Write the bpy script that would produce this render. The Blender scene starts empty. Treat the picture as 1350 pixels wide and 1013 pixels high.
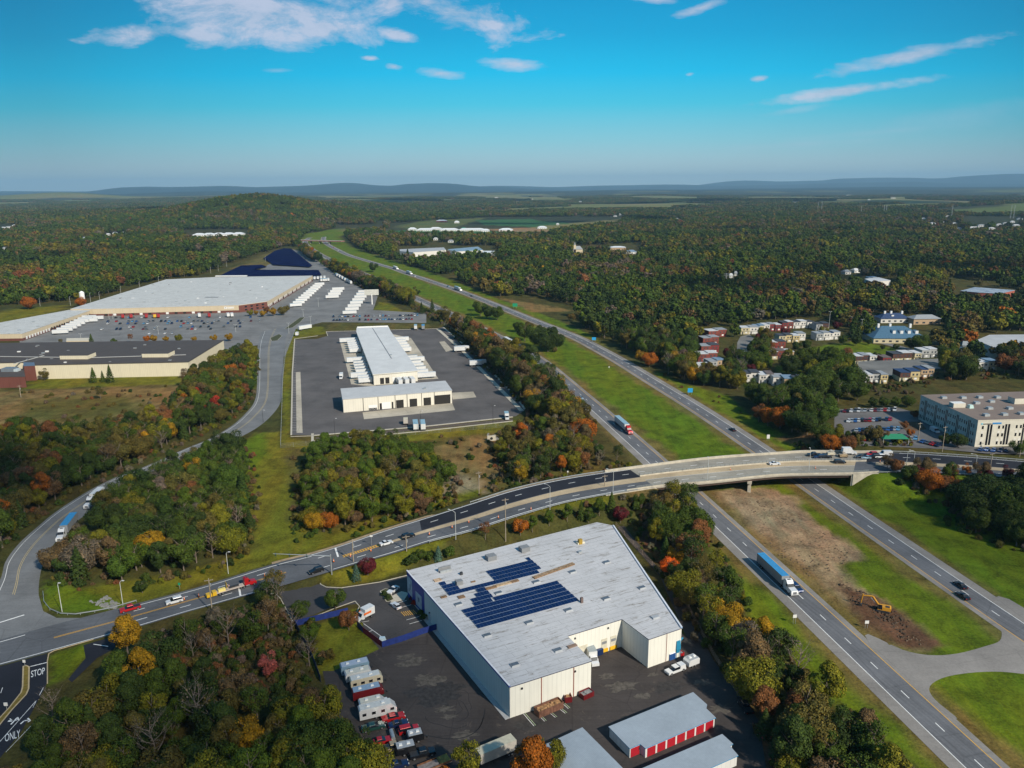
import bpy, math, random
import numpy as np
from mathutils import Vector, Matrix
from mathutils.geometry import tessellate_polygon
scene = bpy.context.scene
COL = scene.collection
random.seed(7); RNG = np.random.RandomState(7)

# ---------------------------------------------------------------- camera, sky, sun, exposure
F, CX, CY, HOR, CAMZ = 1027.0, 675.0, 506.5, 246.0, 122.0
PITCH = math.atan((CY - HOR) / F)
cam_d = bpy.data.cameras.new('camera'); cam = bpy.data.objects.new('camera', cam_d); COL.objects.link(cam)
cam_d.sensor_width = 36.0; cam_d.lens = 36.0 * F / 1350.0
cam_d.clip_start = 1.0; cam_d.clip_end = 90000.0
ROLL = math.radians(.42)
cam.matrix_world = Matrix.Translation((0, 0, CAMZ)) @ Matrix.Rotation(math.pi / 2 - PITCH, 4, 'X') @ Matrix.Rotation(-ROLL, 4, 'Z')
def lvl(px, py):
    """undo the slight roll of the camera"""
    x, y = px - CX, py - CY; c, s = math.cos(ROLL), math.sin(ROLL); return (x * c - y * s) / F, -(x * s + y * c) / F
scene.camera = cam
SUN_AZ, SUN_EL = math.radians(139), math.radians(36)      # azimuth clockwise from +Y (view direction)
sun_d = bpy.data.lights.new('sun', 'SUN'); sun = bpy.data.objects.new('sun', sun_d); COL.objects.link(sun)
sun_d.energy = 5.0; sun_d.angle = math.radians(1.5); sun_d.color = (1.0, 0.92, 0.79)
SD = Vector((math.sin(SUN_AZ) * math.cos(SUN_EL), math.cos(SUN_AZ) * math.cos(SUN_EL), math.sin(SUN_EL)))
sun.rotation_euler = SD.to_track_quat('Z', 'Y').to_euler()
sun.location = (300, -200, 500)
scene.view_settings.view_transform = 'Standard'; scene.view_settings.look = 'None'
scene.view_settings.exposure = 0.12; scene.view_settings.gamma = 1.0; scene.view_settings.use_curve_mapping = False
cy = scene.cycles
cy.max_bounces = 4; cy.diffuse_bounces = 2; cy.glossy_bounces = 2; cy.transmission_bounces = 2
cy.volume_bounces = 0; cy.transparent_max_bounces = 4; cy.caustics_reflective = False; cy.caustics_refractive = False
cy.use_adaptive_sampling = False; cy.use_denoising = True

class NT:
    """small node-tree writer"""
    def __init__(s, nt): s.nt = nt; s.n = nt.nodes; s.l = nt.links
    def node(s, t, **kw):
        n = s.n.new(t)
        ins = kw.pop('ins', {})
        for k, v in kw.items(): setattr(n, k, v)
        for k, v in ins.items():
            sock = n.inputs[k]
            if hasattr(v, 'is_output') or isinstance(v, bpy.types.NodeSocket): s.l.new(v, sock)
            else: sock.default_value = v
        return n
    def math(s, op, a, b=0.0, c=None, clamp=False):
        n = s.n.new('ShaderNodeMath'); n.operation = op; n.use_clamp = clamp
        for i, v in enumerate((a, b) if c is None else (a, b, c)):
            if isinstance(v, bpy.types.NodeSocket): s.l.new(v, n.inputs[i])
            else: n.inputs[i].default_value = v
        return n.outputs[0]
    def mix(s, f, a, b, mode='MIX'):
        n = s.n.new('ShaderNodeMix'); n.data_type = 'RGBA'; n.blend_type = mode
        for sock, v in ((n.inputs[0], f), (n.inputs[6], a), (n.inputs[7], b)):
            if isinstance(v, bpy.types.NodeSocket): s.l.new(v, sock)
            elif isinstance(v, (int, float)): sock.default_value = v
            else: sock.default_value = tuple(v) + ((1,) if len(v) == 3 else ())
        return n.outputs[2]
    def noise(s, scale, vec=None, detail=3, rough=.55, dist=0.0):
        n = s.n.new('ShaderNodeTexNoise'); n.inputs['Scale'].default_value = scale
        n.inputs['Detail'].default_value = detail; n.inputs['Roughness'].default_value = rough
        n.inputs['Distortion'].default_value = dist
        if vec is not None: s.l.new(vec, n.inputs['Vector'])
        return n.outputs[0]
    def ramp(s, f, stops):
        n = s.n.new('ShaderNodeValToRGB'); s.l.new(f, n.inputs[0]); r = n.color_ramp
        while len(r.elements) < len(stops): r.elements.new(0.5)
        for e, (p, c) in zip(r.elements, stops):
            e.position = p; e.color = (c, c, c, 1) if isinstance(c, (int, float)) else tuple(c) + (1,)
        return n.outputs[0]

w = bpy.data.worlds.new('World'); scene.world = w; w.use_nodes = True
T = NT(w.node_tree); T.n.clear()
SKY_STRENGTH = 0.10
sky = T.node('ShaderNodeTexSky', sky_type='NISHITA', sun_disc=False, sun_elevation=SUN_EL, sun_rotation=SUN_AZ,
             altitude=120, air_density=1.0, dust_density=0.6, ozone_density=2.5)
geo = T.node('ShaderNodeTexCoord')
sep = T.node('ShaderNodeSeparateXYZ', ins={0: geo.outputs['Generated']})
X, Y, Z = sep.outputs
yy = T.math('MAXIMUM', Y, 0.02)
u = T.math('DIVIDE', X, yy); v = T.math('DIVIDE', Z, yy)
# colour of clear air by elevation
elev = T.math('MULTIPLY', T.math('MAXIMUM', v, 0.0), 2.5, clamp=True)
side = T.math('MINIMUM', T.math('MULTIPLY', T.math('POWER', T.math('ABSOLUTE', T.math('ADD', u, -0.05)), 2.0), 0.8), 0.30)
SKYC = T.ramp(elev, SKYSTOPS := [(0.0, (.50, .62, .62)), (.064, (.43, .62, .66)), (.137, (.25, .61, .71)), (.24, (.055, .56, .77)), (.33, (.0, .50, .82)),
                        (.44, (.0, .37, .68)), (.60, (.0, .27, .56)), (1.0, (.0, .19, .44))])
dim = T.math('SUBTRACT', 1.0, side)
SKYC = T.mix(1.0, SKYC, T.node('ShaderNodeCombineColor', ins={0: dim, 1: dim, 2: dim}).outputs[0], 'MULTIPLY')
SKYSC = T.node('ShaderNodeVectorMath', operation='SCALE', ins={0: SKYC, 'Scale': 1.0 / SKY_STRENGTH}).outputs[0]
skymix = T.mix(0.985, sky.outputs[0], SKYSC)
sunward = T.math('MULTIPLY', T.math('ADD', T.math('MULTIPLY', X, math.sin(SUN_AZ)), T.math('MULTIPLY', Y, math.cos(SUN_AZ))), 1.6, clamp=True)
skymix = T.mix(T.math('MULTIPLY', sunward, .62), skymix, tuple(q / SKY_STRENGTH for q in (.50, .55, .58)))
# clouds: soft banks at their directions
CLOUDS = [  # centre px, centre py, half length, half height, tilt (deg, up to the right), softness, noise stretch
    (345, 22, 150, 34, 2, .55, 1.0), (300, 8, 110, 26, 0, .6, 1.0), (190, 44, 68, 13, 5, .6, .5), (262, 46, 62, 11, -8, .6, .5), (420, 38, 60, 18, 5, .5, 1.0),
    (600, 16, 82, 26, -9, .6, .7), (560, 2, 40, 16, 0, .5, .8), (640, 30, 34, 9, -10, .5, .8), (525, 46, 26, 8, -16, .6, 1), (516, 2, 26, 18, 10, .7, 1),
    (677, 85, 38, 8, -2, .25, .3), (582, 97, 34, 6.5, -8, .35, .35), (520, 88, 17, 4.5, -8, .5, .5), (487, 77, 12, 3, -3, .6, .5),
    (930, 8, 40, 7, 17, .4, .3), (860, -2, 30, 6, -4, .5, .3), (1205, 73, 112, 10, 11, .35, .22), (1110, 121, 128, 8, 8, .6, .22), (1045, 146, 45, 5, 8, .8, .3),
    (1001, 104, 12, 4, 5, .5, .4), (909, 98, 7, 3, 8, .5, .4), (1290, 150, 190, 16, 8, 1.3, .2), (1180, 172, 150, 6, 5, 1.1, .2), (1060, 190, 120, 5, 3, 1.1, .2), (365, 93, 22, 3, 0, .8, .3), (470, 228, 22, 3, 0, 1.3, .3)]
COSP, SINP = math.cos(PITCH), math.sin(PITCH)
def uv_of(px, py):
    x, y = lvl(px, py)
    dy = COSP + y * SINP; dz = -SINP + y * COSP
    return x / dy, dz / dy
uvz = T.node('ShaderNodeCombineXYZ', ins={0: u, 1: v, 2: 0.0}).outputs[0]
n1 = T.noise(15.0, T.node('ShaderNodeCombineXYZ', ins={0: T.math('MULTIPLY', u, .7), 1: T.math('MULTIPLY', v, 1.5), 2: 1.3}).outputs[0], 9, .68, .3); 
str_v = T.node('ShaderNodeCombineXYZ', ins={0: T.math('MULTIPLY', u, .3), 1: v, 2: 3.0}).outputs[0]
n2 = T.noise(40.0, str_v, 8, .68)
cov = None
for (px, py, a, b, tilt, soft, st) in CLOUDS:
    u0, v0 = uv_of(px, py); a, b = a / F, b / F; t = math.radians(tilt)
    du = T.math('SUBTRACT', u, u0); dv = T.math('SUBTRACT', v, v0)
    e1 = T.math('ADD', T.math('MULTIPLY', du, math.cos(t) / a), T.math('MULTIPLY', dv, math.sin(t) / a))
    e2 = T.math('ADD', T.math('MULTIPLY', du, -math.sin(t) / b), T.math('MULTIPLY', dv, math.cos(t) / b))
    d = T.math('SQRT', T.math('ADD', T.math('MULTIPLY', e1, e1), T.math('MULTIPLY', e2, e2)))
    nn = n1 if st > .45 else n2
    k = T.math('ADD', T.math('SUBTRACT', 1.0, d), T.math('MULTIPLY', T.math('SUBTRACT', nn, .49), 3.8 if st > .45 else 2.6))
    m = T.math('MULTIPLY', T.math('MULTIPLY', k, 1.15 if soft < 1 else .5, clamp=True), 1.0 if soft < .8 else .35)
    cov = m if cov is None else T.math('MAXIMUM', cov, m)
cov = T.math('MULTIPLY', cov, T.math('GREATER_THAN', Y, 0.05))
cov = T.math('MULTIPLY', cov, .78)
cshade = T.ramp(n1, [(.3, (.34, .45, .60)), (.60, (.58, .60, .73))])
CL = T.node('ShaderNodeVectorMath', operation='SCALE', ins={0: cshade, 'Scale': 1.0 / SKY_STRENGTH}).outputs[0]
skymix = T.mix(cov, skymix, CL)
bg = T.node('ShaderNodeBackground', ins={'Color': skymix, 'Strength': SKY_STRENGTH})
T.l.new(bg.outputs[0], T.node('ShaderNodeOutputWorld').inputs[0])

# ---------------------------------------------------------------- photo geometry: a point of the picture on a level plane
def P(px, py, z=0.0):
    x, y = lvl(px, py)
    dy = COSP + y * SINP; dz = -SINP + y * COSP
    t = (z - CAMZ) / dz
    return (x * t, dy * t)
def PX(x, y, z=0.0):
    """world point -> photo pixel"""
    dz = z - CAMZ
    dep = y * COSP - dz * SINP; up = y * SINP + dz * COSP
    a, b = F * x / dep, -F * up / dep; c, s = math.cos(ROLL), math.sin(ROLL); return (CX + a * c + b * s, CY - a * s + b * c)
def PL(pts, z=0.0): return [P(a, b, z) for a, b in pts]
def smooth_poly(pts, n=6, closed=False):
    """Catmull-Rom through the points"""
    pts = [np.array(p, float) for p in pts]; out = []; N = len(pts)
    rng = range(N) if closed else range(N - 1)
    for i in rng:
        p1, p2 = pts[i], pts[(i + 1) % N]
        p0 = pts[i - 1] if (i > 0 or closed) else 2 * p1 - p2
        p3 = pts[(i + 2) % N] if (i + 2 < N or closed) else 2 * p2 - p1
        for k in range(n):
            t = k / n
            out.append(.5 * ((2 * p1) + (-p0 + p2) * t + (2 * p0 - 5 * p1 + 4 * p2 - p3) * t * t + (-p0 + 3 * p1 - 3 * p2 + p3) * t ** 3))
    if not closed: out.append(pts[-1])
    return [tuple(p) for p in out]
def inpoly(x, y, poly):
    x = np.asarray(x, float); y = np.asarray(y, float); c = np.zeros(np.broadcast(x, y).shape, bool)
    px = [p[0] for p in poly]; py = [p[1] for p in poly]; j = len(poly) - 1
    for i in range(len(poly)):
        if py[i] != py[j]:
            c ^= ((py[i] > y) != (py[j] > y)) & (x < (px[j] - px[i]) * (y - py[i]) / (py[j] - py[i]) + px[i])
        j = i
    return c
def vnoise(x, y, s, seed=0):
    """smooth value noise 0..1"""
    x = np.asarray(x, float) / s + 1000.3; y = np.asarray(y, float) / s + 1000.7
    xi = np.floor(x).astype(np.int64); yi = np.floor(y).astype(np.int64); fx = x - xi; fy = y - yi
    fx = fx * fx * (3 - 2 * fx); fy = fy * fy * (3 - 2 * fy)
    def hsh(a, b):
        n = (a * 374761393 + b * 668265263 + seed * 1442695) & 0x7fffffff
        n = ((n ^ (n >> 13)) * 1274126177) & 0x7fffffff
        return ((n ^ (n >> 16)) & 0xffff) / 65535.0
    return (hsh(xi, yi) * (1 - fx) + hsh(xi + 1, yi) * fx) * (1 - fy) + (hsh(xi, yi + 1) * (1 - fx) + hsh(xi + 1, yi + 1) * fx) * fy
def sstep(a, b, x):
    t = np.clip((np.asarray(x, float) - a) / (b - a), 0, 1); return t * t * (3 - 2 * t)

# ---------------------------------------------------------------- materials
MATS = {}
def hexlin(r, g, b):
    f = lambda c: ((c / 255 + .055) / 1.055) ** 2.4 if c / 255 > .04045 else c / 255 / 12.92
    return (f(r), f(g), f(b))
def mat(name, col, rough=.6, metal=0.0, var=.12, vscale=1.2, spec=.4, bump=0.0, streak=None, dark=None, coat=0.0, emis=None):
    """principled material whose colour is broken up by two noises; streak = (axis, scale) lines"""
    if name in MATS: return MATS[name]
    m = bpy.data.materials.new(name); m.use_nodes = True; T = NT(m.node_tree); T.n.clear()
    tc = T.node('ShaderNodeTexCoord').outputs['Object']
    c = tuple(col)
    lo = tuple(x * (1 - var) for x in c); hi = tuple(min(1, x * (1 + var)) for x in c)
    f = T.noise(vscale, tc, 4, .6)
    base = T.mix(T.ramp(f, [(.3, 0.0), (.7, 1.0)]), lo, hi)
    if dark:
        f2 = T.noise(dark[0], tc, 5, .7); base = T.mix(T.ramp(f2, [(dark[1], 0.0), (dark[1] + .12, 1.0)]), base, dark[2])
    if streak:
        wv = T.node('ShaderNodeTexWave', wave_type='BANDS', bands_direction=streak[0], ins={'Vector': tc, 'Scale': streak[1], 'Distortion': 0.0})
        base = T.mix(T.math('MULTIPLY', T.ramp(wv.outputs[1], [(0.0, 1.0), (.14, 0.0)]), streak[2]), base, tuple(x * .45 for x in c))
    b = T.node('ShaderNodeBsdfPrincipled', ins={'Base Color': base, 'Roughness': rough, 'Metallic': metal, 'Specular IOR Level': spec, 'Coat Weight': coat})
    if emis: b.inputs['Emission Color'].default_value = tuple(emis[:3]) + (1,); b.inputs['Emission Strength'].default_value = emis[3]
    if bump:
        bn = T.node('ShaderNodeBump', ins={'Strength': bump, 'Distance': .3, 'Height': T.noise(vscale * 6, tc, 4, .7)})
        T.l.new(bn.outputs[0], b.inputs['Normal'])
    T.l.new(b.outputs[0], T.node('ShaderNodeOutputMaterial').inputs[0])
    MATS[name] = m; return m

# ---------------------------------------------------------------- mesh builder
class MB:
    def __init__(s): s.v = []; s.f = []; s.m = []; s.mats = []
    def mi(s, m):
        if m not in s.mats: s.mats.append(m)
        return s.mats.index(m)
    def face(s, pts, m):
        i = len(s.v); s.v.extend(tuple(p) for p in pts); s.f.append(tuple(range(i, i + len(pts)))); s.m.append(s.mi(m))
    def box(s, x0, x1, y0, y1, z0, z1, m, taper=0.0, sx=0.0, top=None):
        """box; taper pulls the top in on x and y; sx = (front, back) pull of the top on x"""
        a, b = (sx if isinstance(sx, tuple) else (taper, taper))
        i = len(s.v); ty = taper
        s.v += [(x0, y0, z0), (x1, y0, z0), (x1, y1, z0), (x0, y1, z0), (x0 + b, y0 + ty, z1), (x1 - a, y0 + ty, z1), (x1 - a, y1 - ty, z1), (x0 + b, y1 - ty, z1)]
        for k, f in enumerate(((0, 3, 2, 1), (4, 5, 6, 7), (0, 1, 5, 4), (1, 2, 6, 5), (2, 3, 7, 6), (3, 0, 4, 7))):
            s.f.append(tuple(i + q for q in f)); s.m.append(s.mi(top if (top and k == 1) else m))
        return s
    def prism(s, poly, z0, z1, side, top=None, bottom=True):
        """extruded footprint; poly in order (any winding)"""
        A = sum(poly[i - 1][0] * poly[i][1] - poly[i][0] * poly[i - 1][1] for i in range(len(poly)))
        if A < 0: poly = poly[::-1]
        n = len(poly); i = len(s.v)
        zz0 = z0 if isinstance(z0, (list, tuple)) else [z0] * n
        s.v += [(p[0], p[1], q) for p, q in zip(poly, zz0)] + [(p[0], p[1], z1) for p in poly]
        for k in range(n):
            j = (k + 1) % n; s.f.append((i + k, i + j, i + n + j, i + n + k)); s.m.append(s.mi(side))
        tri = tessellate_polygon([[Vector((p[0], p[1], 0)) for p in poly]])
        for t in tri:
            a, b, c = t
            if (poly[b][0] - poly[a][0]) * (poly[c][1] - poly[a][1]) - (poly[b][1] - poly[a][1]) * (poly[c][0] - poly[a][0]) < 0: b, c = c, b
            s.f.append((i + n + a, i + n + b, i + n + c)); s.m.append(s.mi(top or side))
            if bottom: s.f.append((i + a, i + c, i + b)); s.m.append(s.mi(side))
        return s
    def tube(s, a, b, r0, r1, m, n=6):
        a = Vector(a); b = Vector(b); d = (b - a)
        if d.length < 1e-6: return s
        q = d.to_track_quat('Z', 'Y'); i = len(s.v)
        for c, r in ((a, r0), (b, r1)):
            for k in range(n):
                t = 2 * math.pi * k / n; s.v.append(tuple(c + q @ Vector((math.cos(t) * r, math.sin(t) * r, 0))))
        for k in range(n):
            j = (k + 1) % n; s.f.append((i + k, i + j, i + n + j, i + n + k)); s.m.append(s.mi(m))
        s.f.append(tuple(i + k for k in range(n))[::-1]); s.m.append(s.mi(m)); s.f.append(tuple(i + n + k for k in range(n))); s.m.append(s.mi(m))
        return s
    def disc(s, c, axis, r, wdt, m, n=12):
        c = Vector(c); ax = Vector(axis).normalized() * wdt / 2
        return s.tube(c - ax, c + ax, r, r, m, n)
    def bar(s, p, q, wdt, z0, z1, m, top=None):
        """upright slab between two plan points"""
        dx, dy = q[0] - p[0], q[1] - p[1]; L = math.hypot(dx, dy) or 1; nx, ny = -dy / L * wdt / 2, dx / L * wdt / 2
        return s.prism([(p[0] + nx, p[1] + ny), (p[0] - nx, p[1] - ny), (q[0] - nx, q[1] - ny), (q[0] + nx, q[1] + ny)], z0, z1, m, top)
    def build(s, name, parent=None, smooth=False):
        me = bpy.data.meshes.new(name); me.from_pydata(s.v, [], s.f)
        for m in s.mats: me.materials.append(m)
        me.polygons.foreach_set('material_index', s.m)
        if smooth: me.polygons.foreach_set('use_smooth', [True] * len(s.f))
        me.update()
        o = bpy.data.objects.new(name, me); COL.objects.link(o)
        if parent: o.parent = parent
        return o
def tag(o, label=None, cat=None, group=None, kind=None):
    if label: o['label'] = label
    if cat: o['category'] = cat
    if group: o['group'] = group
    if kind: o['kind'] = kind
    return o
def empty(name, x=0, y=0, z=0, rz=0, label=None, cat=None, group=None, tilt=0.0):
    o = bpy.data.objects.new(name, None); COL.objects.link(o); o.location = (x, y, z); o.rotation_euler = (0, tilt, rz)
    o.empty_display_size = .5
    return tag(o, label, cat, group)
def copy_tree(o, parent=None):
    c = o.copy(); COL.objects.link(c)
    if parent: c.parent = parent
    for ch in o.children: copy_tree(ch, c)
    return c
USED = set()
def place(proto, x, y, z=0, rz=0, label=None, group=None, s=None):
    """the first placing moves the prototype itself, later ones copy it with its parts"""
    if proto.name in USED: o = copy_tree(proto)
    else: USED.add(proto.name); o = proto
    o.location = (x, y, z); o.rotation_euler = (0, 0, rz)
    if s: o.scale = s if isinstance(s, tuple) else (s, s, s)
    if label: o['label'] = label
    if group: o['group'] = group
    elif 'group' in o and label: del o['group']
    return o
ORD = ['first', 'second', 'third', 'fourth', 'fifth', 'sixth', 'seventh', 'eighth', 'ninth', 'tenth', 'eleventh', 'twelfth', 'thirteenth', 'fourteenth',
       'fifteenth', 'sixteenth', 'seventeenth', 'eighteenth', 'nineteenth', 'twentieth']
def ordinal(i):
    if i < 20: return ORD[i]
    t = {2: 'twenty', 3: 'thirty', 4: 'forty', 5: 'fifty', 6: 'sixty', 7: 'seventy', 8: 'eighty', 9: 'ninety'}[(i + 1) // 10]
    return (t[:-1] + 'ieth') if (i + 1) % 10 == 0 else t + '-' + ORD[(i + 1) % 10 - 1]
# ---------------------------------------------------------------- the overpass road: edge stations (north px, south px, height used to read them, road height)
ST = [((-160, 888), (-160, 922), 0, 0), ((-60, 860), (-60, 894), 0, 0), ((0, 843.7), (0, 877.7), 0, 0), ((71, 824), (71, 858.4), 0, 0), ((165.6, 799.8), (172, 830), 0, 0), ((260, 774.8), (266, 802), 0, 0),
      ((358.5, 744), (363, 775), .6, .6), ((410, 731), (418, 759), 1.2, 1.2), ((453, 718), (462, 746), 2, 2), ((505, 700), (516, 731), 3, 3), ((560, 683), (566, 715), 4, 4),
      ((620, 664), (624, 700), 5.2, 5.2), ((680, 645.3), (686, 680), 6, 6), ((750, 630), (760, 660), 6.4, 6.4), ((829, 617.6), (864, 641.5), 6.8, 6.5),
      ((932, 603), (934, 633.7), 7.4, 6.5), ((1020, 596.5), (1018, 625), 7.4, 6.5), ((1065, 594), (1064, 623.5), 7.4, 6.5), ((1131, 594.5), (1125, 622.5), 7.4, 6.5),
      ((1186, 596), (1180, 622), 6.8, 6.5), ((1260, 601), (1252, 625), 6.5, 6.5), ((1350, 608), (1340, 631), 6.5, 6.5), ((1440, 616), (1428, 639), 6.4, 6.4), ((1600, 634), (1585, 658), 6, 6), ((1800, 660), (1780, 685), 5.5, 5.5)]
def resample_pair():
    lift = lambda z: max(z, 0.035)
    N = smooth_poly([P(*s[0], s[2]) + (lift(s[3]),) for s in ST], 8); S = smooth_poly([P(*s[1], s[2]) + (lift(s[3]),) for s in ST], 8)
    N, S = np.array(N), np.array(S); N[:, 2] = S[:, 2] = np.maximum(.035, N[:, 2]); return N, S
RN, RS = resample_pair()                       # arrays of x, y, z, eight steps per station
def road_idx(k): return k * 8
BR0, BR1 = road_idx(14), road_idx(18)          # bridge deck between these samples
def emb_height(x, y):
    h = np.full(np.shape(x), -50.0)
    for a, b in ((0, 14), (18, 24)):
        for k in range(a, b):
            for h0, h1 in ((road_idx(k), road_idx(k) + 4), (road_idx(k) + 4, road_idx(k + 1))):
                c0 = (RN[h0] + RS[h0]) / 2; c1 = (RN[h1] + RS[h1]) / 2
                hw = (np.hypot(*(RN[h0] - RS[h0])[:2]) + np.hypot(*(RN[h1] - RS[h1])[:2])) / 4 + 1.6
                d = c1[:2] - c0[:2]; L = np.hypot(*d); d = d / L
                u_ = (x - c0[0]) * d[0] + (y - c0[1]) * d[1]; v_ = -(x - c0[0]) * d[1] + (y - c0[1]) * d[0]
                du = np.maximum(np.maximum(-u_, u_ - L), 0); dv = np.maximum(np.abs(v_) - hw, 0)
                z = c0[2] + (c1[2] - c0[2]) * np.clip(u_ / L, 0, 1)
                h = np.maximum(h, z - .30 - np.hypot(du * 1.25, dv) * .5)
    return h
def polydist(x, y, poly):
    d = np.full(np.shape(x), 1e9); n = len(poly)
    for i in range(n):
        a = np.array(poly[i]); b = np.array(poly[(i + 1) % n]); ab = b - a; L2 = (ab ** 2).sum() + 1e-9
        t = np.clip(((x - a[0]) * ab[0] + (y - a[1]) * ab[1]) / L2, 0, 1)
        d = np.minimum(d, np.hypot(x - a[0] - t * ab[0], y - a[1] - t * ab[1]))
    return np.where(inpoly(x, y, poly), 0.0, d)
PLATEAU = PL([(1095, 545), (1098, 586), (1350, 590), (1700, 610), (1750, 500), (1350, 480), (1130, 500)], 5.0)
_a, _b = P(912.2, 535), P(1206.7, 736.4); _d = math.dist(_a, _b)
NBX = ((_b[1] - _a[1]) / _d * -1, (_b[0] - _a[0]) / _d); NBX = NBX + (NBX[0] * _a[0] + NBX[1] * _a[1],)
if NBX[0] * 400 + NBX[1] * 300 - NBX[2] < 0: NBX = tuple(-q for q in NBX)
def hill_terms(x, y):
    D = np.hypot(x, y); h = np.zeros(np.shape(x))
    for px, D0, sx, sy, z in ((350, 3000, 330, 420, 84), (225, 3400, 420, 500, 24), (120, 3800, 900, 500, 16), (440, 4300, 500, 420, 34), (105, 9000, 430, 700, 46), (40, 9000, 1700, 900, 40), (300, 14000, 2400, 1200, 62), (780, 12000, 3000, 1500, 26)):
        x0 = (px - 675) / F * D0
        h = h + z * np.exp(-((x - x0) / sx) ** 2 - ((y - D0) / sy) ** 2)
    roll = sstep(2400, 5200, D) * (vnoise(x, y, 900, 3) * 26 + vnoise(x, y, 2600, 4) * 26 - 12)
    roll = roll + sstep(9000, 16000, D) * (vnoise(x, y, 4200, 9) * 60 - 20)
    # blue ranges on the horizon
    def rng(D0, wd, prof):
        ang = x / np.maximum(y, 1.0); return prof(ang) * np.exp(-((D - D0) / wd) ** 2) * (y > 100)
    def profR(a):
        p = a * F + 675
        s = sstep(865, 960, p) * .55 + sstep(1070, 1160, p) * .2 + sstep(1190, 1350, p) * .32
        return s * (235 + 190 * vnoise(p, 0 * p, 62, 21) + 70 * vnoise(p, 0 * p, 23, 22)) + sstep(900, 930, p) * 20
    def profL(a):
        p = a * F + 675
        return (sstep(110, 200, p) * (1 - sstep(600, 760, p))) * (70 + 130 * vnoise(p, 0 * p, 60, 31) + 40 * vnoise(p, 0 * p, 22, 32))
    def profM(a):
        p = a * F + 675; return 40 + 110 * vnoise(p, 0 * p, 75, 41) * sstep(300, 700, p)
    h = h + roll + rng(30000, 2500, profR) + rng(21000, 2200, profL) + rng(25000, 2000, profM)
    return h
def height(x, y):
    x = np.asarray(x, float); y = np.asarray(y, float)
    h = np.where(np.hypot(x, y) > 2000, hill_terms(x, y), 0.0)
    near = (np.abs(x) < 900) & (y < 900)
    if near.any():
        e = np.maximum(emb_height(x, y), 0.0)
        pl = 5.0 * (1 - sstep(0, 45, polydist(x, y, PLATEAU))) * sstep(13, 34, x * NBX[0] + y * NBX[1] - NBX[2])
        # the plateau stays clear of the highway cut
        e = np.maximum(e, pl); h = np.where(near, e, h)
    return h
def H1(x, y): return float(height(np.array([x]), np.array([y]))[0])
def G(px, py):
    """the ground under a point of the picture"""
    z = 0.0
    for _ in range(14):
        x, y = P(px, py, z); z2 = H1(x, y)
        if abs(z2 - z) < .02: break
        z = .5 * z + .5 * z2
    return (x, y, z2)

# ---------------------------------------------------------------- highways
SBpx = [(448, 303.5), (425.6, 307), (408, 314), (403, 321), (420, 334), (452, 350), (480, 361), (498, 369), (520, 379), (543.6, 390.7), (600, 417), (670, 451), (707.7, 472.7), (742.2, 500.4), (759.3, 515.6), (784, 536.2), (831.9, 579),
        (855, 599.4), (962.7, 699.9), (1055.3, 786.5), (1116, 843.5), (1151, 876.5), (1190.6, 913.6), (1234.7, 954.7), (1285.4, 1002.4), (1400, 1110), (1600, 1295)]
NBpx = [(470, 302.5), (448, 304.5), (432, 309), (426, 314.5), (430, 321.5), (446, 330.5), (460, 337), (483, 344), (502.7, 350), (518.7, 354.5), (534.7, 360.6), (549, 365), (566.7, 371), (584.5, 377), (607.6, 385), (650, 401.5), (695, 420), (755.6, 444), (782, 457.5), (798.4, 466.4), (818, 477.3), (841, 491.6), (867.6, 508),
        (889, 521), (912.2, 535), (936.4, 550.8), (977.2, 577.8), (1059.6, 634.6), (1101.7, 664.1), (1150.3, 697.6), (1206.7, 736.4), (1238.9, 758.6), (1312.7, 809.4), (1400, 868), (1600, 1000)]
def sm(line, it=2):
    a = np.array(line, float)
    for _ in range(it):
        b = a.copy(); b[1:-1] = a[:-2] * .25 + a[1:-1] * .5 + a[2:] * .25; a = b
    return a
def equal(line, step):
    a = np.array(line, float); s = np.r_[0, np.cumsum(np.hypot(*np.diff(a[:, :2], axis=0).T))]
    t = np.arange(0, s[-1], step); return np.stack([np.interp(t, s, a[:, k]) for k in range(a.shape[1])], 1)
SB = sm(equal(smooth_poly(PL(SBpx), 8), 6), 12); NB = sm(equal(smooth_poly(PL(NBpx), 8), 6), 12)
def normals(a):
    d = np.gradient(a[:, :2], axis=0); d /= np.hypot(d[:, 0], d[:, 1])[:, None]; return np.stack([-d[:, 1], d[:, 0]], 1)
def ribbon(mb, line, o0, o1, z, m, i0=0, i1=None):
    n = normals(line); i1 = len(line) if i1 is None else i1
    zz = line[:, 2] + z if line.shape[1] > 2 else np.full(len(line), z)
    for i in range(i0, i1 - 1):
        A = line[i, :2] + n[i] * o0; B = line[i, :2] + n[i] * o1; C = line[i + 1, :2] + n[i + 1] * o1; D = line[i + 1, :2] + n[i + 1] * o0
        q = [(*A, zz[i]), (*B, zz[i]), (*C, zz[i + 1]), (*D, zz[i + 1])]
        mb.face(q if o1 < o0 else q[::-1], m)
def dashes(mb, line, off, z, m, on=3.05, per=12.19, wd=.16, phase=0.0):
    a = equal(line, .61); n = normals(a); zz = a[:, 2] + z if a.shape[1] > 2 else np.full(len(a), z)
    k = 0
    while True:
        i = int(round((phase + k * per) / .61)); j = i + int(round(on / .61)); k += 1
        if j >= len(a): break
        q = [(*(a[i, :2] + n[i] * (off + wd)), zz[i]), (*(a[i, :2] + n[i] * (off - wd)), zz[i]), (*(a[j, :2] + n[j] * (off - wd)), zz[j]), (*(a[j, :2] + n[j] * (off + wd)), zz[j])]
        mb.face(q, m)

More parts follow.
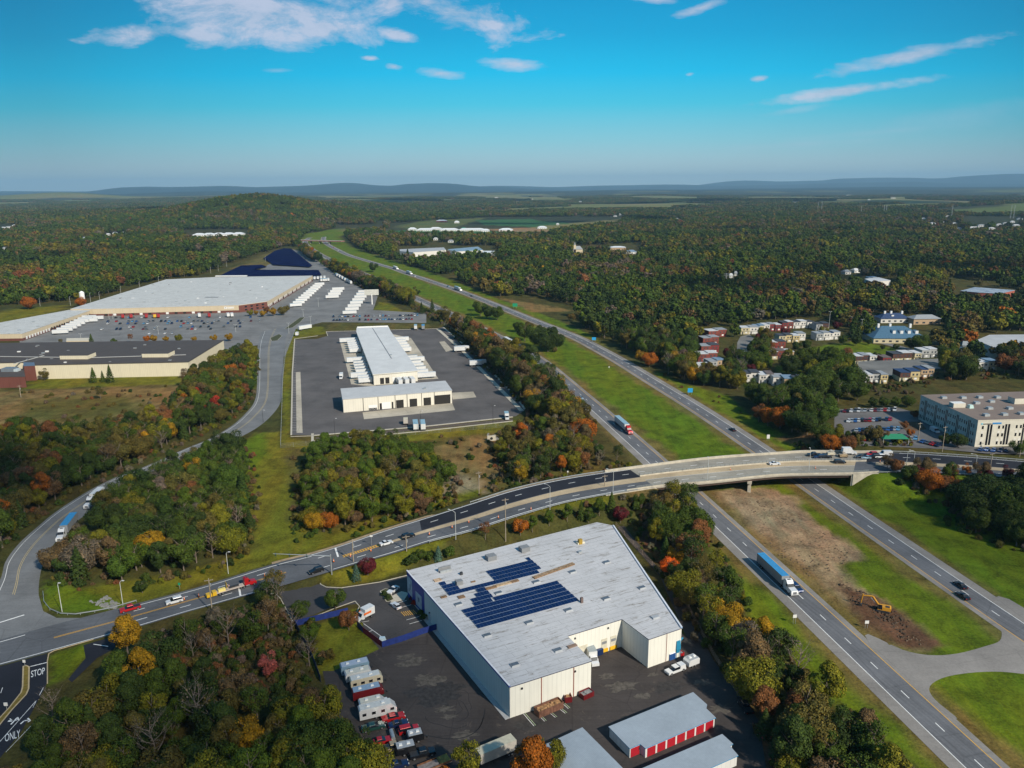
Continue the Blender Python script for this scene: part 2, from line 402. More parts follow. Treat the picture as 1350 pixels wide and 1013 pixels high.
def asphalt(name, col, streak=.18, patch=None, ang=0.0, crack=.35, tint=None):
    """worn asphalt: grain, drifting blotches, wheel streaks along one direction, fine cracks"""
    m = bpy.data.materials.new(name); m.use_nodes = True; T = NT(m.node_tree); T.n.clear()
    tc = T.node('ShaderNodeTexCoord').outputs['Object']
    mp = T.node('ShaderNodeMapping', ins={'Vector': tc, 'Rotation': (0, 0, -ang), 'Scale': (1, 1, 1)}).outputs[0]
    mp2 = T.node('ShaderNodeMapping', ins={'Vector': mp, 'Scale': (.012, 1.1, 1)}).outputs[0]
    a = T.noise(.055, tc, 5, .65); b = T.noise(1.6, tc, 4, .7); s = T.noise(1.0, mp2, 3, .6)
    k = T.math('ADD', T.math('MULTIPLY', T.math('SUBTRACT', a, .5), 1.3), T.math('MULTIPLY', T.math('SUBTRACT', b, .5), .6))
    k = T.math('ADD', k, T.math('MULTIPLY', T.math('SUBTRACT', s, .5), streak * 4))
    k = T.math('ADD', k, 1.0)
    c = T.node('ShaderNodeVectorMath', operation='SCALE', ins={0: tuple(col), 'Scale': k}).outputs[0]
    vo = T.node('ShaderNodeTexVoronoi', feature='DISTANCE_TO_EDGE', ins={'Vector': T.mix(.25, tc, T.node('ShaderNodeTexNoise', ins={'Vector': tc, 'Scale': .25}).outputs[1], 'ADD'), 'Scale': .07})
    c = T.mix(T.math('MULTIPLY', T.ramp(vo.outputs[0], [(0.0, 1.0), (.012, 0.0)]), crack), c, tuple(x * .35 for x in col))
    if patch:
        c = T.mix(T.ramp(T.noise(patch[0], tc, 6, .75, .6), [(patch[1], 0.0), (patch[1] + .1, 1.0)]), c, patch[2])
    bs = T.node('ShaderNodeBsdfPrincipled', ins={'Base Color': c, 'Roughness': .85, 'Specular IOR Level': .25})
    T.l.new(bs.outputs[0], T.node('ShaderNodeOutputMaterial').inputs[0]); MATS[name] = m; return m
A_HWY = asphalt('highway asphalt', (.125, .128, .138), .22, ang=math.atan2(SB[-20, 1] - SB[-120, 1], SB[-20, 0] - SB[-120, 0]))
A_SHO = asphalt('shoulder asphalt', (.22, .205, .19), .05, crack=.2)
A_ROAD = asphalt('road asphalt', (.10, .105, .115), .14, ang=.30)
A_NEW = asphalt('fresh asphalt', (.018, .019, .026), .05, ang=.2, crack=.1)
A_LOT = asphalt('lot asphalt', (.17, .168, .165), .05, crack=.4)
A_GATE = asphalt('access road asphalt', (.155, .16, .165), .08, crack=.3)
A_YARD = asphalt('terminal asphalt', (.100, .092, .090), .08, crack=.25)
A_DARK = asphalt('old dark asphalt', (.052, .044, .041), .12, patch=(.13, .60, (.12, .095, .075)), crack=.4)
CONC = asphalt('concrete paving', (.40, .36, .29), .04, crack=.5)
CONCB = asphalt('bridge concrete', (.33, .30, .255), .12, ang=.06, crack=.15)
SAND = asphalt('sandy median', (.42, .33, .215), .08, crack=0.0, patch=(.3, .62, (.26, .21, .15)))
WPAINT = mat('white road paint', (.72, .72, .70), .6, var=.18, vscale=2); YPAINT = mat('yellow road paint', (.62, .34, .05), .6, var=.15, vscale=2)
KERB = mat('kerb concrete', (.46, .42, .34), .8, var=.15)
def struct(mb, name, parent=None, kind='structure'):
    o = mb.build(name, parent)
    if not parent: o['kind'] = kind
    return o
# SB: traffic comes towards the camera; the line array runs from far to near, so the normal (+) points to the viewer's right = median side
def hwy(line, sgn, name):
    mb = MB(); z = .05
    ribbon(mb, line, 3.75, -3.75, z, A_HWY)
    inner, outer = 1.9, 3.5
    if sgn > 0:     # + side is the median
        ribbon(mb, line, 3.75 + inner, 3.75, z, A_SHO); ribbon(mb, line, -3.75, -3.75 - outer, z, A_SHO)
    else:
        ribbon(mb, line, 3.75 + outer, 3.75, z, A_SHO); ribbon(mb, line, -3.75, -3.75 - inner, z, A_SHO)
    o = struct(mb, name)
    mk = MB(); wd = .11
    my, mw = (YPAINT, WPAINT) if sgn > 0 else (WPAINT, YPAINT)
    ribbon(mk, line, 3.72 + wd, 3.72 - wd, z + .012, my); ribbon(mk, line, -3.72 + wd, -3.72 - wd, z + .012, mw)
    dashes(mk, line, 0, z + .012, WPAINT, phase=4.0, wd=.12)
    mk.build('lane_marking', o)
    return o
hwy(SB, +1, 'highway'); hwy(NB, -1, 'highway')

# ---------------------------------------------------------------- main road, built in cross bands between its two edges
def bandpt(i, t): return tuple(RN[i] + (RS[i] - RN[i]) * t)
def band(mb, i0, i1, t0, t1, z, m, t0b=None, t1b=None):
    t0b = t0 if t0b is None else t0b; t1b = t1 if t1b is None else t1b
    for i in range(i0, i1):
        f0 = (i - i0) / (i1 - i0); f1 = (i + 1 - i0) / (i1 - i0)
        q = [bandpt(i, t0 + (t0b - t0) * f0), bandpt(i, t1 + (t1b - t1) * f0), bandpt(i + 1, t1 + (t1b - t1) * f1), bandpt(i + 1, t0 + (t0b - t0) * f1)]
        mb.face([(a, b, c + z) for a, b, c in q], m)
def thin(mb, i0, i1, t, z, m, wm=.13, tb=None):
    Wd = np.hypot(*(RN[i0] - RS[i0])[:2]); band(mb, i0, i1, t - wm / Wd, t + wm / Wd, z, m, None if tb is None else tb - wm / Wd, None if tb is None else tb + wm / Wd)
def bdash(mb, i0, i1, t, z, m, on=3.0, per=12.19, wm=.14):
    line = np.array([bandpt(i, t) for i in range(i0, i1 + 1)]); dashes(mb, line, 0, z, m, on, per, wm, 2.0)
K = road_idx; I9 = K(9) + 4
mb = MB()
band(mb, 0, K(14), 0, 1, 0, A_ROAD); band(mb, K(18), K(24), 0, 1, 0, A_ROAD)
mbr = struct(mb, 'road')
mb = MB(); band(mb, I9 + 3, K(14), .03, .47, .03, A_NEW, .03, .45); band(mb, K(19) - 6, K(22) - 3, .05, .47, .03, A_NEW)
struct(mb, 'road', None)
mb = MB(); band(mb, K(9), K(14), .50, .58, .05, SAND, .47, .69); band(mb, K(18) + 4, K(21) + 2, .50, .66, .05, SAND)
mb.build('median_strip')['kind'] = 'structure'
mk = MB(); zp = .045
thin(mk, K(4), K(7), .10, zp, WPAINT); thin(mk, K(7), K(14), .04, zp, WPAINT); thin(mk, K(19), K(24), .05, zp, WPAINT)
thin(mk, 0, K(2) + 4, .1, zp, WPAINT); 
thin(mk, 0, K(6), .95, zp, WPAINT); thin(mk, K(7) + 4, K(14), .94, zp, WPAINT); thin(mk, K(19), K(24), .94, zp, WPAINT)
thin(mk, K(3), K(6) + 2, .50, zp, YPAINT, .10); thin(mk, K(3), K(6) + 2, .53, zp, YPAINT, .10)
thin(mk, K(0), K(2), .50, zp, WPAINT, .1)
bdash(mk, K(4), K(6), .30, zp, WPAINT); bdash(mk, K(4), K(6) + 2, .72, zp, WPAINT)
bdash(mk, K(7), I9, .27, zp, WPAINT); bdash(mk, I9 + 4, K(14), .25, zp, WPAINT); bdash(mk, K(7), K(9), .74, zp, WPAINT); bdash(mk, K(9), K(14), .80, zp, WPAINT)
bdash(mk, K(19), K(24), .26, zp, WPAINT); bdash(mk, K(19), K(24), .81, zp, WPAINT)
# hatched yellow nose west of the median, and the one east of the bridge
for a, b, t0, t1 in ((K(8) - 1, K(9) - 1, .48, .57), (K(21), K(23), .48, .66)):
    thin(mk, a, b, t0, zp, YPAINT, .12); thin(mk, a, b, t1, zp, YPAINT, .12)
    n_ = (b - a) * 2
    for k in range(n_):
        i = a + k * (b - a) / n_; i_ = int(i); fr = i - i_
        q = []
        for (di, t) in ((0, t0), (.28, t0), (.62, t1), (.34, t1)):
            ii = min(i + di, b - .01); j = int(ii); f = ii - j
            p0 = np.array(bandpt(j, t)); p1 = np.array(bandpt(j + 1, t)); q.append(tuple(p0 + (p1 - p0) * f + np.array([0, 0, zp])))
        mk.face(q[::-1], YPAINT)
def cross(mk, i, t0, t1, wd, m, z=zp):
    a = np.array(bandpt(i, t0)); b = np.array(bandpt(i, t1)); d = (b - a)[:2]; d /= np.hypot(*d); n = np.array([-d[1], d[0], 0]) * wd
    mk.face([tuple(a - n + (0, 0, z)), tuple(b - n + (0, 0, z)), tuple(b + n + (0, 0, z)), tuple(a + n + (0, 0, z))], m)
cross(mk, K(8) - 2, .04, .48, .3, WPAINT); cross(mk, K(6) - 4, .55, .95, .3, WPAINT)
mk.build('lane_marking', mbr)
# sanded bare verge north of the road, east ramp end white patches
mb = MB()
def vergeband(i0, i1, d0, d1, z, m):
    for i in range(i0, i1):
        q = []
        for j, d in ((i, d0), (i, d1), (i + 1, d1), (i + 1, d0)):
            n = (RN[j] - RS[j])[:2]; n /= np.hypot(*n); q.append((RN[j][0] + n[0] * d, RN[j][1] + n[1] * d, RN[j][2] + z))
        mb.face(q[::-1], m)
vergeband(K(6), K(14) - 2, 0, 1.5, -.04, mat('sandy verge', (.30, .22, .13), .95, var=.3, vscale=.4))
struct(mb, 'verge')

def sheet(name, poly, z, m, parent=None, world=False, smooth=0):
    pts = poly if world else PL(poly)
    if smooth: pts = smooth_poly(pts, smooth, closed=True)
    mb = MB(); pts = [tuple(p) for p in pts]
    A = sum(pts[i - 1][0] * pts[i][1] - pts[i][0] * pts[i - 1][1] for i in range(len(pts)))
    if A < 0: pts = pts[::-1]
    for t in tessellate_polygon([[Vector((p[0], p[1], 0)) for p in pts]]):
        a, b, c = (pts[k] for k in t)
        if (b[0] - a[0]) * (c[1] - a[1]) - (b[1] - a[1]) * (c[0] - a[0]) < 0: b, c = c, b
        mb.face([(a[0], a[1], z), (b[0], b[1], z), (c[0], c[1], z)], m)
    o = mb.build(name, parent)
    if not parent: o['kind'] = 'structure'
    return o
def pair_ribbon(name, L, R, z, m, n=6):
    L = smooth_poly(PL(L), n); R = smooth_poly(PL(R), n); mb = MB()
    for i in range(len(L) - 1): mb.face([(*L[i], z), (*R[i], z), (*R[i + 1], z), (*L[i + 1], z)], m)
    o = mb.build(name); o['kind'] = 'structure'; return o, L, R
ACL = [(-25, 812), (0, 765), (7.7, 740), (25, 717), (48, 696), (77, 672.7), (121, 645), (161, 626), (186, 617.5), (244, 592), (277, 578.5), (305, 562), (322, 547), (335, 530.7), (338.7, 510), (339, 480), (339, 464.7), (341, 450), (345, 438)]
ACR = [(57, 806), (51, 785), (53, 758), (60, 736), (74, 714), (98, 690), (142, 660), (178, 641), (203, 630), (262, 600), (302, 583.5), (336, 566), (357, 549), (370, 530), (373, 505), (374, 472), (375, 458), (379, 440), (387, 428)]
acc, AL, AR = pair_ribbon('road', ACL, ACR, .02, A_GATE)
# junction apron
sheet('road', [(-40, 854), (-25, 812), (0, 765), (51, 785), (57, 806), (75, 815), (110, 815), (150, 806), (150, 818), (0, 860)], .028, A_GATE)
# centre lines of the access road
mk = MB()
def mid(L, R, t): return np.array([(l[0] + (r[0] - l[0]) * t, l[1] + (r[1] - l[1]) * t) for l, r in zip(L, R)])
for t, m_, wd in ((.40, mat('faded yellow paint', (.42, .33, .17), .7), .09), (.44, MATS['faded yellow paint'], .09), (.10, MATS['white road paint'], .08)):
    ribbon(mk, mid(AL, AR, t)[4:], wd, -wd, .04, m_)
l0 = P(0, 821); l1 = P(32, 811); mk.bar(l0, l1, .5, .045, .05, WPAINT)
mk.build('lane_marking', acc)
# lower-left side street (fresh dark asphalt) with island
STREET = sheet('road', [(-60, 894), (-20, 884), (0, 879), (62, 862), (63, 900), (50, 925), (28, 965), (0, 1000), (-40, 1060), (-260, 1060)], .055, A_NEW)
sheet('road', [(110, 851), (127, 846), (160, 838), (150, 856), (128, 868), (95, 900), (90, 896), (113, 868)], .058, A_NEW)
# drive into the front warehouse, its yards
DRIVE = sheet('road', [(366, 776), (385, 768), (425, 758), (421, 768), (428, 774), (450, 776), (500, 768), (545, 757), (600, 765), (640, 800), (585, 830), (520, 852), (500, 856), (480, 832), (474, 796), (440, 800), (385, 822), (372, 790)], .028,
              asphalt('drive asphalt', (.062, .058, .058), .05, crack=.4))
sheet('yard', [(500, 856), (520, 852), (585, 828), (640, 800), (860, 800), (905, 840), (870, 760), (812, 694), (820, 690), (900, 790), (940, 870), (1000, 950), (1010, 1013), (1020, 1100), (480, 1100), (470, 1000), (430, 905), (425, 885), (440, 885)], .022, A_DARK)
# big plant lots, terminal yard
sheet('parking_lot', [(28, 462), (300, 462), (341, 455), (339, 470), (376, 470), (390, 434), (425, 425), (562, 426), (562, 413), (492, 409), (498, 391), (480, 382), (448, 366), (424, 348), (405, 333), (385, 329), (370, 340), (300, 380), (120, 400), (25, 446)], .012, A_LOT)
TERM = sheet('parking_lot', [(388, 448), (418, 447), (432, 443), (430, 437), (574, 433.5), (584, 431.5), (683, 526), (692, 541), (680, 549), (560, 562), (413, 574), (383, 574), (384.5, 490.7)], .02, A_YARD)
# office lot on the plateau
OZ = 5.0
def sheetz(name, poly, z, m, parent=None): return sheet(name, PL(poly, z), z, m, parent, world=True)
sheetz('parking_lot', [(1100, 540), (1182, 537), (1213, 546), (1300, 590), (1240, 592), (1120, 587), (1100, 566)], OZ + .03, asphalt('office lot asphalt', (.13, .125, .125), .05)); sheetz('parking_lot', [(1240, 592.3), (1300, 590.3), (1500, 580), (1500, 603), (1300, 598)], OZ + .034, MATS['office lot asphalt'])
sheetz('planting_bed', [(1184, 556), (1212, 556), (1222, 566), (1196, 570)], OZ + .05, mat('bed bark', (.10, .06, .03), .95, var=.4))
# gravel crossover between the carriageways
sheet('crossover_road', [(1140, 838), (1190, 857), (1225, 864), (1262, 862), (1300, 852), (1318, 845), (1320, 832), (1312, 822), (1300, 800), (1330, 790), (1450, 875), (1450, 905), (1350, 889), (1300, 886), (1250, 892), (1226, 905), (1232, 922), (1262, 948), (1215, 925)], .042, A_SHO, smooth=4)

# ---------------------------------------------------------------- ground sheet with its soils and grasses
GREEN = (.070, .122, .006); GREEN2 = (.100, .112, .010); DRY = (.14, .11, .04); DIRT = (.195, .172, .102); FLOOR = (.046, .052, .014); MUD = (.085, .052, .030); OLIVE = (.075, .075, .018)
CORR = [(440, 303), (403, 309), (390, 322), (405, 338), (440, 354), (490, 374), (545, 398), (600, 424), (670, 462), (700, 482), (745, 516), (800, 568), (835, 603), (860, 640), (905, 655), (925, 700), (945, 745), (975, 790), (1010, 850), (1060, 890), (1120, 945), (1215, 1013), (1290, 1080), (1700, 1300), (1700, 1050), (1420, 872), (1350, 812), (1260, 742), (1200, 695),
        (1150, 655), (1118, 628), (1085, 606), (1048, 584), (1000, 556), (960, 522), (900, 506), (866, 490), (828, 482), (800, 458), (780, 442), (745, 427), (700, 408), (660, 396), (600, 371), (550, 354), (500, 339), (462, 325), (445, 312), (480, 302)]
ZONES = [
    (CORR, GREEN, 1.0), ([(1110, 632), (1190, 630), (1280, 640), (1500, 660), (1500, 930), (1350, 812), (1260, 742), (1150, 662)], GREEN, 1.5),
    ([(370, 592), (380, 578), (683, 552), (715, 590), (800, 612), (800, 640), (700, 645), (560, 690), (450, 722), (380, 740), (390, 640)], OLIVE, 4),
    ([(570, 590), (640, 575), (700, 580), (690, 620), (640, 650), (600, 640)], DRY, 4), ([(575, 628), (610, 625), (640, 640), (655, 655), (625, 662), (590, 668), (580, 655)], DIRT, 2.5),
    ([(305, 600), (345, 570), (372, 570), (378, 600), (385, 680), (425, 715), (340, 755), (332, 690), (320, 630)], GREEN2, 3), ([(300, 595), (345, 568), (352, 600), (330, 625), (308, 618)], GREEN, 1.5),
    ([(0, 515), (240, 508), (232, 535), (190, 560), (120, 568), (-60, 570), (-60, 515)], DRY, 6), ([(30, 528), (150, 520), (190, 540), (120, 556), (20, 556)], OLIVE, 6), ([(40, 500), (252, 495), (262, 506), (38, 513)], GREEN2, .5),
    ([(421, 764), (536, 727), (620, 703), (700, 680), (830, 648), (800, 680), (700, 698), (600, 722), (540, 748), (500, 764), (440, 775)], GREEN2, 1.2),
    ([(100, 800), (165, 799), (260, 774), (358, 743), (453, 717), (560, 682), (640, 657), (640, 642), (560, 664), (450, 698), (350, 726), (250, 752), (150, 770), (100, 780)], GREEN2, 2),
    ([(57, 800), (60, 765), (100, 775), (165, 797), (120, 808), (80, 808)], GREEN, .8), ([(388, 838), (474, 800), (500, 856), (440, 888), (425, 892), (400, 862)], (.105, .135, .012), .6),
    ([(212, 832), (340, 789), (362, 784), (392, 835), (420, 892), (400, 930), (300, 900), (230, 860)], (.045, .05, .016), 4), ([(66, 862), (125, 846), (112, 868), (90, 893), (64, 905)], GREEN, .5),
    ([(-30, 446), (-30, 415), (40, 406), (92, 402), (60, 425), (28, 446)], GREEN2, .8), ([(374, 590), (372, 505), (375, 458), (382, 440), (390, 434), (425, 430), (432, 440), (388, 447), (384, 490), (381, 577), (413, 584), (413, 592)], GREEN2, .4),
    ([(413, 584), (680, 553), (690, 556), (690, 566), (413, 596)], GREEN2, 1.0), ([(582, 428), (598, 430), (700, 530), (698, 545), (684, 526)], OLIVE, .5), ([(492, 411), (500, 398), (512, 400), (530, 410), (560, 411)], GREEN2, .8), ([(436, 426), (560, 427), (576, 432), (430, 437)], OLIVE, .5),
    ([(337, 458), (341, 470), (338, 510), (325, 520), (320, 500), (325, 470)], GREEN, .8), ([(285, 368), (300, 358), (345, 338), (372, 328), (385, 329), (405, 342), (420, 354), (415, 366)], (.10, .095, .03), 2),
    ([(945, 642), (1000, 641), (1046, 655), (1075, 685), (1105, 705), (1142, 738), (1112, 745), (1122, 765), (1160, 790), (1205, 825), (1235, 852), (1215, 860), (1175, 848), (1110, 800), (1060, 760), (1010, 722), (975, 688), (940, 655)], DIRT, 2.6),
    ([(1108, 768), (1150, 785), (1180, 805), (1245, 856), (1228, 864), (1190, 855), (1150, 838), (1122, 806)], MUD, 2.8), ([(1112, 745), (1135, 738), (1160, 755), (1150, 770), (1125, 765)], GREEN, 1),
    ([(840, 648), (900, 652), (915, 690), (870, 670), (810, 668)], DRY, 2), ([(1100, 600), (1200, 600), (1400, 606), (1400, 596), (1240, 592), (1110, 588)], OLIVE, 1), ([(1018, 575), (1100, 588), (1110, 600), (1060, 600)], (.12, .09, .04), 2),
    ([(860, 700), (905, 790), (940, 865), (1000, 948), (1100, 1100), (1040, 1100), (940, 880), (880, 770), (835, 700)], (.095, .05, .028), 2),
    ([(1062, 459), (1130, 450), (1192, 462), (1150, 474), (1110, 480), (1065, 474)], GREEN, 1), ([(1020, 482), (1055, 482), (1060, 494), (1025, 492)], GREEN, 1), ([(660, 393), (700, 400), (760, 410), (700, 412)], DRY, 4),
    # far fields
    ([(520, 300), (560, 292), (640, 288), (600, 300), (560, 304)], (.07, .10, .03), 10), ([(625, 291), (700, 289), (712, 292), (760, 295), (710, 300), (640, 297)], (.03, .10, .035), 5), ([(505, 305), (560, 303), (640, 305), (700, 307), (690, 312), (600, 313), (515, 312)], (.03, .11, .035), 8),
    ([(640, 302), (720, 300), (800, 292), (790, 300), (740, 306), (660, 306)], (.20, .15, .08), 8), ([(700, 300), (760, 294), (830, 288), (800, 296), (720, 304)], (.13, .14, .05), 8), ([(445, 303), (500, 300), (510, 306), (470, 310)], (.10, .10, .04), 8),
    ([(1225, 282), (1300, 279), (1350, 277), (1400, 276), (1400, 283), (1290, 285)], (.07, .11, .03), 14), ([(1320, 275), (1400, 272), (1400, 277), (1330, 279)], (.08, .12, .04), 14),
]
FIELD_Z = [z[0] for z in ZONES[-8:]]
def axis(spec, lo, hi, g):
    a = []; x = spec[0][0]
    for (s, e, st) in spec:
        n = max(1, int(round((e - s) / st))); a += list(np.linspace(s, e, n, endpoint=False))
    a.append(spec[-1][1]); L = []; st = g[0]; x = a[0]
    while x > lo: x -= st; L.append(x); st *= g[1]
    R = []; st = g[0]; x = a[-1]
    while x < hi: x += st; R.append(x); st *= g[1]
    return np.array(L[::-1] + a + R)
gx = axis([(-300, 300, 2.0), (300, 520, 4.0)], -36000, 36000, (6, 1.045)); gy = axis([(90, 400, 2.0), (400, 900, 4.0)], -800, 34000, (6, 1.026))
GXX, GYY = np.meshgrid(gx, gy); fx, fy = GXX.ravel(), GYY.ravel(); hz = height(fx, fy)
def far_open(x, y):
    """open farmland of the far country"""
    D = np.hypot(x, y); return sstep(.50, .56, vnoise(x, y, 380, 51) * .5 + vnoise(x, y, 1400, 52) * .5) * sstep(2900, 4200, D)
DIRTW = PL([z for z in ZONES if z[1] is DIRT][1][0])
def lumps():
    s = np.where((np.abs(fx - 130) < 90) & (fy > 150) & (fy < 330))[0]; i = inpoly(fx[s], fy[s], DIRTW); s = s[i]; hz[s] += (vnoise(fx[s], fy[s], 5, 5) - .4) * .9 + (vnoise(fx[s], fy[s], 14, 6) - .5) * .6
lumps()
def build_ground():
    nx, ny = len(gx), len(gy)
    me = bpy.data.meshes.new('ground'); me.vertices.add(nx * ny)
    me.vertices.foreach_set('co', np.stack([fx, fy, hz], 1).astype(np.float32).ravel())
    ii = (np.arange(ny - 1)[:, None] * nx + np.arange(nx - 1)[None]).ravel(); q = np.stack([ii, ii + 1, ii + nx + 1, ii + nx], 1)
    me.loops.add(q.size); me.loops.foreach_set('vertex_index', q.ravel().astype(np.int32)); me.polygons.add(len(q))
    me.polygons.foreach_set('loop_start', np.arange(0, q.size, 4, dtype=np.int32))
    me.polygons.foreach_set('use_smooth', np.ones(len(q), bool))
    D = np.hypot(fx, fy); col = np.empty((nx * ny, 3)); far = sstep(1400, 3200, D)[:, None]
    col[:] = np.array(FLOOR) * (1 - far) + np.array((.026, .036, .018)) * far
    # far country: patches of farmland and woods
    pn = far_open(fx, fy)
    ff = (pn * .9)[:, None]; cc_ = (np.array((.17, .17, .07)) * (1 - vnoise(fx, fy, 300, 55)[:, None]) + np.array((.09, .14, .04)) * vnoise(fx, fy, 300, 55)[:, None]); col = col * (1 - ff) + cc_ * ff
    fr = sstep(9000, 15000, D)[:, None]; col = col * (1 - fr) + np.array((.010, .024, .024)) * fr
    for poly, c, amp in ZONES:
        wp = PL(poly); xs = [p[0] for p in wp]; ys = [p[1] for p in wp]
        sel = np.where((fx > min(xs) - 12) & (fx < max(xs) + 12) & (fy > min(ys) - 12) & (fy < max(ys) + 12))[0]
        if not len(sel): continue
        sx_ = fx[sel]; sy_ = fy[sel]; f = np.zeros(len(sel))
        for k in range(4):
            jx = (vnoise(sx_, sy_, 7 + 3 * k, 60 + k) - .5) * 3.2 * amp; jy = (vnoise(sx_, sy_, 7 + 3 * k, 70 + k) - .5) * 3.2 * amp
            f += inpoly(sx_ + jx, sy_ + jy, wp)
        f = (f / 4)[:, None]; col[sel] = col[sel] * (1 - f) + np.array(c) * f
    for line in (SB, NB):
        sel = np.where((np.abs(fx) < 420) & (fy > 90) & (fy < 1100))[0]; dmin = np.full(len(sel), 1e9)
        for i in range(0, len(line)): dmin = np.minimum(dmin, np.hypot(fx[sel] - line[i][0], fy[sel] - line[i][1]))
        f = ((1 - sstep(8.2, 12.5, dmin + (vnoise(fx[sel], fy[sel], 9, 91) - .5) * 5)) * .75)[:, None]; col[sel] = col[sel] * (1 - f) + np.array((.12, .095, .035)) * f
    ca = me.color_attributes.new('soil', 'FLOAT_COLOR', 'POINT')
    ca.data.foreach_set('color', np.concatenate([col, np.ones((len(col), 1))], 1).astype(np.float32).ravel())
    me.update(calc_edges=True); me.validate()
    m = bpy.data.materials.new('soil and grass'); m.use_nodes = True; T = NT(m.node_tree); T.n.clear()
    tc = T.node('ShaderNodeTexCoord').outputs['Object']; at = T.node('ShaderNodeVertexColor', layer_name='soil').outputs[0]
    a = T.noise(.018, tc, 5, .6); b = T.noise(.13, tc, 5, .65, .5); c = T.noise(1.3, tc, 3, .7)
    k = T.math('ADD', T.math('MULTIPLY', T.math('SUBTRACT', b, .5), 2.3), T.math('MULTIPLY', T.math('SUBTRACT', c, .5), 1.7)); k = T.math('ADD', k, 1.0)
    cc = T.node('ShaderNodeVectorMath', operation='SCALE', ins={0: at, 'Scale': k}).outputs[0]
    cc = T.mix(T.math('MULTIPLY', T.ramp(a, [(.40, 0.0), (.60, 1.0)]), .6), cc, T.mix(1.0, cc, (1.45, 1.05, .9), 'MULTIPLY'))
    d_ = T.noise(.045, T.node('ShaderNodeMapping', ins={'Vector': tc, 'Rotation': (0, 0, -.17), 'Scale': (1.0, .12, 1)}).outputs[0], 6, .7, .3); cc = T.mix(T.math('MULTIPLY', T.ramp(d_, [(.46, 0.0), (.58, 1.0)]), .6), cc, T.mix(1.0, cc, (1.35, 1.0, 1.05), 'MULTIPLY'))
    cc = T.mix(T.math('MULTIPLY', T.ramp(T.noise(.35, tc, 5, .7), [(.55, 0.0), (.68, 1.0)]), .35), cc, T.mix(1.0, cc, (1.6, 1.25, 1.2), 'MULTIPLY'))
    e_ = T.noise(.55, T.node('ShaderNodeMapping', ins={'Vector': tc, 'Rotation': (0, 0, -.17), 'Scale': (1.0, .05, 1)}).outputs[0], 3, .6); cc = T.node('ShaderNodeVectorMath', operation='SCALE', ins={0: cc, 'Scale': T.math('ADD', .72, T.math('MULTIPLY', e_, .56))}).outputs[0]
    bp = T.node('ShaderNodeBump', ins={'Strength': .6, 'Distance': .5, 'Height': T.noise(.9, tc, 5, .75)})
    bs = T.node('ShaderNodeBsdfPrincipled', ins={'Base Color': cc, 'Roughness': .95, 'Specular IOR Level': .1, 'Normal': bp.outputs[0]})
    T.l.new(bs.outputs[0], T.node('ShaderNodeOutputMaterial').inputs[0]); me.materials.append(m)
    o = bpy.data.objects.new('ground', me); COL.objects.link(o); o['kind'] = 'structure'
build_ground()
# ---------------------------------------------------------------- trees
def leaf_mat(name, gloss=.12):
    m = bpy.data.materials.new(name); m.use_nodes = True; T = NT(m.node_tree); T.n.clear()
    at = T.node('ShaderNodeAttribute', attribute_type='INSTANCER', attribute_name='tcol').outputs['Color']
    tc = T.node('ShaderNodeTexCoord').outputs['Object']
    isl = T.node('ShaderNodeNewGeometry').outputs['Random Per Island']
    n = T.noise(.55, tc, 3, .6)
    k = T.math('ADD', T.math('MULTIPLY', isl, .42), T.math('MULTIPLY', n, 1.9)); k = T.math('ADD', k, -.14)
    c = T.node('ShaderNodeVectorMath', operation='SCALE', ins={0: at, 'Scale': k}).outputs[0]
    c = T.mix(T.math('MULTIPLY', T.math('GREATER_THAN', isl, .8), .5), c, T.mix(1.0, c, (1.7, 1.35, .8), 'MULTIPLY'))
    b = T.node('ShaderNodeBsdfPrincipled', ins={'Base Color': c, 'Roughness': .7, 'Specular IOR Level': gloss})
    T.l.new(b.outputs[0], T.node('ShaderNodeOutputMaterial').inputs[0]); return m
LEAF = leaf_mat('autumn leaves'); BARK = mat('grey bark', (.15, .12, .095), .9, var=.35, vscale=3); TWIG = mat('pale twigs', (.17, .135, .11), .9, var=.4, vscale=1.5)
def quads(pos, nrm, size, rs):
    n = len(pos); nrm = nrm / np.linalg.norm(nrm, axis=1)[:, None]
    r = rs.normal(size=(n, 3)); t = np.cross(nrm, r); t /= np.linalg.norm(t, axis=1)[:, None]; b = np.cross(nrm, t)
    s = size[:, None]; a = rs.uniform(.7, 1.25, (n, 1)); droop = nrm * s * .25
    v = np.stack([pos + t * s * a - droop, pos + b * s, pos - t * s * a - droop * .4, pos - b * s * .9], 1).reshape(-1, 3)
    f = np.arange(n * 4).reshape(-1, 4); return v, f
def mesh_np(name, v, f, m, smooth=False):
    me = bpy.data.meshes.new(name); me.vertices.add(len(v)); me.vertices.foreach_set('co', v.astype(np.float32).ravel())
    me.loops.add(f.size); me.loops.foreach_set('vertex_index', f.ravel().astype(np.int32)); me.polygons.add(len(f))
    me.polygons.foreach_set('loop_start', np.arange(0, f.size, f.shape[1], dtype=np.int32)); me.materials.append(m)
    me.update(calc_edges=True); return me
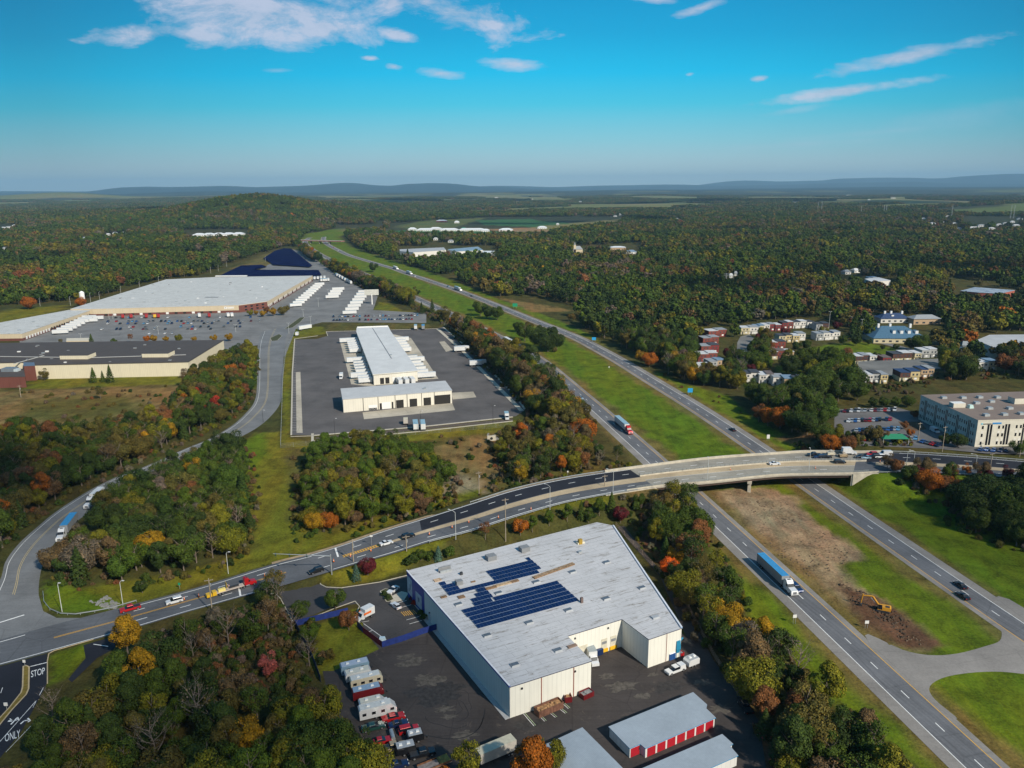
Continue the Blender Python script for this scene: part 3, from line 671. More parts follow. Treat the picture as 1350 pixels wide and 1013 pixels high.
def crown_pts(n, R, Hc, zb, blobs, seed, rb=(.30, .46), top=1.0, ragged=.12):
    rs = np.random.RandomState(seed)
    C = []; Rr = []
    while len(C) < blobs:
        p = rs.uniform(-1, 1, 3); L = np.linalg.norm(p)
        if .35 < L < .82:
            f = 1 - (max(p[2], 0) ** 2) * (1 - top)
            C.append((p[0] * R * f, p[1] * R * f, zb + Hc / 2 + p[2] * Hc / 2 * .92)); Rr.append(R * rs.uniform(*rb))
    C = np.array(C); Rr = np.array(Rr); ctr = np.array([0, 0, zb + Hc * .42])
    k = rs.choice(blobs, n, p=Rr ** 2 / (Rr ** 2).sum()); d = rs.normal(size=(n, 3)); d /= np.linalg.norm(d, axis=1)[:, None]
    out = C[k] - ctr; out /= np.linalg.norm(out, axis=1)[:, None] + 1e-6
    d = d + out * .55 + np.array([0, 0, .18]); d /= np.linalg.norm(d, axis=1)[:, None]
    pos = C[k] + d * (Rr[k] * rs.uniform(.78, 1.0 + ragged * 1.6, n))[:, None]
    nrm = d * .9 + rs.normal(size=(n, 3)) * .35
    return pos, nrm, rs
def trunk_mb(h, r, seed, limbs=6, spread=2.6, start=.3, m=None, twig=False):
    rd = random.Random(seed); mb = MB(); m = m or BARK; pts = [Vector((0, 0, -.4))]
    for k in range(1, 5): pts.append(Vector((rd.uniform(-.25, .25) * k * .6, rd.uniform(-.25, .25) * k * .6, h * k / 4)))
    for k in range(4): mb.tube(pts[k], pts[k + 1], r * (1 - .2 * k), r * (1 - .2 * (k + 1)), m, 6)
    for k in range(limbs):
        t = start + (1 - start) * k / max(1, limbs - 1) * .8; i = min(3, int(t * 4)); b = pts[i].lerp(pts[i + 1], t * 4 - i)
        a = k * 2.4 + rd.uniform(-.4, .4); L = spread * (1.15 - t * .5) * rd.uniform(.8, 1.2)
        mid_ = b + Vector((math.cos(a) * L * .5, math.sin(a) * L * .5, L * .45)); e = mid_ + Vector((math.cos(a + .3) * L * .45, math.sin(a + .3) * L * .45, L * .6))
        mb.tube(b, mid_, r * .42, r * .26, m, 5); mb.tube(mid_, e, r * .26, r * .07, m, 4)
        if twig:
            for q in range(5):
                s_ = mid_.lerp(e, rd.uniform(0, .9)); aa = a + rd.uniform(-1.4, 1.4); l2 = L * rd.uniform(.35, .6); e2 = s_ + Vector((math.cos(aa) * l2, math.sin(aa) * l2, l2 * rd.uniform(.5, 1.4)))
                mb.tube(s_, e2, r * .13, r * .04, m, 3)
                for qq in range(2):
                    s3 = s_.lerp(e2, rd.uniform(.3, .9)); a3 = aa + rd.uniform(-1, 1); mb.tube(s3, s3 + Vector((math.cos(a3) * l2 * .5, math.sin(a3) * l2 * .5, l2 * .6)), r * .06, r * .02, m, 3)
    return mb
# kind: crown mesh + trunk mesh (metres)
PROTO = {}
def proto(key, crown, trunk): PROTO[key] = (crown, trunk.build('trunk').data if trunk else None)
def mesh_of(mb, name='trunk'):
    me = bpy.data.meshes.new(name); me.from_pydata(mb.v, [], mb.f)
    for q in mb.mats: me.materials.append(q)
    me.polygons.foreach_set('material_index', mb.m); me.update(); return me
def decid(key, n, R, Hc, zb, blobs, seed, leaf, trunkm, **kw):
    p, nn, rs = crown_pts(n, R, Hc, zb, blobs, seed, **kw); v, f = quads(p, nn, rs.uniform(.6, 1.2, n) * leaf, rs)
    PROTO[key] = (mesh_np('crown', v, f, LEAF), mesh_of(trunkm))
decid('round', 6000, 4.3, 7.6, 2.4, 24, 1, .22, trunk_mb(8.5, .26, 1))
decid('tall', 6000, 3.6, 10.2, 2.6, 26, 2, .21, trunk_mb(10.5, .27, 2), top=.6)
decid('wide', 8000, 5.6, 7.8, 2.4, 30, 3, .23, trunk_mb(8.2, .34, 3, spread=3.6))
decid('ragged', 4200, 4.0, 8.8, 2.6, 20, 4, .21, trunk_mb(10, .24, 4, 9, 3.0), rb=(.22, .36), ragged=.3)
decid('airy', 1900, 3.7, 8.2, 4.0, 18, 5, .2, trunk_mb(10.5, .22, 5, 9, 3.0, twig=True, m=TWIG), rb=(.2, .34), ragged=.4)
decid('bare', 130, 3.5, 8.0, 4.0, 14, 6, .2, trunk_mb(10.5, .24, 6, 11, 3.2, .25, TWIG, True), rb=(.2, .34), ragged=.5)
decid('shrub', 900, 1.9, 2.5, .2, 12, 7, .22, trunk_mb(1.4, .1, 7, 4, .8), rb=(.3, .5))
def conifer(key, n, R, Hc, zb, seed, leaf):
    rs = np.random.RandomState(seed); t = rs.uniform(0, 1, n) ** .8; lay = np.round(t * 13) / 13; tt = .75 * lay + .25 * t
    a = rs.uniform(0, 2 * np.pi, n); rr = R * (1 - tt) ** .85 * np.sqrt(rs.uniform(.25, 1, n)) * (1 + .22 * np.sin(a * 5 + lay * 40)) + .08
    pos = np.stack([np.cos(a) * rr, np.sin(a) * rr, zb + Hc * tt - rr * .28 + rs.normal(0, .1, n)], 1)
    nrm = np.stack([np.cos(a) * .7, np.sin(a) * .7, np.full(n, .9)], 1) + rs.normal(size=(n, 3)) * .3
    v, f = quads(pos, nrm, rs.uniform(.6, 1.2, n) * leaf, rs); PROTO[key] = (mesh_np('crown', v, f, LEAF), mesh_of(trunk_mb(zb + Hc * .9, .2, seed, 0)))
conifer('conifer', 1900, 3.0, 10.5, 1.0, 11, .30); conifer('spruce', 1200, 1.7, 5.2, .3, 12, .24)
# lighter ones for the far woods
decid('far_round', 420, 4.5, 7.6, 1.6, 15, 21, .80, trunk_mb(3, .2, 21, 0)); decid('far_tall', 400, 3.9, 9.8, 1.2, 15, 22, .78, trunk_mb(3, .2, 22, 0), top=.7)
decid('far_airy', 240, 4.1, 8.2, 2.0, 14, 23, .55, trunk_mb(7.5, .22, 23, 6, 3, m=TWIG), ragged=.4); conifer('far_conifer', 260, 3.0, 10.5, .6, 24, .75)
def clump(key, seed, nt, R, sz):
    rs = np.random.RandomState(seed); V = []; Fc = []; o = 0
    for k in range(nt):
        a = rs.uniform(0, 6.28); r = R * math.sqrt(rs.uniform()); p, nn, r2 = crown_pts(26, 5.2, 8.5, .5, 6, seed * 50 + k, rb=(.4, .6)); s = rs.uniform(.8, 1.25)
        v, f = quads(p * s, nn, r2.uniform(1.3, 2.2, 26), r2); V.append(v + np.array([math.cos(a) * r, math.sin(a) * r, 0])); Fc.append(f + o); o += len(v)
    PROTO[key] = (mesh_np('crown', np.concatenate(V), np.concatenate(Fc), LEAF), None)
clump('clump_a', 31, 15, 17, 1); clump('clump_b', 32, 12, 16, 1)
HUE = {'dark green': (.028, .047, .009), 'green': (.042, .067, .009), 'mid green': (.050, .080, .008), 'yellow-green': (.110, .108, .009), 'olive': (.082, .070, .016), 'golden': (.23, .135, .008), 'orange': (.27, .085, .010), 'rust-brown': (.14, .060, .022),
       'red': (.26, .035, .018), 'crimson': (.075, .012, .016), 'brown': (.10, .068, .032), 'pink-red': (.26, .07, .06), 'blue-green': (.05, .095, .07), 'grey-brown': (.11, .09, .065), 'bright orange-red': (.62, .11, .012)}
def pick(wts, r):
    t = sum(w_ for _, w_ in wts); r *= t
    for k, w_ in wts:
        r -= w_
        if r <= 0: return k
    return wts[-1][0]
MIXA = [('dark green', 20), ('green', 26), ('mid green', 16), ('yellow-green', 12), ('olive', 12), ('golden', 3), ('orange', 2), ('rust-brown', 3), ('brown', 5)]
MIXL = [('dark green', 26), ('green', 20), ('olive', 16), ('yellow-green', 9), ('orange', 2.5), ('rust-brown', 6), ('golden', 1.5), ('brown', 10), ('red', .6)]
MIXB = [('dark green', 34), ('green', 26), ('mid green', 8), ('yellow-green', 9), ('olive', 14), ('golden', 2), ('rust-brown', 5), ('brown', 8), ('grey-brown', 4)]
MIXS = [('green', 17), ('dark green', 18), ('yellow-green', 17), ('olive', 16), ('golden', 4), ('orange', 2), ('rust-brown', 5), ('brown', 7), ('grey-brown', 3)]
MIXF = [('dark green', 34), ('green', 28), ('mid green', 13), ('yellow-green', 9), ('olive', 15), ('golden', .8), ('orange', .6), ('rust-brown', 3.5), ('brown', 8), ('grey-brown', 4)]
MIXW = [('grey-brown', 5), ('brown', 6), ('olive', 10), ('green', 10), ('dark green', 6)]
SHP = [('round', 34), ('tall', 24), ('ragged', 20), ('wide', 10), ('airy', 6), ('conifer', 4), ('bare', 1)]
SHPS = [('round', 24), ('tall', 20), ('ragged', 28), ('airy', 14), ('bare', 5), ('conifer', 6), ('wide', 6)]
SHPW = [('bare', 9), ('airy', 8), ('ragged', 12), ('shrub', 71)]
# near woods: base polygons (photo px), hues, shapes, spacing, size, a phrase for the labels
WOODS = [
    ('wood beside the access road curve', [(-60, 580), (120, 574), (200, 566), (228, 545), (243, 512), (262, 503), (300, 474), (322, 466), (333, 474), (330, 520), (314, 543), (272, 568), (238, 583), (180, 608), (110, 645), (64, 664), (38, 688), (14, 716), (-12, 745), (-60, 770)], MIXL, SHP, 6.3, .95),
    ('wood enclosed by the access road', [(207, 636), (262, 606), (304, 592), (318, 604), (324, 640), (320, 700), (312, 728), (295, 742), (230, 757), (165, 766), (105, 768), (78, 760), (66, 752), (68, 738), (82, 718), (104, 697), (147, 668), (182, 648)], MIXB, SHP, 6.0, .92),
    ('thicket below the truck yard', [(402, 650), (416, 606), (450, 592), (520, 586), (575, 610), (590, 640), (585, 665), (550, 680), (500, 688), (450, 697), (404, 700)], [('green', 20), ('mid green', 26), ('yellow-green', 22), ('olive', 10), ('brown', 6)], SHP, 6.2, .85),
    ('scrub wood between dirt patch and bridge', [(690, 566), (730, 560), (790, 585), (822, 606), (818, 612), (760, 622), (700, 637), (655, 648), (668, 625), (655, 600)], MIXS, SHPS, 6.4, .85),
    ('belt between truck yard and highway', [(392, 326), (404, 340), (440, 356), (474, 371), (500, 381), (545, 404), (598, 430), (668, 472), (698, 493), (742, 528), (786, 570), (826, 606), (790, 600), (740, 566), (704, 548), (690, 528), (640, 480), (596, 432), (566, 414), (524, 396), (497, 388), (470, 373), (440, 358), (410, 338)], MIXS, SHP, 6.8, 1.36),
    ('wood in the lower left corner', [(92, 945), (112, 925), (140, 890), (168, 868), (205, 858), (222, 880), (300, 925), (400, 940), (424, 935), (452, 975), (490, 1002), (520, 1060), (560, 1120), (-140, 1120), (-60, 1110), (20, 1045), (60, 995)], MIXB, SHP, 5.8, .88),
    ('marsh beside the main road', [(214, 834), (340, 792), (362, 788), (390, 835), (415, 890), (400, 915), (300, 895), (232, 862)], MIXW, SHPW, 5.0, .75),
    ('belt between warehouse and highway', [(872, 668), (905, 672), (922, 705), (945, 755), (962, 795), (1002, 850), (1052, 900), (1112, 960), (1170, 1013), (1240, 1090), (1040, 1110), (1012, 1000), (1002, 950), (968, 905), (935, 850), (905, 800), (885, 765), (858, 715), (845, 690)], MIXS, SHPS, 6.0, .95),
    ('dark clump in the right meadow', [(1262, 660), (1350, 655), (1460, 665), (1460, 745), (1360, 725), (1300, 712), (1270, 695)], [('dark green', 6), ('green', 3)], [('wide', 3), ('round', 2)], 7.5, 1.3),
    ('hedge on the slope below the bridge road', [(1160, 634), (1230, 640), (1330, 648), (1460, 660), (1460, 672), (1330, 664), (1240, 662), (1200, 652)], [('rust-brown', 4), ('orange', 2), ('green', 4), ('crimson', 2), ('brown', 4)], [('round', 2), ('shrub', 4), ('ragged', 2)], 5.0, .62),
    ('scrub behind the bridge', [(1056, 594), (1098, 590), (1200, 592), (1200, 598), (1110, 600), (1066, 600)], [('olive', 3), ('brown', 4), ('green', 1)], [('shrub', 5), ('round', 1)], 4.0, .7),
]
# clearings of the country beyond
EW_EDGE = [(440, 296), (452, 300), (458, 316), (474, 329), (492, 340), (520, 349), (552, 359), (600, 373), (640, 387), (660, 392), (700, 398), (750, 424), (782, 438), (802, 455), (830, 481), (872, 489), (900, 504), (960, 518), (985, 533), (1000, 553), (1030, 570), (1052, 584), (1078, 584), (1090, 582), (1088, 566), (1084, 548), (1096, 534), (1182, 532), (1215, 514), (1320, 510), (1500, 518)]
CLEAR = [
    [(-300, 480), (-300, 418), (38, 402), (94, 397), (128, 392), (205, 370), (262, 364), (300, 350), (345, 334), (378, 325), (396, 326), (425, 345), (452, 361), (484, 380), (504, 391), (530, 400), (562, 410), (600, 430), (700, 540), (700, 620), (200, 620), (-300, 600)],
    [(914, 436), (962, 426), (968, 440), (966, 470), (956, 500), (912, 498)], [(968, 446), (998, 440), (1000, 452), (990, 470), (985, 485), (966, 482)], [(968, 428), (1080, 418), (1114, 432), (1112, 455), (1060, 456), (1008, 450), (990, 440)], [(1008, 448), (1060, 448), (1064, 484), (1018, 490)],
    [(978, 488), (1066, 494), (1066, 531), (972, 526)], [(1056, 456), (1110, 448), (1196, 455), (1200, 468), (1150, 478), (1100, 486), (1062, 484)], [(1112, 464), (1240, 458), (1246, 482), (1236, 524), (1130, 526), (1114, 500)], [(1150, 418), (1238, 414), (1240, 452), (1200, 466), (1150, 458)],
    [(1278, 440), (1400, 438), (1400, 478), (1280, 470)], [(1252, 380), (1345, 380), (1345, 404), (1252, 402)], [(1132, 366), (1180, 366), (1180, 380), (1132, 380)], [(1284, 478), (1320, 480), (1320, 494), (1284, 492)], [(925, 364), (965, 368), (962, 376), (925, 372)],
    [(520, 325), (655, 324), (662, 344), (520, 346)], [(655, 392), (700, 390), (770, 408), (745, 424), (700, 412)], [(1100, 370), (1138, 362), (1140, 372), (1105, 378)], [(755, 325), (845, 320), (848, 334), (755, 338)],
    [(515, 296), (640, 287), (830, 286), (815, 298), (740, 306), (712, 313), (600, 314), (505, 313)], [(442, 300), (505, 297), (512, 308), (450, 308)], [(240, 306), (330, 305), (330, 315), (240, 316)], [(-60, 298), (15, 298), (15, 306), (-60, 306)],
    [(1220, 280), (1400, 274), (1400, 284), (1290, 287)], [(1268, 288), (1345, 288), (1345, 300), (1268, 300)],
]
CLW = [PL(c) for c in CLEAR]; EWW = PL(EW_EDGE) ; CORRW = PL(CORR)
TREES = []   # x, y, z, yaw, scale, shape, hue, wood
rt = np.random.RandomState(99)
def grid(poly, sp):
    xs = [p[0] for p in poly]; ys = [p[1] for p in poly]
    gx_, gy_ = np.meshgrid(np.arange(min(xs), max(xs), sp), np.arange(min(ys), max(ys), sp)); gx_ = gx_ + (np.arange(gx_.shape[0])[:, None] % 2) * sp / 2
    gx_ = (gx_ + rt.uniform(-.36, .36, gx_.shape) * sp).ravel(); gy_ = (gy_ + rt.uniform(-.36, .36, gy_.shape) * sp).ravel()
    m_ = inpoly(gx_, gy_, poly); return gx_[m_], gy_[m_]
KEEPOUT = []
def tree(px, py, shape, hue, s=1.0, wood=None, label=None):
    x, y, z = G(px, py); TREES.append([x, y, z, random.uniform(0, 6.28), s, shape, hue, wood, label])
for (wname, poly, hues, shapes, sp, size) in WOODS:
    xs_, ys_ = grid(PL(poly), sp); zs_ = height(xs_, ys_); big = vnoise(xs_, ys_, 26, 5)
    for x, y, z, b_ in zip(xs_, ys_, zs_, big):
        r = (rt.uniform() * .55 + b_ * .45) if wname.startswith('wood') else rt.uniform()
        hue = pick(hues, min(.999, r if rt.uniform() < .35 else rt.uniform())); shape = pick(shapes, rt.uniform())
        if shape == 'conifer': hue = 'dark green'
        if shape == 'bare' and hue not in ('grey-brown', 'brown'): hue = 'grey-brown'
        TREES.append([x, y, z, rt.uniform(0, 6.28), size * rt.uniform(.72, 1.22), shape, hue, wname, None])
# trees that stand by themselves: px of the foot, shape, hue, scale, label
SOLO = [
    (397, 816, 'round', 'green', .62, 'rounded green tree between the drive and the blue fence corner'), (443, 804, 'round', 'green', .68, 'rounded green tree on the grass tip beside the drive'),
    (409, 848, 'round', 'mid green', .55, 'young green tree standing on the fenced lawn'), (460, 831, 'round', 'rust-brown', .60, 'rust and green tree at the blue fence beside the white van'),
    (485, 759, 'round', 'crimson', .62, 'dark purple tree on the verge beside the warehouse drive'), (470, 766, 'conifer', 'blue-green', .55, 'pale conifer beside the purple tree on the verge'),
    (188, 782, 'round', 'dark green', .45, 'small dark round tree alone on the junction lawn'), (578, 738, 'spruce', 'blue-green', .95, 'blue spruce behind the north corner of the warehouse'),
    (686, 706, 'round', 'orange', .62, 'orange and yellow tree between the warehouse and the main road'), (702, 702, 'tall', 'mid green', .50, 'slim green tree right beside the orange verge tree'),
    (640, 712, 'airy', 'rust-brown', .55, 'thin rust coloured tree behind the warehouse roof'), (724, 694, 'tall', 'mid green', .48, None), (748, 688, 'tall', 'mid green', .52, None), (766, 686, 'conifer', 'green', .62, None), (790, 680, 'tall', 'mid green', .58, None), (806, 676, 'conifer', 'green', .72, None), (776, 690, 'tall', 'green', .5, None), (818, 690, 'round', 'crimson', .62, 'dark red bush tree below the bridge ramp'), (842, 668, 'round', 'green', .5, None), (838, 672, 'shrub', 'green', 1.1, None),
    (555, 740, 'round', 'green', .42, None), (545, 742, 'shrub', 'dark green', 1.1, None), (565, 738, 'shrub', 'green', 1.0, None), (594, 733, 'shrub', 'green', 1.1, None), (538, 745, 'shrub', 'dark green', .9, None),
    (912, 706, 'wide', 'green', 1.0, 'big green tree hanging over the highway south of the bridge'), (892, 716, 'wide', 'green', .95, 'big green tree behind the red tree south of the bridge'), (925, 715, 'round', 'mid green', .95, 'big green tree closest to the highway shoulder south of the bridge'),
    (882, 762, 'ragged', 'bright orange-red', .72, 'flaming orange-red tree beside the warehouse track'), (890, 748, 'ragged', 'golden', .7, 'golden tree behind the flaming orange-red tree'),
    (356, 893, 'ragged', 'pink-red', .62, 'pinkish red tree above the lower left wood'), (262, 968, 'bare', 'grey-brown', 1.15, 'dead pale tree with bare limbs in the lower left wood'), (72, 955, 'bare', 'grey-brown', .8, 'bare pale tree beside the dark side street'),
    (415, 700, 'wide', 'golden', .62, 'golden-orange tree on the left of a pair by the main road'), (433, 698, 'wide', 'orange', .60, 'orange tree on the right of a pair by the main road'),
    (482, 590, 'wide', 'yellow-green', .82, 'bright yellow-green tree just below the truck yard kerb'), (425, 596, 'round', 'yellow-green', .7, 'yellow-green tree below the left end of the truck yard'),
    (59, 662, 'tall', 'orange', 1.0, 'bright orange tree over the access road curve'), (45, 640, 'round', 'red', 1.0, 'rusty red tree in the wood by the access road'), (5, 700, 'tall', 'orange', .95, 'orange tree at the left edge above the access road'),
    (190, 920, 'tall', 'golden', 1.05, 'tall golden tree rising over the lower left wood'), (170, 868, 'tall', 'golden', 1.0, 'golden tree beside the main road at the lower left wood'),
    (145, 948, 'round', 'yellow-green', 1.05, None), (330, 700, 'conifer', 'dark green', .8, None),
    (702, 1050, 'tall', 'orange', 1.1, 'orange tree over the yard between trailer and storage roof'), (722, 1022, 'round', 'yellow-green', .8, 'yellow-green tree over the grey storage roof'), (618, 1030, 'ragged', 'yellow-green', .8, 'yellow-green tree beside the cream box trailer'), (590, 1060, 'round', 'orange', .8, 'orange tree at the bottom edge beside the rusty flatbed'),
    (430, 960, 'round', 'yellow-green', .95, 'yellow-green tree over the parked caravans'), (440, 1005, 'wide', 'green', .9, 'broad green tree beside the red car row'), (480, 1040, 'wide', 'yellow-green', .95, 'broad yellow-green tree at the bottom edge below the parked cars'), (400, 1015, 'wide', 'green', 1.0, None), (385, 965, 'round', 'yellow-green', .9, None),
    (59, 502, 'ragged', 'olive', .75, 'thin tree against the cream wall of the dark-roofed building'), (124, 505, 'conifer', 'green', .95, 'left conifer of three against the cream wall'), (136, 504, 'conifer', 'green', .62, 'small middle conifer of three against the cream wall'), (146, 505, 'conifer', 'dark green', 1.0, 'tall right conifer of three against the cream wall'),
    (243, 500, 'airy', 'grey-brown', .6, 'small bare bush tree at the corner of the cream wall'), (309, 484, 'wide', 'yellow-green', .95, 'large yellow-green tree beside the road at the dark-roofed building'), (292, 502, 'round', 'dark green', .9, None), (270, 520, 'wide', 'green', .95, None), (133, 527, 'airy', 'olive', .65, 'lone thin tree in the dry field'),
    (282, 451, 'round', 'golden', .66, 'golden tree at the right end of the plant car park row'), (302, 450, 'round', 'golden', .68, 'second golden tree at the right end of the plant car park row'), (256, 451, 'round', 'golden', .5, None), (236, 452, 'round', 'yellow-green', .68, None), (219, 452, 'round', 'golden', .55, None), (203, 452, 'round', 'golden', .66, None), (194, 452, 'round', 'orange', .62, None), (172, 452, 'airy', 'rust-brown', .6, None), (121, 454, 'conifer', 'green', .8, 'dark green conifer at the end of the plant car park'), (80, 456, 'airy', 'olive', .5, None), (150, 452, 'shrub', 'green', 1.2, None),
    (372, 416, 'wide', 'olive', .75, None), (360, 417, 'round', 'golden', .8, None), (347, 418, 'round', 'golden', .72, None), (352, 414, 'round', 'rust-brown', .7, None), (330, 417, 'round', 'yellow-green', .68, None), (338, 416, 'round', 'golden', .5, None), (378, 412, 'round', 'olive', .7, None),
    (493, 359, 'round', 'dark green', 1.5, 'big dark tree alone in the far highway median'), (551, 390, 'round', 'dark green', .7, None), (547, 385, 'airy', 'olive', .6, None), (568, 381, 'bare', 'grey-brown', .9, None),
    (634, 417, 'round', 'green', 1.4, None), (645, 421, 'round', 'dark green', 1.45, None), (656, 422, 'round', 'green', 1.35, None), (628, 410, 'round', 'green', .9, None),
    (692, 450, 'round', 'green', 1.5, None), (708, 459, 'round', 'dark green', 1.6, None), (722, 464, 'wide', 'dark green', 1.5, None), (734, 462, 'round', 'dark green', 1.4, None), (712, 446, 'round', 'green', 1.15, None), (697, 440, 'round', 'olive', 1.0, None), (683, 438, 'round', 'green', 1.0, None), (731, 464, 'shrub', 'olive', 1.3, None), (728, 446, 'round', 'dark green', 1.1, None),
    (724, 496, 'round', 'dark green', 1.0, 'dark tree on the left shoulder of the highway above the red lorry'),
    (845, 480, 'round', 'golden', .95, 'golden-orange tree at the wood edge beside the highway lawn'), (856, 484, 'wide', 'orange', .9, 'orange tree at the wood edge beside the highway lawn'), (890, 488, 'airy', 'golden', 1.05, None),
    (1012, 562, 'round', 'orange', 1.0, None), (1028, 565, 'wide', 'orange', 1.0, 'large orange tree on the highway bank'), (1000, 556, 'ragged', 'rust-brown', .9, None), (1052, 570, 'wide', 'dark green', 1.0, None), (1064, 574, 'round', 'dark green', 1.1, None), (1094, 596, 'wide', 'orange', .78, 'round orange tree beside the office car park'), (1118, 596, 'round', 'rust-brown', .72, 'rusty tree beside the office car park'), (1085, 584, 'wide', 'green', .85, None), (1100, 580, 'round', 'yellow-green', .8, None),
    (1262, 590, 'wide', 'dark green', .62, 'dark rounded tree at the foot of the grey office wall'), (1245, 588, 'round', 'dark green', .6, 'dark tree left of the rounded one by the office'), (1340, 600, 'round', 'green', .75, 'green tree at the right end of the office front'), (1205, 552, 'round', 'rust-brown', .45, None), (1192, 566, 'round', 'rust-brown', .4, None), (1200, 576, 'round', 'orange', .4, None),
    (1165, 538, 'round', 'green', .6, None), (1180, 538, 'round', 'green', .58, None), (1196, 537, 'wide', 'green', .6, None), (1150, 538, 'round', 'dark green', .55, None),
    (1075, 478, 'round', 'dark green', .62, 'first of two dark trees on the park field'), (1094, 481, 'round', 'dark green', .7, 'second of two dark trees on the park field'), (1040, 495, 'wide', 'dark green', 1.2, None), (1080, 520, 'wide', 'green', 1.5, None), (1120, 515, 'wide', 'dark green', 1.4, None), (1105, 530, 'round', 'dark green', 1.3, None), (1066, 522, 'wide', 'yellow-green', 1.2, None), (1095, 528, 'round', 'green', 1.2, None), (1130, 528, 'round', 'green', 1.2, None),
    (960, 474, 'round', 'crimson', .85, 'dark purple tree beside the houses and the estate street'), (1035, 444, 'round', 'crimson', .8, None), (1103, 436, 'round', 'crimson', .85, None), (1005, 446, 'round', 'yellow-green', .95, 'bright green tree at the bend of the estate street'), (990, 492, 'round', 'crimson', .7, None), (1002, 492, 'round', 'yellow-green', .8, None), (1000, 452, 'round', 'crimson', .7, None), (975, 500, 'bare', 'grey-brown', 1.1, None), (1050, 463, 'round', 'dark green', .8, None), (1063, 462, 'round', 'green', .8, None), (1110, 455, 'round', 'green', .8, None), (1128, 456, 'round', 'dark green', .85, None), (1212, 464, 'wide', 'green', 1.15, 'large pale green tree beside the blue roof'), (1200, 462, 'round', 'green', 1.0, None), (1181, 462, 'round', 'dark green', .5, None), (1145, 455, 'round', 'dark green', .5, None), (1163, 462, 'round', 'dark green', .4, None), (1155, 478, 'round', 'dark green', .7, None), (1085, 445, 'round', 'yellow-green', .9, None),
    (1225, 648, 'wide', 'orange', .85, 'orange tree on the slope below the bridge road'), (1240, 648, 'round', 'rust-brown', .8, None), (1284, 648, 'round', 'orange', .62, None), (1195, 633, 'round', 'green', .55, None), (1208, 640, 'round', 'dark green', .5, None), (1320, 650, 'tall', 'dark green', .55, None), (1340, 652, 'conifer', 'dark green', .55, None),
    (570, 413, 'conifer', 'dark green', 1.15, None), (556, 414, 'conifer', 'dark green', 1.1, None), (598, 432, 'round', 'orange', .9, None),
    (108, 405, 'wide', 'orange', .9, 'orange tree behind the white silo'), (38, 408, 'wide', 'orange', 1.2, 'orange tree behind the grass bank of the plant'),
]
SOLOX = []
for (px, py, sh, hu, s_, lb) in SOLO:
    tree(px, py, sh, hu, s_, 'solo', lb); SOLOX.append((TREES[-1][0], TREES[-1][1], 3.0 * s_))
# the far woods
def add_far():
    out = []
    for (d0, d1, sp) in ((300, 620, 8.4), (620, 1300, 10.4), (1300, 3300, 12.5), (3300, 9000, 30)):
        hwid = d1 * .72; xs_, ys_ = grid([(-hwid, d0 * .7), (hwid, d0 * .7), (hwid, d1), (-hwid, d1)], sp)
        D = np.hypot(xs_, ys_); k = (D >= d0) & (D < d1) & (np.abs(xs_) < ys_ * .70 + 25); xs_, ys_ = xs_[k], ys_[k]
        qx, qy = PX(xs_, ys_)
        edge = np.interp(qx, [p[0] for p in EW_EDGE], [p[1] for p in EW_EDGE], left=0)
        ok = np.where(qx < 442, qy < 470, qy < edge); ok &= ~inpoly(xs_, ys_, CORRW)
        for c in CLW: ok &= ~inpoly(xs_, ys_, c)
        ok &= ~((vnoise(xs_, ys_, 60, 8) > .80) & (ys_ > 700)) ; xs_, ys_ = xs_[ok], ys_[ok]
        ok = np.ones(len(xs_), bool)
        for line, rad in ((SB, 17), (NB, 19)):
            for i in range(0, len(line), 3):
                if line[i][1] > d0 * .6: ok &= np.hypot(xs_ - line[i][0], ys_ - line[i][1]) > rad
        if d0 > 3000: ok &= ~(far_open(xs_, ys_) > rt.uniform(.2, .9, len(xs_)))
        xs_, ys_ = xs_[ok], ys_[ok]
        zs_ = height(xs_, ys_); hn = vnoise(xs_, ys_, 90, 12) * .6 + vnoise(xs_, ys_, 34, 13) * .4
        for x, y, z, h_ in zip(xs_, ys_, zs_, hn):
            out.append((x, y, z, h_, d0))
    return out
FARW = add_far()
FH = [(3, 302, 9), (12, 301, 8), (20, 299, 7), (6, 330, 6), (142, 311, 5), (151, 309, 5), (163, 309, 6), (110, 316, 5), (574, 317, 6), (594, 320, 8), (735, 297, 4), (811, 286, 5), (817, 284, 4), (683, 268, 4), (765, 267, 5), (893, 290, 4), (943, 263, 5), (1048, 268, 8), (1146, 264, 3), (1230, 296, 7), (1243, 295, 5), (1258, 296, 7), (1285, 302, 12), (1294, 299, 8), (1318, 298, 7), (1326, 296, 6), (1340, 299, 8), (1118, 362, 10), (1130, 360, 9), (880, 283, 4), (505, 271, 5), (640, 262, 9), (655, 261, 6), (530, 270, 5), (1178, 262, 6), (1300, 265, 6), (964, 367, 5), (970, 364, 4), (1270, 470, 9), (1273, 462, 8), (1335, 294, 5), (700, 263, 7), (590, 266, 8), (1010, 262, 6), (1120, 258, 8), (820, 262, 6), (1308, 303, 8), (1265, 303, 6), (1218, 290, 5), (1345, 290, 6), (1250, 287, 5)]
SEEN = [(a, b, w_, .10) for a, b, w_ in FH] + [(a, b, w_, .07) for a, b, w_ in ((1222, 433, 36), (1187, 458, 62), (1302, 489, 24), (1150, 373, 12), (1155, 508, 28), (1199, 505, 26), (1222, 501, 18), (1300, 388, 74), (1158, 374, 38), (762, 336, 16), (815, 333, 22), (832, 337, 16), (590, 334, 130), (1018, 438, 80), (1085, 440, 16), (262, 316, 0), (290, 314, 70), (620, 308, 200))]
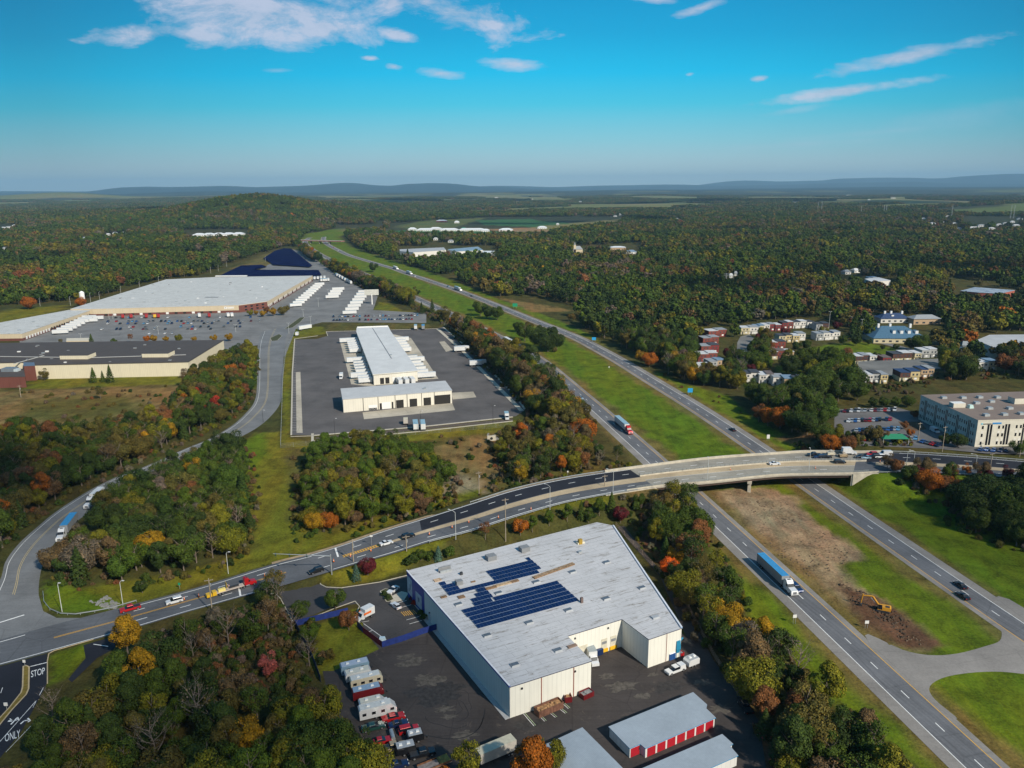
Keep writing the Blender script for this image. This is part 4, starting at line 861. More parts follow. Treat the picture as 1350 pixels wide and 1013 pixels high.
def opened(rows):
    # lanes kept free so that what stands among the trees can be seen over them
    x, y = np.array([q[0] for q in rows]), np.array([q[1] for q in rows]); keep = np.ones(len(rows), bool); D = np.hypot(x, y); an = x / y
    for a, b, w_, f in SEEN:
        hx, hy = P(a, b); D0 = math.hypot(hx, hy); hw = (w_ / 2 + 1.5) / F * D0 / hy + 4 / D0; keep &= ~((np.abs(an - hx / hy) < hw) & (D < D0 + 14) & (D > D0 * (1 - f) - 10))
    return [q for q, k in zip(rows, keep) if k]
FARW = opened(FARW)
OPEN = [(820, 600, 11), (812, 590, 13), (800, 577, 11), (788, 566, 7), (96, 722, 12), (118, 690, 5), (60, 890, 26), (30, 940, 22), (180, 836, 7), (420, 905, 6)]
OPENW = [(*P(a, b), r) for a, b, r in OPEN]
TREES = [t for t in TREES if t[7] == 'solo' or not any((t[0] - a) ** 2 + (t[1] - b) ** 2 < r * r for a, b, r in OPENW)]
def underwood():
    for (wname, poly, hues, shapes, sp, size) in WOODS:
        wp = inset_(PL(poly), -5.5); xs_, ys_ = grid(wp, 3.5); ins = inpoly(xs_, ys_, PL(poly)); zs_ = height(xs_, ys_)
        for x, y, z, i_ in zip(xs_, ys_, zs_, ins):
            if rt.uniform() < (.45 if i_ else .9) and not any((x - a) ** 2 + (y - b) ** 2 < r * r for a, b, r in OPENW) and not near_paved(x, y): addpt('shrub', x, y, z - .2, rt.uniform(0, 6.28), rt.uniform(.35, .95), pick([('dark green', 10), ('green', 8), ('olive', 12), ('brown', 9), ('grey-brown', 5), ('rust-brown', 2), ('yellow-green', 3)], rt.uniform()))
def inset_(poly, d):
    c = np.mean(poly, 0); n = len(poly); out = []; A = sum(poly[i - 1][0] * poly[i][1] - poly[i][0] * poly[i - 1][1] for i in range(n)); s = 1 if A > 0 else -1
    for i in range(n):
        a, b = np.array(poly[i - 1]), np.array(poly[(i + 1) % n]); t = (b - a) / (np.hypot(*(b - a)) + 1e-6); out.append((poly[i][0] - t[1] * s * d, poly[i][1] + t[0] * s * d))
    return out
PAVE = np.concatenate([SB[:, :2], NB[:, :2]]); ROADC = ((RN + RS) / 2)[:, :2]; ACC = np.array([((l[0] + r[0]) / 2, (l[1] + r[1]) / 2) for l, r in zip(AL, AR)])
NOPAVE = [PL(p) for p in ([(383, 445), (584, 430), (694, 542), (684, 556), (413, 582), (380, 578)], [(28, 462), (300, 462), (341, 455), (339, 470), (376, 470), (390, 434), (425, 425), (562, 426), (562, 413), (492, 409), (498, 391), (480, 382), (448, 366), (424, 348), (385, 325), (100, 395), (20, 446)], [(366, 776), (425, 758), (545, 757), (640, 760), (790, 690), (815, 692), (905, 830), (1000, 948), (1005, 1100), (480, 1100), (470, 1000), (425, 885), (497, 853), (440, 800), (385, 822)], [(-60, 900), (62, 855), (63, 900), (50, 925), (28, 965), (-40, 1060), (-260, 1060)])]
def near_paved(x, y):
    if np.hypot(PAVE[:, 0] - x, PAVE[:, 1] - y).min() < 9.5 or np.hypot(ROADC[:, 0] - x, ROADC[:, 1] - y).min() < 15 or np.hypot(ACC[:, 0] - x, ACC[:, 1] - y).min() < 8.6: return True
    return any(bool(inpoly(np.array([x]), np.array([y]), p)[0]) for p in NOPAVE)
HK = list(HUE)
SCRUB = [([(30, 515), (236, 510), (230, 545), (120, 566), (10, 568)], 70), ([(385, 595), (400, 590), (600, 575), (690, 560), (700, 600), (640, 650), (560, 690), (440, 720), (390, 735)], 170), ([(214, 834), (340, 792), (362, 788), (390, 835), (415, 890), (400, 915), (300, 905), (228, 870)], 330), ([(1110, 632), (1160, 632), (1170, 640), (1130, 650)], 40), ([(740, 432), (802, 462), (872, 494), (960, 524), (1000, 560), (950, 540), (870, 508), (800, 474)], 25), ([(870, 655), (900, 655), (915, 690), (880, 700), (830, 690), (810, 672)], 60), ([(640, 700), (760, 672), (800, 668), (800, 690), (640, 712)], 40), ([(1240, 480), (1350, 490), (1350, 512), (1215, 512)], 120), ([(1130, 508), (1230, 508), (1215, 530), (1130, 534)], 120)]
PTS = {}   # proto -> lists
def addpt(key, x, y, z, yaw, s, hue, jit=.16):
    c = np.array(HUE[hue]) * rt.uniform(1 - jit, 1 + jit * 1.3); c = c * rt.uniform(.92, 1.08, 3); PTS.setdefault(key, []).append((x, y, z, yaw, s, *c))
for (x, y, z, h_, d0) in FARW:
    if vnoise(np.array([x]), np.array([y]), 210, 77)[0] > .60 and rt.uniform() < .6 and d0 > 400: MX = [('brown', 20), ('grey-brown', 14), ('olive', 26), ('rust-brown', 8), ('yellow-green', 10), ('green', 14)]
    else: MX = MIXF
    h2 = pick(MX, float(np.clip(rt.uniform() if rt.uniform() < (.5 if d0 < 1000 else .32) else h_ * 1.1 - .05, 0, .999)))
    if d0 <= 300: sh = pick(SHP, rt.uniform()); s_ = rt.uniform(.8, 1.5)
    elif d0 < 3000: sh = pick([('far_round', 50), ('far_tall', 25), ('far_airy', 12), ('far_conifer', 5)], rt.uniform()); s_ = rt.uniform(.8, 1.7) * (1.0 if d0 < 1000 else 1.2)
    else: sh = 'clump_a' if rt.uniform() < .5 else 'clump_b'; s_ = rt.uniform(.9, 1.3); h2 = pick([('dark green', 30), ('green', 22), ('olive', 22), ('brown', 6), ('mid green', 6)], rt.uniform())
    if 'conifer' in sh: h2 = 'dark green'
    if d0 > 1000 and h2 in ('orange', 'golden', 'rust-brown') and rt.uniform() < .8: h2 = 'olive'
    if sh == 'bare': h2 = 'grey-brown'
    addpt(sh, x, y, z - .2, rt.uniform(0, 6.28), s_, h2, .16 if d0 < 1000 else .09)
underwood()
for poly, n_ in SCRUB:
    wp = PL(poly); xs_ = [p[0] for p in wp]; ys_ = [p[1] for p in wp]; k = 0
    while k < n_:
        x, y = rt.uniform(min(xs_), max(xs_)), rt.uniform(min(ys_), max(ys_))
        if inpoly(np.array([x]), np.array([y]), wp)[0]: k += 1; near_paved(x, y) or addpt('shrub', x, y, H1(x, y) - .25, rt.uniform(0, 6.28), rt.uniform(.3, .85), pick([('olive', 10), ('brown', 8), ('green', 6), ('dark green', 4), ('grey-brown', 5), ('rust-brown', 2)], rt.uniform()))
# the three hundred or so that show largest become trees of their own
def vis(t):
    px, py = PX(t[0], t[1], t[2] + 5 * t[4]); return -25 < px < 1375 and py < 1040
cand = [t for t in TREES if t[7] != 'solo' and t[5] != 'shrub' and vis(t)]
for t in TREES:
    if t[7] != 'solo' : t.append(math.hypot(t[0], t[1]) / t[4])
solo = [t for t in TREES if t[7] == 'solo']
def clash(t): return any((t[0] - a) ** 2 + (t[1] - b) ** 2 < r * r for a, b, r in SOLOX)
cand = [t for t in cand if not clash(t)]
cand.sort(key=lambda t: t[9]); n_own = max(0, 300 - sum(1 for t in solo if t[5] != 'shrub'))
own, rest = cand[:n_own], cand[n_own:]
shr = [t for t in TREES if t[7] != 'solo' and t[5] == 'shrub' and vis(t)]
for t in rest + shr: addpt(t[5], t[0], t[1], t[2] - .15, t[3], t[4], t[6])
SHAPEW = {'round': 'rounded', 'tall': 'tall', 'wide': 'broad', 'ragged': 'ragged', 'airy': 'thin-leaved', 'bare': 'bare', 'conifer': 'conical', 'spruce': 'conical', 'shrub': 'bushy'}
def grow(t, label, group):
    sh = t[5]; nm = 'shrub' if sh == 'shrub' else ('pine_tree' if sh in ('conifer', 'spruce') else 'tree')
    e = empty(nm, t[0], t[1], t[2] - .05, t[3], label, 'shrub' if sh == 'shrub' else 'tree', group); e.scale = (t[4], t[4], t[4] * random.uniform(.92, 1.08))
    cr = bpy.data.objects.new('crown', PROTO[sh][0]); COL.objects.link(cr); cr.parent = e
    c = np.array(HUE[t[6]]) * random.uniform(.85, 1.2); cr['tcol'] = [float(q) for q in c]
    if PROTO[sh][1]: tr = bpy.data.objects.new('trunk', PROTO[sh][1]); COL.objects.link(tr); tr.parent = e
    return e, cr
CROWNOBJ = {}
def autolabel(ts):
    by = {}
    for t in ts: by.setdefault((t[7], t[6], t[5]), []).append(t)
    for (wood, hue, sh), g in by.items():
        g.sort(key=lambda t: PX(t[0], t[1], t[2])[0]); n = len(g)
        leaf = 'bare grey-brown' if sh == 'bare' else f'{SHAPEW[sh]} {hue}'
        for k, t in enumerate(g):
            which = '' if n == 1 else ('leftmost ' if k == 0 else ('rightmost ' if k == n - 1 else ordinal(k) + ' from left, '))
            leaf = leaf.replace('grey-brown ', '') if len((wood + leaf).split()) > 9 else leaf
            yield t, f'{which}{leaf} tree in the {wood}', f'{leaf} trees in the {wood}' if n > 1 else None
for t, lab, grp in autolabel(own):
    e, cr = grow(t, lab, grp); CROWNOBJ.setdefault(t[5], cr)
# solo ones without a written label: name them by what stands near
NEARBY = [((420, 1000), 'wood behind the parked caravans'), ((760, 685), 'planting strip below the ramp'), ((560, 740), 'shrub bed at the warehouse corner'), ((845, 668), 'bank below the bridge abutment'), ((140, 940), 'wood beside the dark side street'), ((325, 700), 'edge of the wood facing the green strip'),
          ((290, 505), 'thicket at the dark-roofed building'), ((220, 452), 'row along the plant car park'), ((90, 455), 'end of the plant car park'), ((355, 415), 'planting at the plant entrance corner'), ((556, 386), 'far highway median'), ((640, 415), 'small median clump'), ((710, 450), 'large median clump'), ((1010, 560), 'highway bank above the bridge'),
          ((1060, 572), 'dark clump beside the highway bank'), ((1092, 582), 'edge of the office car park'), ((1198, 565), 'office car park islands'), ((1172, 538), 'row behind the office car park'), ((1095, 520), 'dark clump below the town houses'), ((890, 488), 'wood edge beside the highway lawn'), ((1000, 470), 'gardens along the estate street'), ((1060, 460), 'park field edge'), ((1110, 440), 'gardens above the park field'), ((1160, 465), 'lane below the blue roof'),
          ((1240, 642), 'slope below the bridge road'), ((1330, 640), 'right end of the bridge road slope'), ((570, 415), 'corner behind the truck yard')]
for t in solo: t[7] = t[7]
auto = []
for t in solo:
    if t[8]: e, cr = grow(t, t[8], None); CROWNOBJ.setdefault(t[5], cr)
    else:
        q = PX(t[0], t[1], t[2]); t[7] = min(NEARBY, key=lambda n_: math.hypot(n_[0][0] - q[0], (n_[0][1] - q[1]) * 2))[1]; auto.append(t)
for t, lab, grp in autolabel(auto):
    if t[5] == 'shrub': lab = lab.replace(' tree', ' shrub')
    e, cr = grow(t, lab, grp); CROWNOBJ.setdefault(t[5], cr)
# everything else: one object, woodland, scattered over its points
def woodland():
    pts = []; pid = []; keys = list(PTS)
    for k, key in enumerate(keys): pts += PTS[key]; pid += [k] * len(PTS[key])
    A = np.array(pts); me = bpy.data.meshes.new('woodland'); me.vertices.add(len(A)); me.vertices.foreach_set('co', A[:, :3].astype(np.float32).ravel())
    def attr(n_, ty, d, k='value'): a = me.attributes.new(n_, ty, 'POINT'); a.data.foreach_set(k, d)
    attr('yaw', 'FLOAT', A[:, 3].astype(np.float32)); attr('size', 'FLOAT', A[:, 4].astype(np.float32)); attr('pid', 'INT', np.array(pid, np.int32)); attr('tcol', 'FLOAT_VECTOR', A[:, 5:8].astype(np.float32).ravel(), 'vector')
    o = bpy.data.objects.new('woodland', me); COL.objects.link(o); o['kind'] = 'stuff'
    ng = bpy.data.node_groups.new('scatter', 'GeometryNodeTree'); ng.interface.new_socket('Geometry', in_out='INPUT', socket_type='NodeSocketGeometry'); ng.interface.new_socket('Geometry', in_out='OUTPUT', socket_type='NodeSocketGeometry')
    N, L = ng.nodes, ng.links; gi = N.new('NodeGroupInput'); go = N.new('NodeGroupOutput'); jn = N.new('GeometryNodeJoinGeometry')
    def named(n_, ty): q = N.new('GeometryNodeInputNamedAttribute'); q.data_type = ty; q.inputs[0].default_value = n_; return q.outputs[0]
    yaw, size, pidn = named('yaw', 'FLOAT'), named('size', 'FLOAT'), named('pid', 'INT')
    cx = N.new('ShaderNodeCombineXYZ'); L.new(yaw, cx.inputs[2]); e2r = N.new('FunctionNodeEulerToRotation'); L.new(cx.outputs[0], e2r.inputs[0])
    m2p = N.new('GeometryNodeMeshToPoints'); L.new(gi.outputs[0], m2p.inputs[0])
    for k, key in enumerate(keys):
        src = []
        if key in CROWNOBJ:
            cr = CROWNOBJ[key]; src = [cr] + [c for c in cr.parent.children if c.name.startswith('trunk')]
        for s_ in src: pass
        jj = N.new('GeometryNodeJoinGeometry')
        if not src:
            hide = KIT(key); src = hide
        for s_ in src: oi = N.new('GeometryNodeObjectInfo'); oi.transform_space = 'ORIGINAL'; oi.inputs[0].default_value = s_; L.new(oi.outputs['Geometry'], jj.inputs[0])
        cmp = N.new('FunctionNodeCompare'); cmp.data_type = 'INT'; cmp.operation = 'EQUAL'; L.new(pidn, cmp.inputs[2]); cmp.inputs[3].default_value = k
        io = N.new('GeometryNodeInstanceOnPoints'); L.new(m2p.outputs[0], io.inputs['Points']); L.new(cmp.outputs[0], io.inputs['Selection']); L.new(jj.outputs[0], io.inputs['Instance']); L.new(e2r.outputs[0], io.inputs['Rotation']); L.new(size, io.inputs['Scale']); L.new(io.outputs[0], jn.inputs[0])
    L.new(jn.outputs[0], go.inputs[0]); md = o.modifiers.new('scatter', 'NODES'); md.node_group = ng
    return len(A)
def KIT(key):
    """mesh kept in the file but in no collection: it is only the pattern the woodland repeats"""
    r = []
    for me in PROTO[key]:
        if me: r.append(bpy.data.objects.new('leaf_pattern', me))
    return r
print('TREES own', len(own) + len(solo), 'scattered', woodland())
# ---------------------------------------------------------------- bridge
CRAIL = mat('galvanised rail', (.34, .36, .35), .5, .4); CLIGHT = mat('pale parapet concrete', (.46, .42, .34), .8, var=.2, vscale=.5); STEELB = mat('rust brown girder', (.07, .045, .035), .7)
DARKM = mat('dark metal', (.03, .032, .036), .5); GALV = mat('galvanised steel', (.42, .45, .46), .45, .5)
def strip3(mb, i0, i1, t0, t1, z0, z1, m):
    """a solid strip along the road between cross positions t0, t1 and heights z0, z1 above it"""
    for i in range(i0, i1):
        a, b, c, d = (np.array(bandpt(i, t0)), np.array(bandpt(i, t1)), np.array(bandpt(i + 1, t1)), np.array(bandpt(i + 1, t0)))
        up0, up1 = np.array([0, 0, z0]), np.array([0, 0, z1])
        mb.face([a + up1, b + up1, c + up1, d + up1], m); mb.face([d + up0, c + up0, b + up0, a + up0], m)
        mb.face([a + up0, a + up1, d + up1, d + up0], m); mb.face([c + up0, c + up1, b + up1, b + up0], m)
        if i == i0: mb.face([b + up0, b + up1, a + up1, a + up0], m)
        if i == i1 - 1: mb.face([d + up0, d + up1, c + up1, c + up0], m)
br = empty('bridge', *bandpt(BR0, .5)[:2], 0, 0, 'curved concrete road bridge with steel girders spanning both highway carriageways', 'bridge'); BRO = Vector(br.location)
def bpart(mb, name):
    mb.v = [(x - BRO.x, y - BRO.y, z - BRO.z) for x, y, z in mb.v]; return mb.build(name, br)
mb = MB(); strip3(mb, BR0, BR1, 0, 1, -.45, 0, CONCB); deck = bpart(mb, 'deck')
mb = MB(); band(mb, BR0, BR1, .03, .40, .03, asphalt('worn deck grey', (.27, .25, .21), .14, ang=.06)); band(mb, BR0, BR1, .62, .955, .03, MATS['worn deck grey']); o = bpart(mb, 'roadway')
mb = MB(); band(mb, BR0, BR1, .44, .62, .03, SAND); bpart(mb, 'median_slab')
mb = MB(); bdash(mb, BR0, BR1, .22, .05, WPAINT); bdash(mb, BR0, BR1, .79, .05, WPAINT); thin(mb, BR0, BR1, .63, .05, WPAINT, .07); bpart(mb, 'lane_marking')
for t0, t1, h_, nm in ((-.004, .014, 1.0, 'parapet'), (.972, .992, .62, 'parapet')):
    mb = MB(); strip3(mb, BR0 - 3, BR1 + 5, t0, t1, -.5 if t0 < .5 else -.7, h_, CLIGHT); bpart(mb, nm)
mb = MB(); strip3(mb, BR0, BR1 + 2, .418, .436, .0, .55, CLIGHT); bpart(mb, 'median_barrier')
def railing(t, h0, h1, i0, i1, nm, every=1):
    mb = MB()
    for zz in (h1, (h0 + h1) / 2): strip3(mb, i0, i1, t - .003, t + .003, zz - .05, zz + .05, CRAIL)
    for i in range(i0, i1):
        for q in range(2):
            a = np.array(bandpt(i, t)) * (1 - q / 2) + np.array(bandpt(i + 1, t)) * (q / 2); mb.tube(a + (0, 0, h0), a + (0, 0, h1 + .05), .07, .07, CRAIL if t > .6 else DARKM, 4)
    bpart(mb, nm)
railing(.427, .55, 1.25, BR0, BR1 + 2, 'railing'); railing(.982, .62, 1.35, BR0 - 2, BR1 + 3, 'railing')
for t in (.06, .25, .45, .62, .80, .955):
    mb = MB(); strip3(mb, BR0, BR1, t - .008, t + .008, -1.75, -.45, STEELB); bpart(mb, 'girder')
def pier(i):
    a = np.array(bandpt(i, .07)); b = np.array(bandpt(i, .955)); mb = MB(); mb.bar(a[:2], b[:2], 1.3, -.5, a[2] - 2.6, CLIGHT); p = bpart(mb, 'pier')
    a2 = np.array(bandpt(i, .02)); b2 = np.array(bandpt(i, 1.0)); mb = MB(); mb.bar(a2[:2], b2[:2], 1.7, a[2] - 2.6, a[2] - 1.76, CLIGHT); mb.v = [(x - BRO.x, y - BRO.y, z) for x, y, z in mb.v]; mb.build('pier_cap', p)
def st_px(px): return min(range(BR0, BR1), key=lambda i: abs(PX(*bandpt(i, .96))[0] - px))
pier(st_px(992))
for i in (BR0, BR1):
    mb = MB(); a = bandpt(i, -.005); b = bandpt(i, 1.005); mb.bar(a[:2], b[:2], 1.2, -.5, a[2] - .46, CLIGHT); bpart(mb, 'abutment')
    s = -1 if i == BR0 else 1; mb = MB(); c = bandpt(i + 5 * s, 1.005); mb.bar(b[:2], c[:2], .5, -.5, a[2] - .02, CLIGHT); bpart(mb, 'wing_wall')
# guard rail along the ramp south of the road
def guardrail(name, pts, label, post=3.8, h=.75, m=None):
    m = m or GALV; e = empty(name, *pts[0], 0, label, 'guard rail'); O = Vector(pts[0]); rb = MB(); pb = MB()
    for a, b in zip(pts[:-1], pts[1:]):
        a, b = Vector(a), Vector(b); d = (b - a).normalized(); n = Vector((-d.y, d.x, 0)) * .05
        for z0, z1 in ((h - .3, h),): rb.face([a - O - n + Vector((0, 0, z0)), b - O - n + Vector((0, 0, z0)), b - O - n + Vector((0, 0, z1)), a - O - n + Vector((0, 0, z1))], m); rb.face([a - O + n + Vector((0, 0, z1)), b - O + n + Vector((0, 0, z1)), b - O + n + Vector((0, 0, z0)), a - O + n + Vector((0, 0, z0))], m); rb.face([a - O - n + Vector((0, 0, z1)), b - O - n + Vector((0, 0, z1)), b - O + n + Vector((0, 0, z1)), a - O + n + Vector((0, 0, z1))], m)
    L = equal([tuple(p) for p in pts], post)
    for p in L: q = Vector(p) - O; pb.box(q.x - .06, q.x + .06, q.y - .06, q.y + .06, q.z, q.z + h - .02, m)
    rb.build('rail', e); pb.build('post', e)['kind'] = 'stuff'; return e
def empty(name, x=0, y=0, z=0, rz=0, label=None, cat=None, group=None, tilt=0.0):
    if isinstance(rz, str): rz, label, cat = 0, rz, label
    o = bpy.data.objects.new(name, None); COL.objects.link(o); o.location = (x, y, z); o.rotation_euler = (0, tilt, rz); o.empty_display_size = .5
    return tag(o, label, cat, group)
def off_edge(E_, O_, i0, i1, d):
    r = []
    for i in range(i0, i1 + 1):
        n = (E_[i] - O_[i])[:2]; n /= np.hypot(*n); r.append((E_[i][0] + n[0] * d, E_[i][1] + n[1] * d, E_[i][2] - .15))
    return r
guardrail('guard_rail', off_edge(RS, RN, K(10), BR0 - 2, .5), 'long steel guard rail on the south edge of the ramp west of the bridge')
guardrail('guard_rail', off_edge(RN, RS, K(11), BR0 - 3, .4), 'steel guard rail on the north edge of the ramp west of the bridge')
guardrail('guard_rail', off_edge(RS, RN, BR1 + 5, K(23), .5), 'steel guard rail on the south edge of the road east of the bridge')
guardrail('guard_rail', off_edge(RN, RS, BR1 + 5, K(23), .5), 'pale guard rail on the north edge of the road east of the bridge')
guardrail('guard_rail', [(*P(a, b), .02) for a, b in ((180, 794), (150, 803), (125, 808), (100, 812), (80, 811), (66, 805), (58, 795), (57, 782))], 'curved guard rail around the junction lawn')

# ---------------------------------------------------------------- buildings
def inset(poly, d):
    A = sum(poly[i - 1][0] * poly[i][1] - poly[i][0] * poly[i - 1][1] for i in range(len(poly))); s = 1 if A > 0 else -1; n = len(poly); out = []
    for i in range(n):
        p0, p1, p2 = (Vector(poly[(i + k) % n][:2]) for k in (-1, 0, 1)); d1 = (p1 - p0).normalized(); d2 = (p2 - p1).normalized()
        n1 = Vector((-d1.y, d1.x)) * s; n2 = Vector((-d2.y, d2.x)) * s; b = n1 + n2; b = b / max(.35, b.length_squared) * 2 if b.length > 1e-3 else n1
        out.append((p1.x + b.x * d, p1.y + b.y * d))
    return out
class Bld:
    """walls, roof slab and parts of one building, in world plan coordinates"""
    def __init__(s, name, poly, z0, z1, wall, roof, label, cat='building', trim=None, base=None, over=.12, th=.22):
        s.O = Vector((poly[0][0], poly[0][1], z0)); s.e = empty(name, *s.O, 0, label, cat); s.poly = poly; s.z0, s.z1 = z0, z1
        mb = MB()
        if base: mb.prism(poly, z0 - .5, z0 + base[0], base[1]); mb.prism(inset(poly, -.07), z0 + base[0], z1 - .01, wall)
        else: mb.prism(poly, z0 - .5, z1 - .01, wall)
        s.part(mb, 'wall'); mb = MB(); mb.prism(inset(poly, -over), z1, z1 + th, trim or roof, roof); s.roof = s.part(mb, 'roof')
    def part(s, mb, name, parent=None):
        mb.v = [(x - s.O.x, y - s.O.y, z - s.O.z) for x, y, z in mb.v]; return mb.build(name, parent or s.e)
    def edge(s, i): n = len(s.poly); return s.poly[i % n], s.poly[(i + 1) % n]
    def onwall(s, i, u0, u1, z0, z1, m, name, proud=.06, parent=None, frac=True, ab=None):
        a, b = ab or s.edge(i); d = Vector((b[0] - a[0], b[1] - a[1])); L = d.length; d /= L
        A = sum(s.poly[k - 1][0] * s.poly[k][1] - s.poly[k][0] * s.poly[k - 1][1] for k in range(len(s.poly))); sg = 1 if A > 0 else -1
        n = Vector((d.y, -d.x)) * sg
        if frac: u0 *= L; u1 *= L
        p = [Vector(a) + d * u0 - n * .04, Vector(a) + d * u1 - n * .04, Vector(a) + d * u1 + n * proud, Vector(a) + d * u0 + n * proud]
        mb = MB(); mb.prism([tuple(q) for q in p], s.z0 + z0, s.z0 + z1, m); return s.part(mb, name, parent)
    def box(s, c, lx, ly, h, ang, m, name, z=None, top=None, taper=0.0, parent=None):
        mb = MB(); mb.box(-lx / 2, lx / 2, -ly / 2, ly / 2, 0, h, m, taper, top=top); ca, sa = math.cos(ang), math.sin(ang)
        z = s.z1 + .2 if z is None else z
        mb.v = [(c[0] + x * ca - y * sa, c[1] + x * sa + y * ca, z + q) for x, y, q in mb.v]; return s.part(mb, name, parent)
def membrane(name, col, seam=(.6, .2), stains=(.35, .60, (.2, .19, .17)), ang=0.0, ribs=0.0):
    m = bpy.data.materials.new(name); m.use_nodes = True; T = NT(m.node_tree); T.n.clear()
    tc = T.node('ShaderNodeTexCoord').outputs['Object']; mp = T.node('ShaderNodeMapping', ins={'Vector': tc, 'Rotation': (0, 0, -ang)}).outputs[0]
    n = T.noise(.11, mp, 5, .7, .4); n2 = T.noise(1.4, mp, 4, .7)
    mps = T.node('ShaderNodeMapping', ins={'Vector': mp, 'Scale': (.25, 1.6, 1)}).outputs[0]; n3 = T.noise(.5, mps, 5, .8)
    k = T.math('ADD', 1.0, T.math('ADD', T.math('MULTIPLY', T.math('SUBTRACT', n, .5), .5), T.math('MULTIPLY', T.math('SUBTRACT', n2, .5), .28)))
    c = T.node('ShaderNodeVectorMath', operation='SCALE', ins={0: tuple(col), 'Scale': k}).outputs[0]
    c = T.mix(T.math('MULTIPLY', T.ramp(n3, [(stains[1], 0.0), (stains[1] + .07, 1.0)]), stains[0] * 1.6), c, stains[2])
    br_ = T.node('ShaderNodeTexBrick', ins={'Vector': mp, 'Scale': 1.0, 'Mortar Size': .035, 'Brick Width': 9.0, 'Row Height': 1.9, 'Color1': (0, 0, 0, 1), 'Color2': (0, 0, 0, 1), 'Mortar': (1, 1, 1, 1)})
    c = T.mix(T.math('MULTIPLY', br_.outputs[0], seam[0]), c, tuple(x * seam[1] for x in col))
    if ribs:
        wv = T.node('ShaderNodeTexWave', wave_type='BANDS', bands_direction='X', ins={'Vector': mp, 'Scale': ribs}); c = T.mix(T.math('MULTIPLY', T.ramp(wv.outputs[1], [(.0, 1.0), (.2, 0.0)]), .35), c, tuple(x * .5 for x in col))
    b = T.node('ShaderNodeBsdfPrincipled', ins={'Base Color': c, 'Roughness': .7, 'Specular IOR Level': .25}); T.l.new(b.outputs[0], T.node('ShaderNodeOutputMaterial').inputs[0]); MATS[name] = m; return m
def siding(name, col, ang=0.0, var=.05, rough=.6, dirt=.25):
    """ribbed wall panels: vertical joints wherever the wall runs, dirt towards streaks"""
    m = bpy.data.materials.new(name); m.use_nodes = True; T = NT(m.node_tree); T.n.clear()
    tc = T.node('ShaderNodeTexCoord').outputs['Object']; mp = T.node('ShaderNodeMapping', ins={'Vector': tc, 'Rotation': (0, 0, -ang)}).outputs[0]
    sp = T.node('ShaderNodeSeparateXYZ', ins={0: mp}); ss = T.math('ADD', sp.outputs[0], sp.outputs[1])
    j = T.math('LESS_THAN', T.math('FRACT', T.math('DIVIDE', ss, 1.25)), .09)
    st = T.noise(1.0, T.node('ShaderNodeMapping', ins={'Vector': mp, 'Scale': (.8, .8, .07)}).outputs[0], 4, .7); n2 = T.noise(.2, mp, 3)
    k = T.math('SUBTRACT', T.math('ADD', 1.0, T.math('MULTIPLY', T.math('SUBTRACT', n2, .5), var * 3)), T.math('MULTIPLY', T.math('MAXIMUM', T.math('SUBTRACT', st, .5), 0.0), dirt * 3))
    k = T.math('SUBTRACT', k, T.math('MULTIPLY', j, .16)); c = T.node('ShaderNodeVectorMath', operation='SCALE', ins={0: tuple(col), 'Scale': k}).outputs[0]
    b = T.node('ShaderNodeBsdfPrincipled', ins={'Base Color': c, 'Roughness': rough, 'Specular IOR Level': .3}); T.l.new(b.outputs[0], T.node('ShaderNodeOutputMaterial').inputs[0]); MATS[name] = m; return m
def angof(a, b): return math.atan2(b[1] - a[1], b[0] - a[0])
GLASS = mat('dark window glass', (.012, .014, .018), .15, spec=.6); BLUE = mat('royal blue trim', (.012, .05, .30), .45); RED = mat('signal red', (.42, .012, .022), .45); YEL = mat('safety yellow', (.72, .42, .02), .5); WHITE = mat('white enamel', (.74, .74, .72), .4, var=.06)
RUST = mat('rusty steel', (.17, .075, .035), .85, var=.5, vscale=1.5); BROWN = mat('weathered timber', (.18, .11, .06), .9, var=.5, vscale=2); TEAL = mat('teal machinery', (.02, .20, .34), .5); GREYB = mat('dull grey', (.20, .21, .22), .6); CREAM = mat('cream paint', (.66, .60, .42), .6)
# ---- front warehouse
WZ = 8.3
WR = [P(x, y, WZ) for x, y in ((536.4, 753.7), (787, 689.7), (808.4, 694), (852.4, 760), (898.6, 829), (855.4, 843.7), (820, 817), (747.5, 839.4), (779.5, 872.4), (672, 906.7), (557.5, 776.5), (546, 765))]
wa = angof(WR[9], WR[8]); WROOF = membrane('white roof membrane', (.47, .47, .48), seam=(.8, .35), stains=(.55, .56, (.22, .20, .175)), ang=wa)
WWALL = siding('off-white warehouse panels', (.70, .69, .62), wa, dirt=.12)
wh = Bld('warehouse', WR, 0, WZ, WWALL, WROOF, 'big white flat-roofed warehouse with solar arrays and a notched loading court', 'warehouse', trim=mat('dark roof edge', (.05, .055, .09), .5))
for a, b in ((9, 10), (10, 11), (11, 12)): pass
mb = MB()
for i, j in ((9, 10), (10, 11), (11, 0)): mb.bar(WR[i], WR[j], .42, WZ + .02, WZ + .50, BLUE, mat('parapet cap', (.60, .62, .66), .5))
wh.part(mb, 'parapet'); mb = MB(); mb.bar(WR[3], WR[4], .5, WZ + .02, WZ + .5, mat('pale blue parapet', (.22, .34, .50), .5), MATS['parapet cap']); mb.bar(WR[2], WR[3], .5, WZ + .02, WZ + .5, MATS['pale blue parapet'], MATS['parapet cap']); wh.part(mb, 'parapet')
mb = MB(); q = inset([WR[9], WR[10], (WR[10][0] + 5, WR[10][1] + 5)], 0); a, b = Vector(WR[9]), Vector(WR[10]); d = (b - a).normalized(); n = Vector((d.y, -d.x)); n = n if n.x < 0 else -n
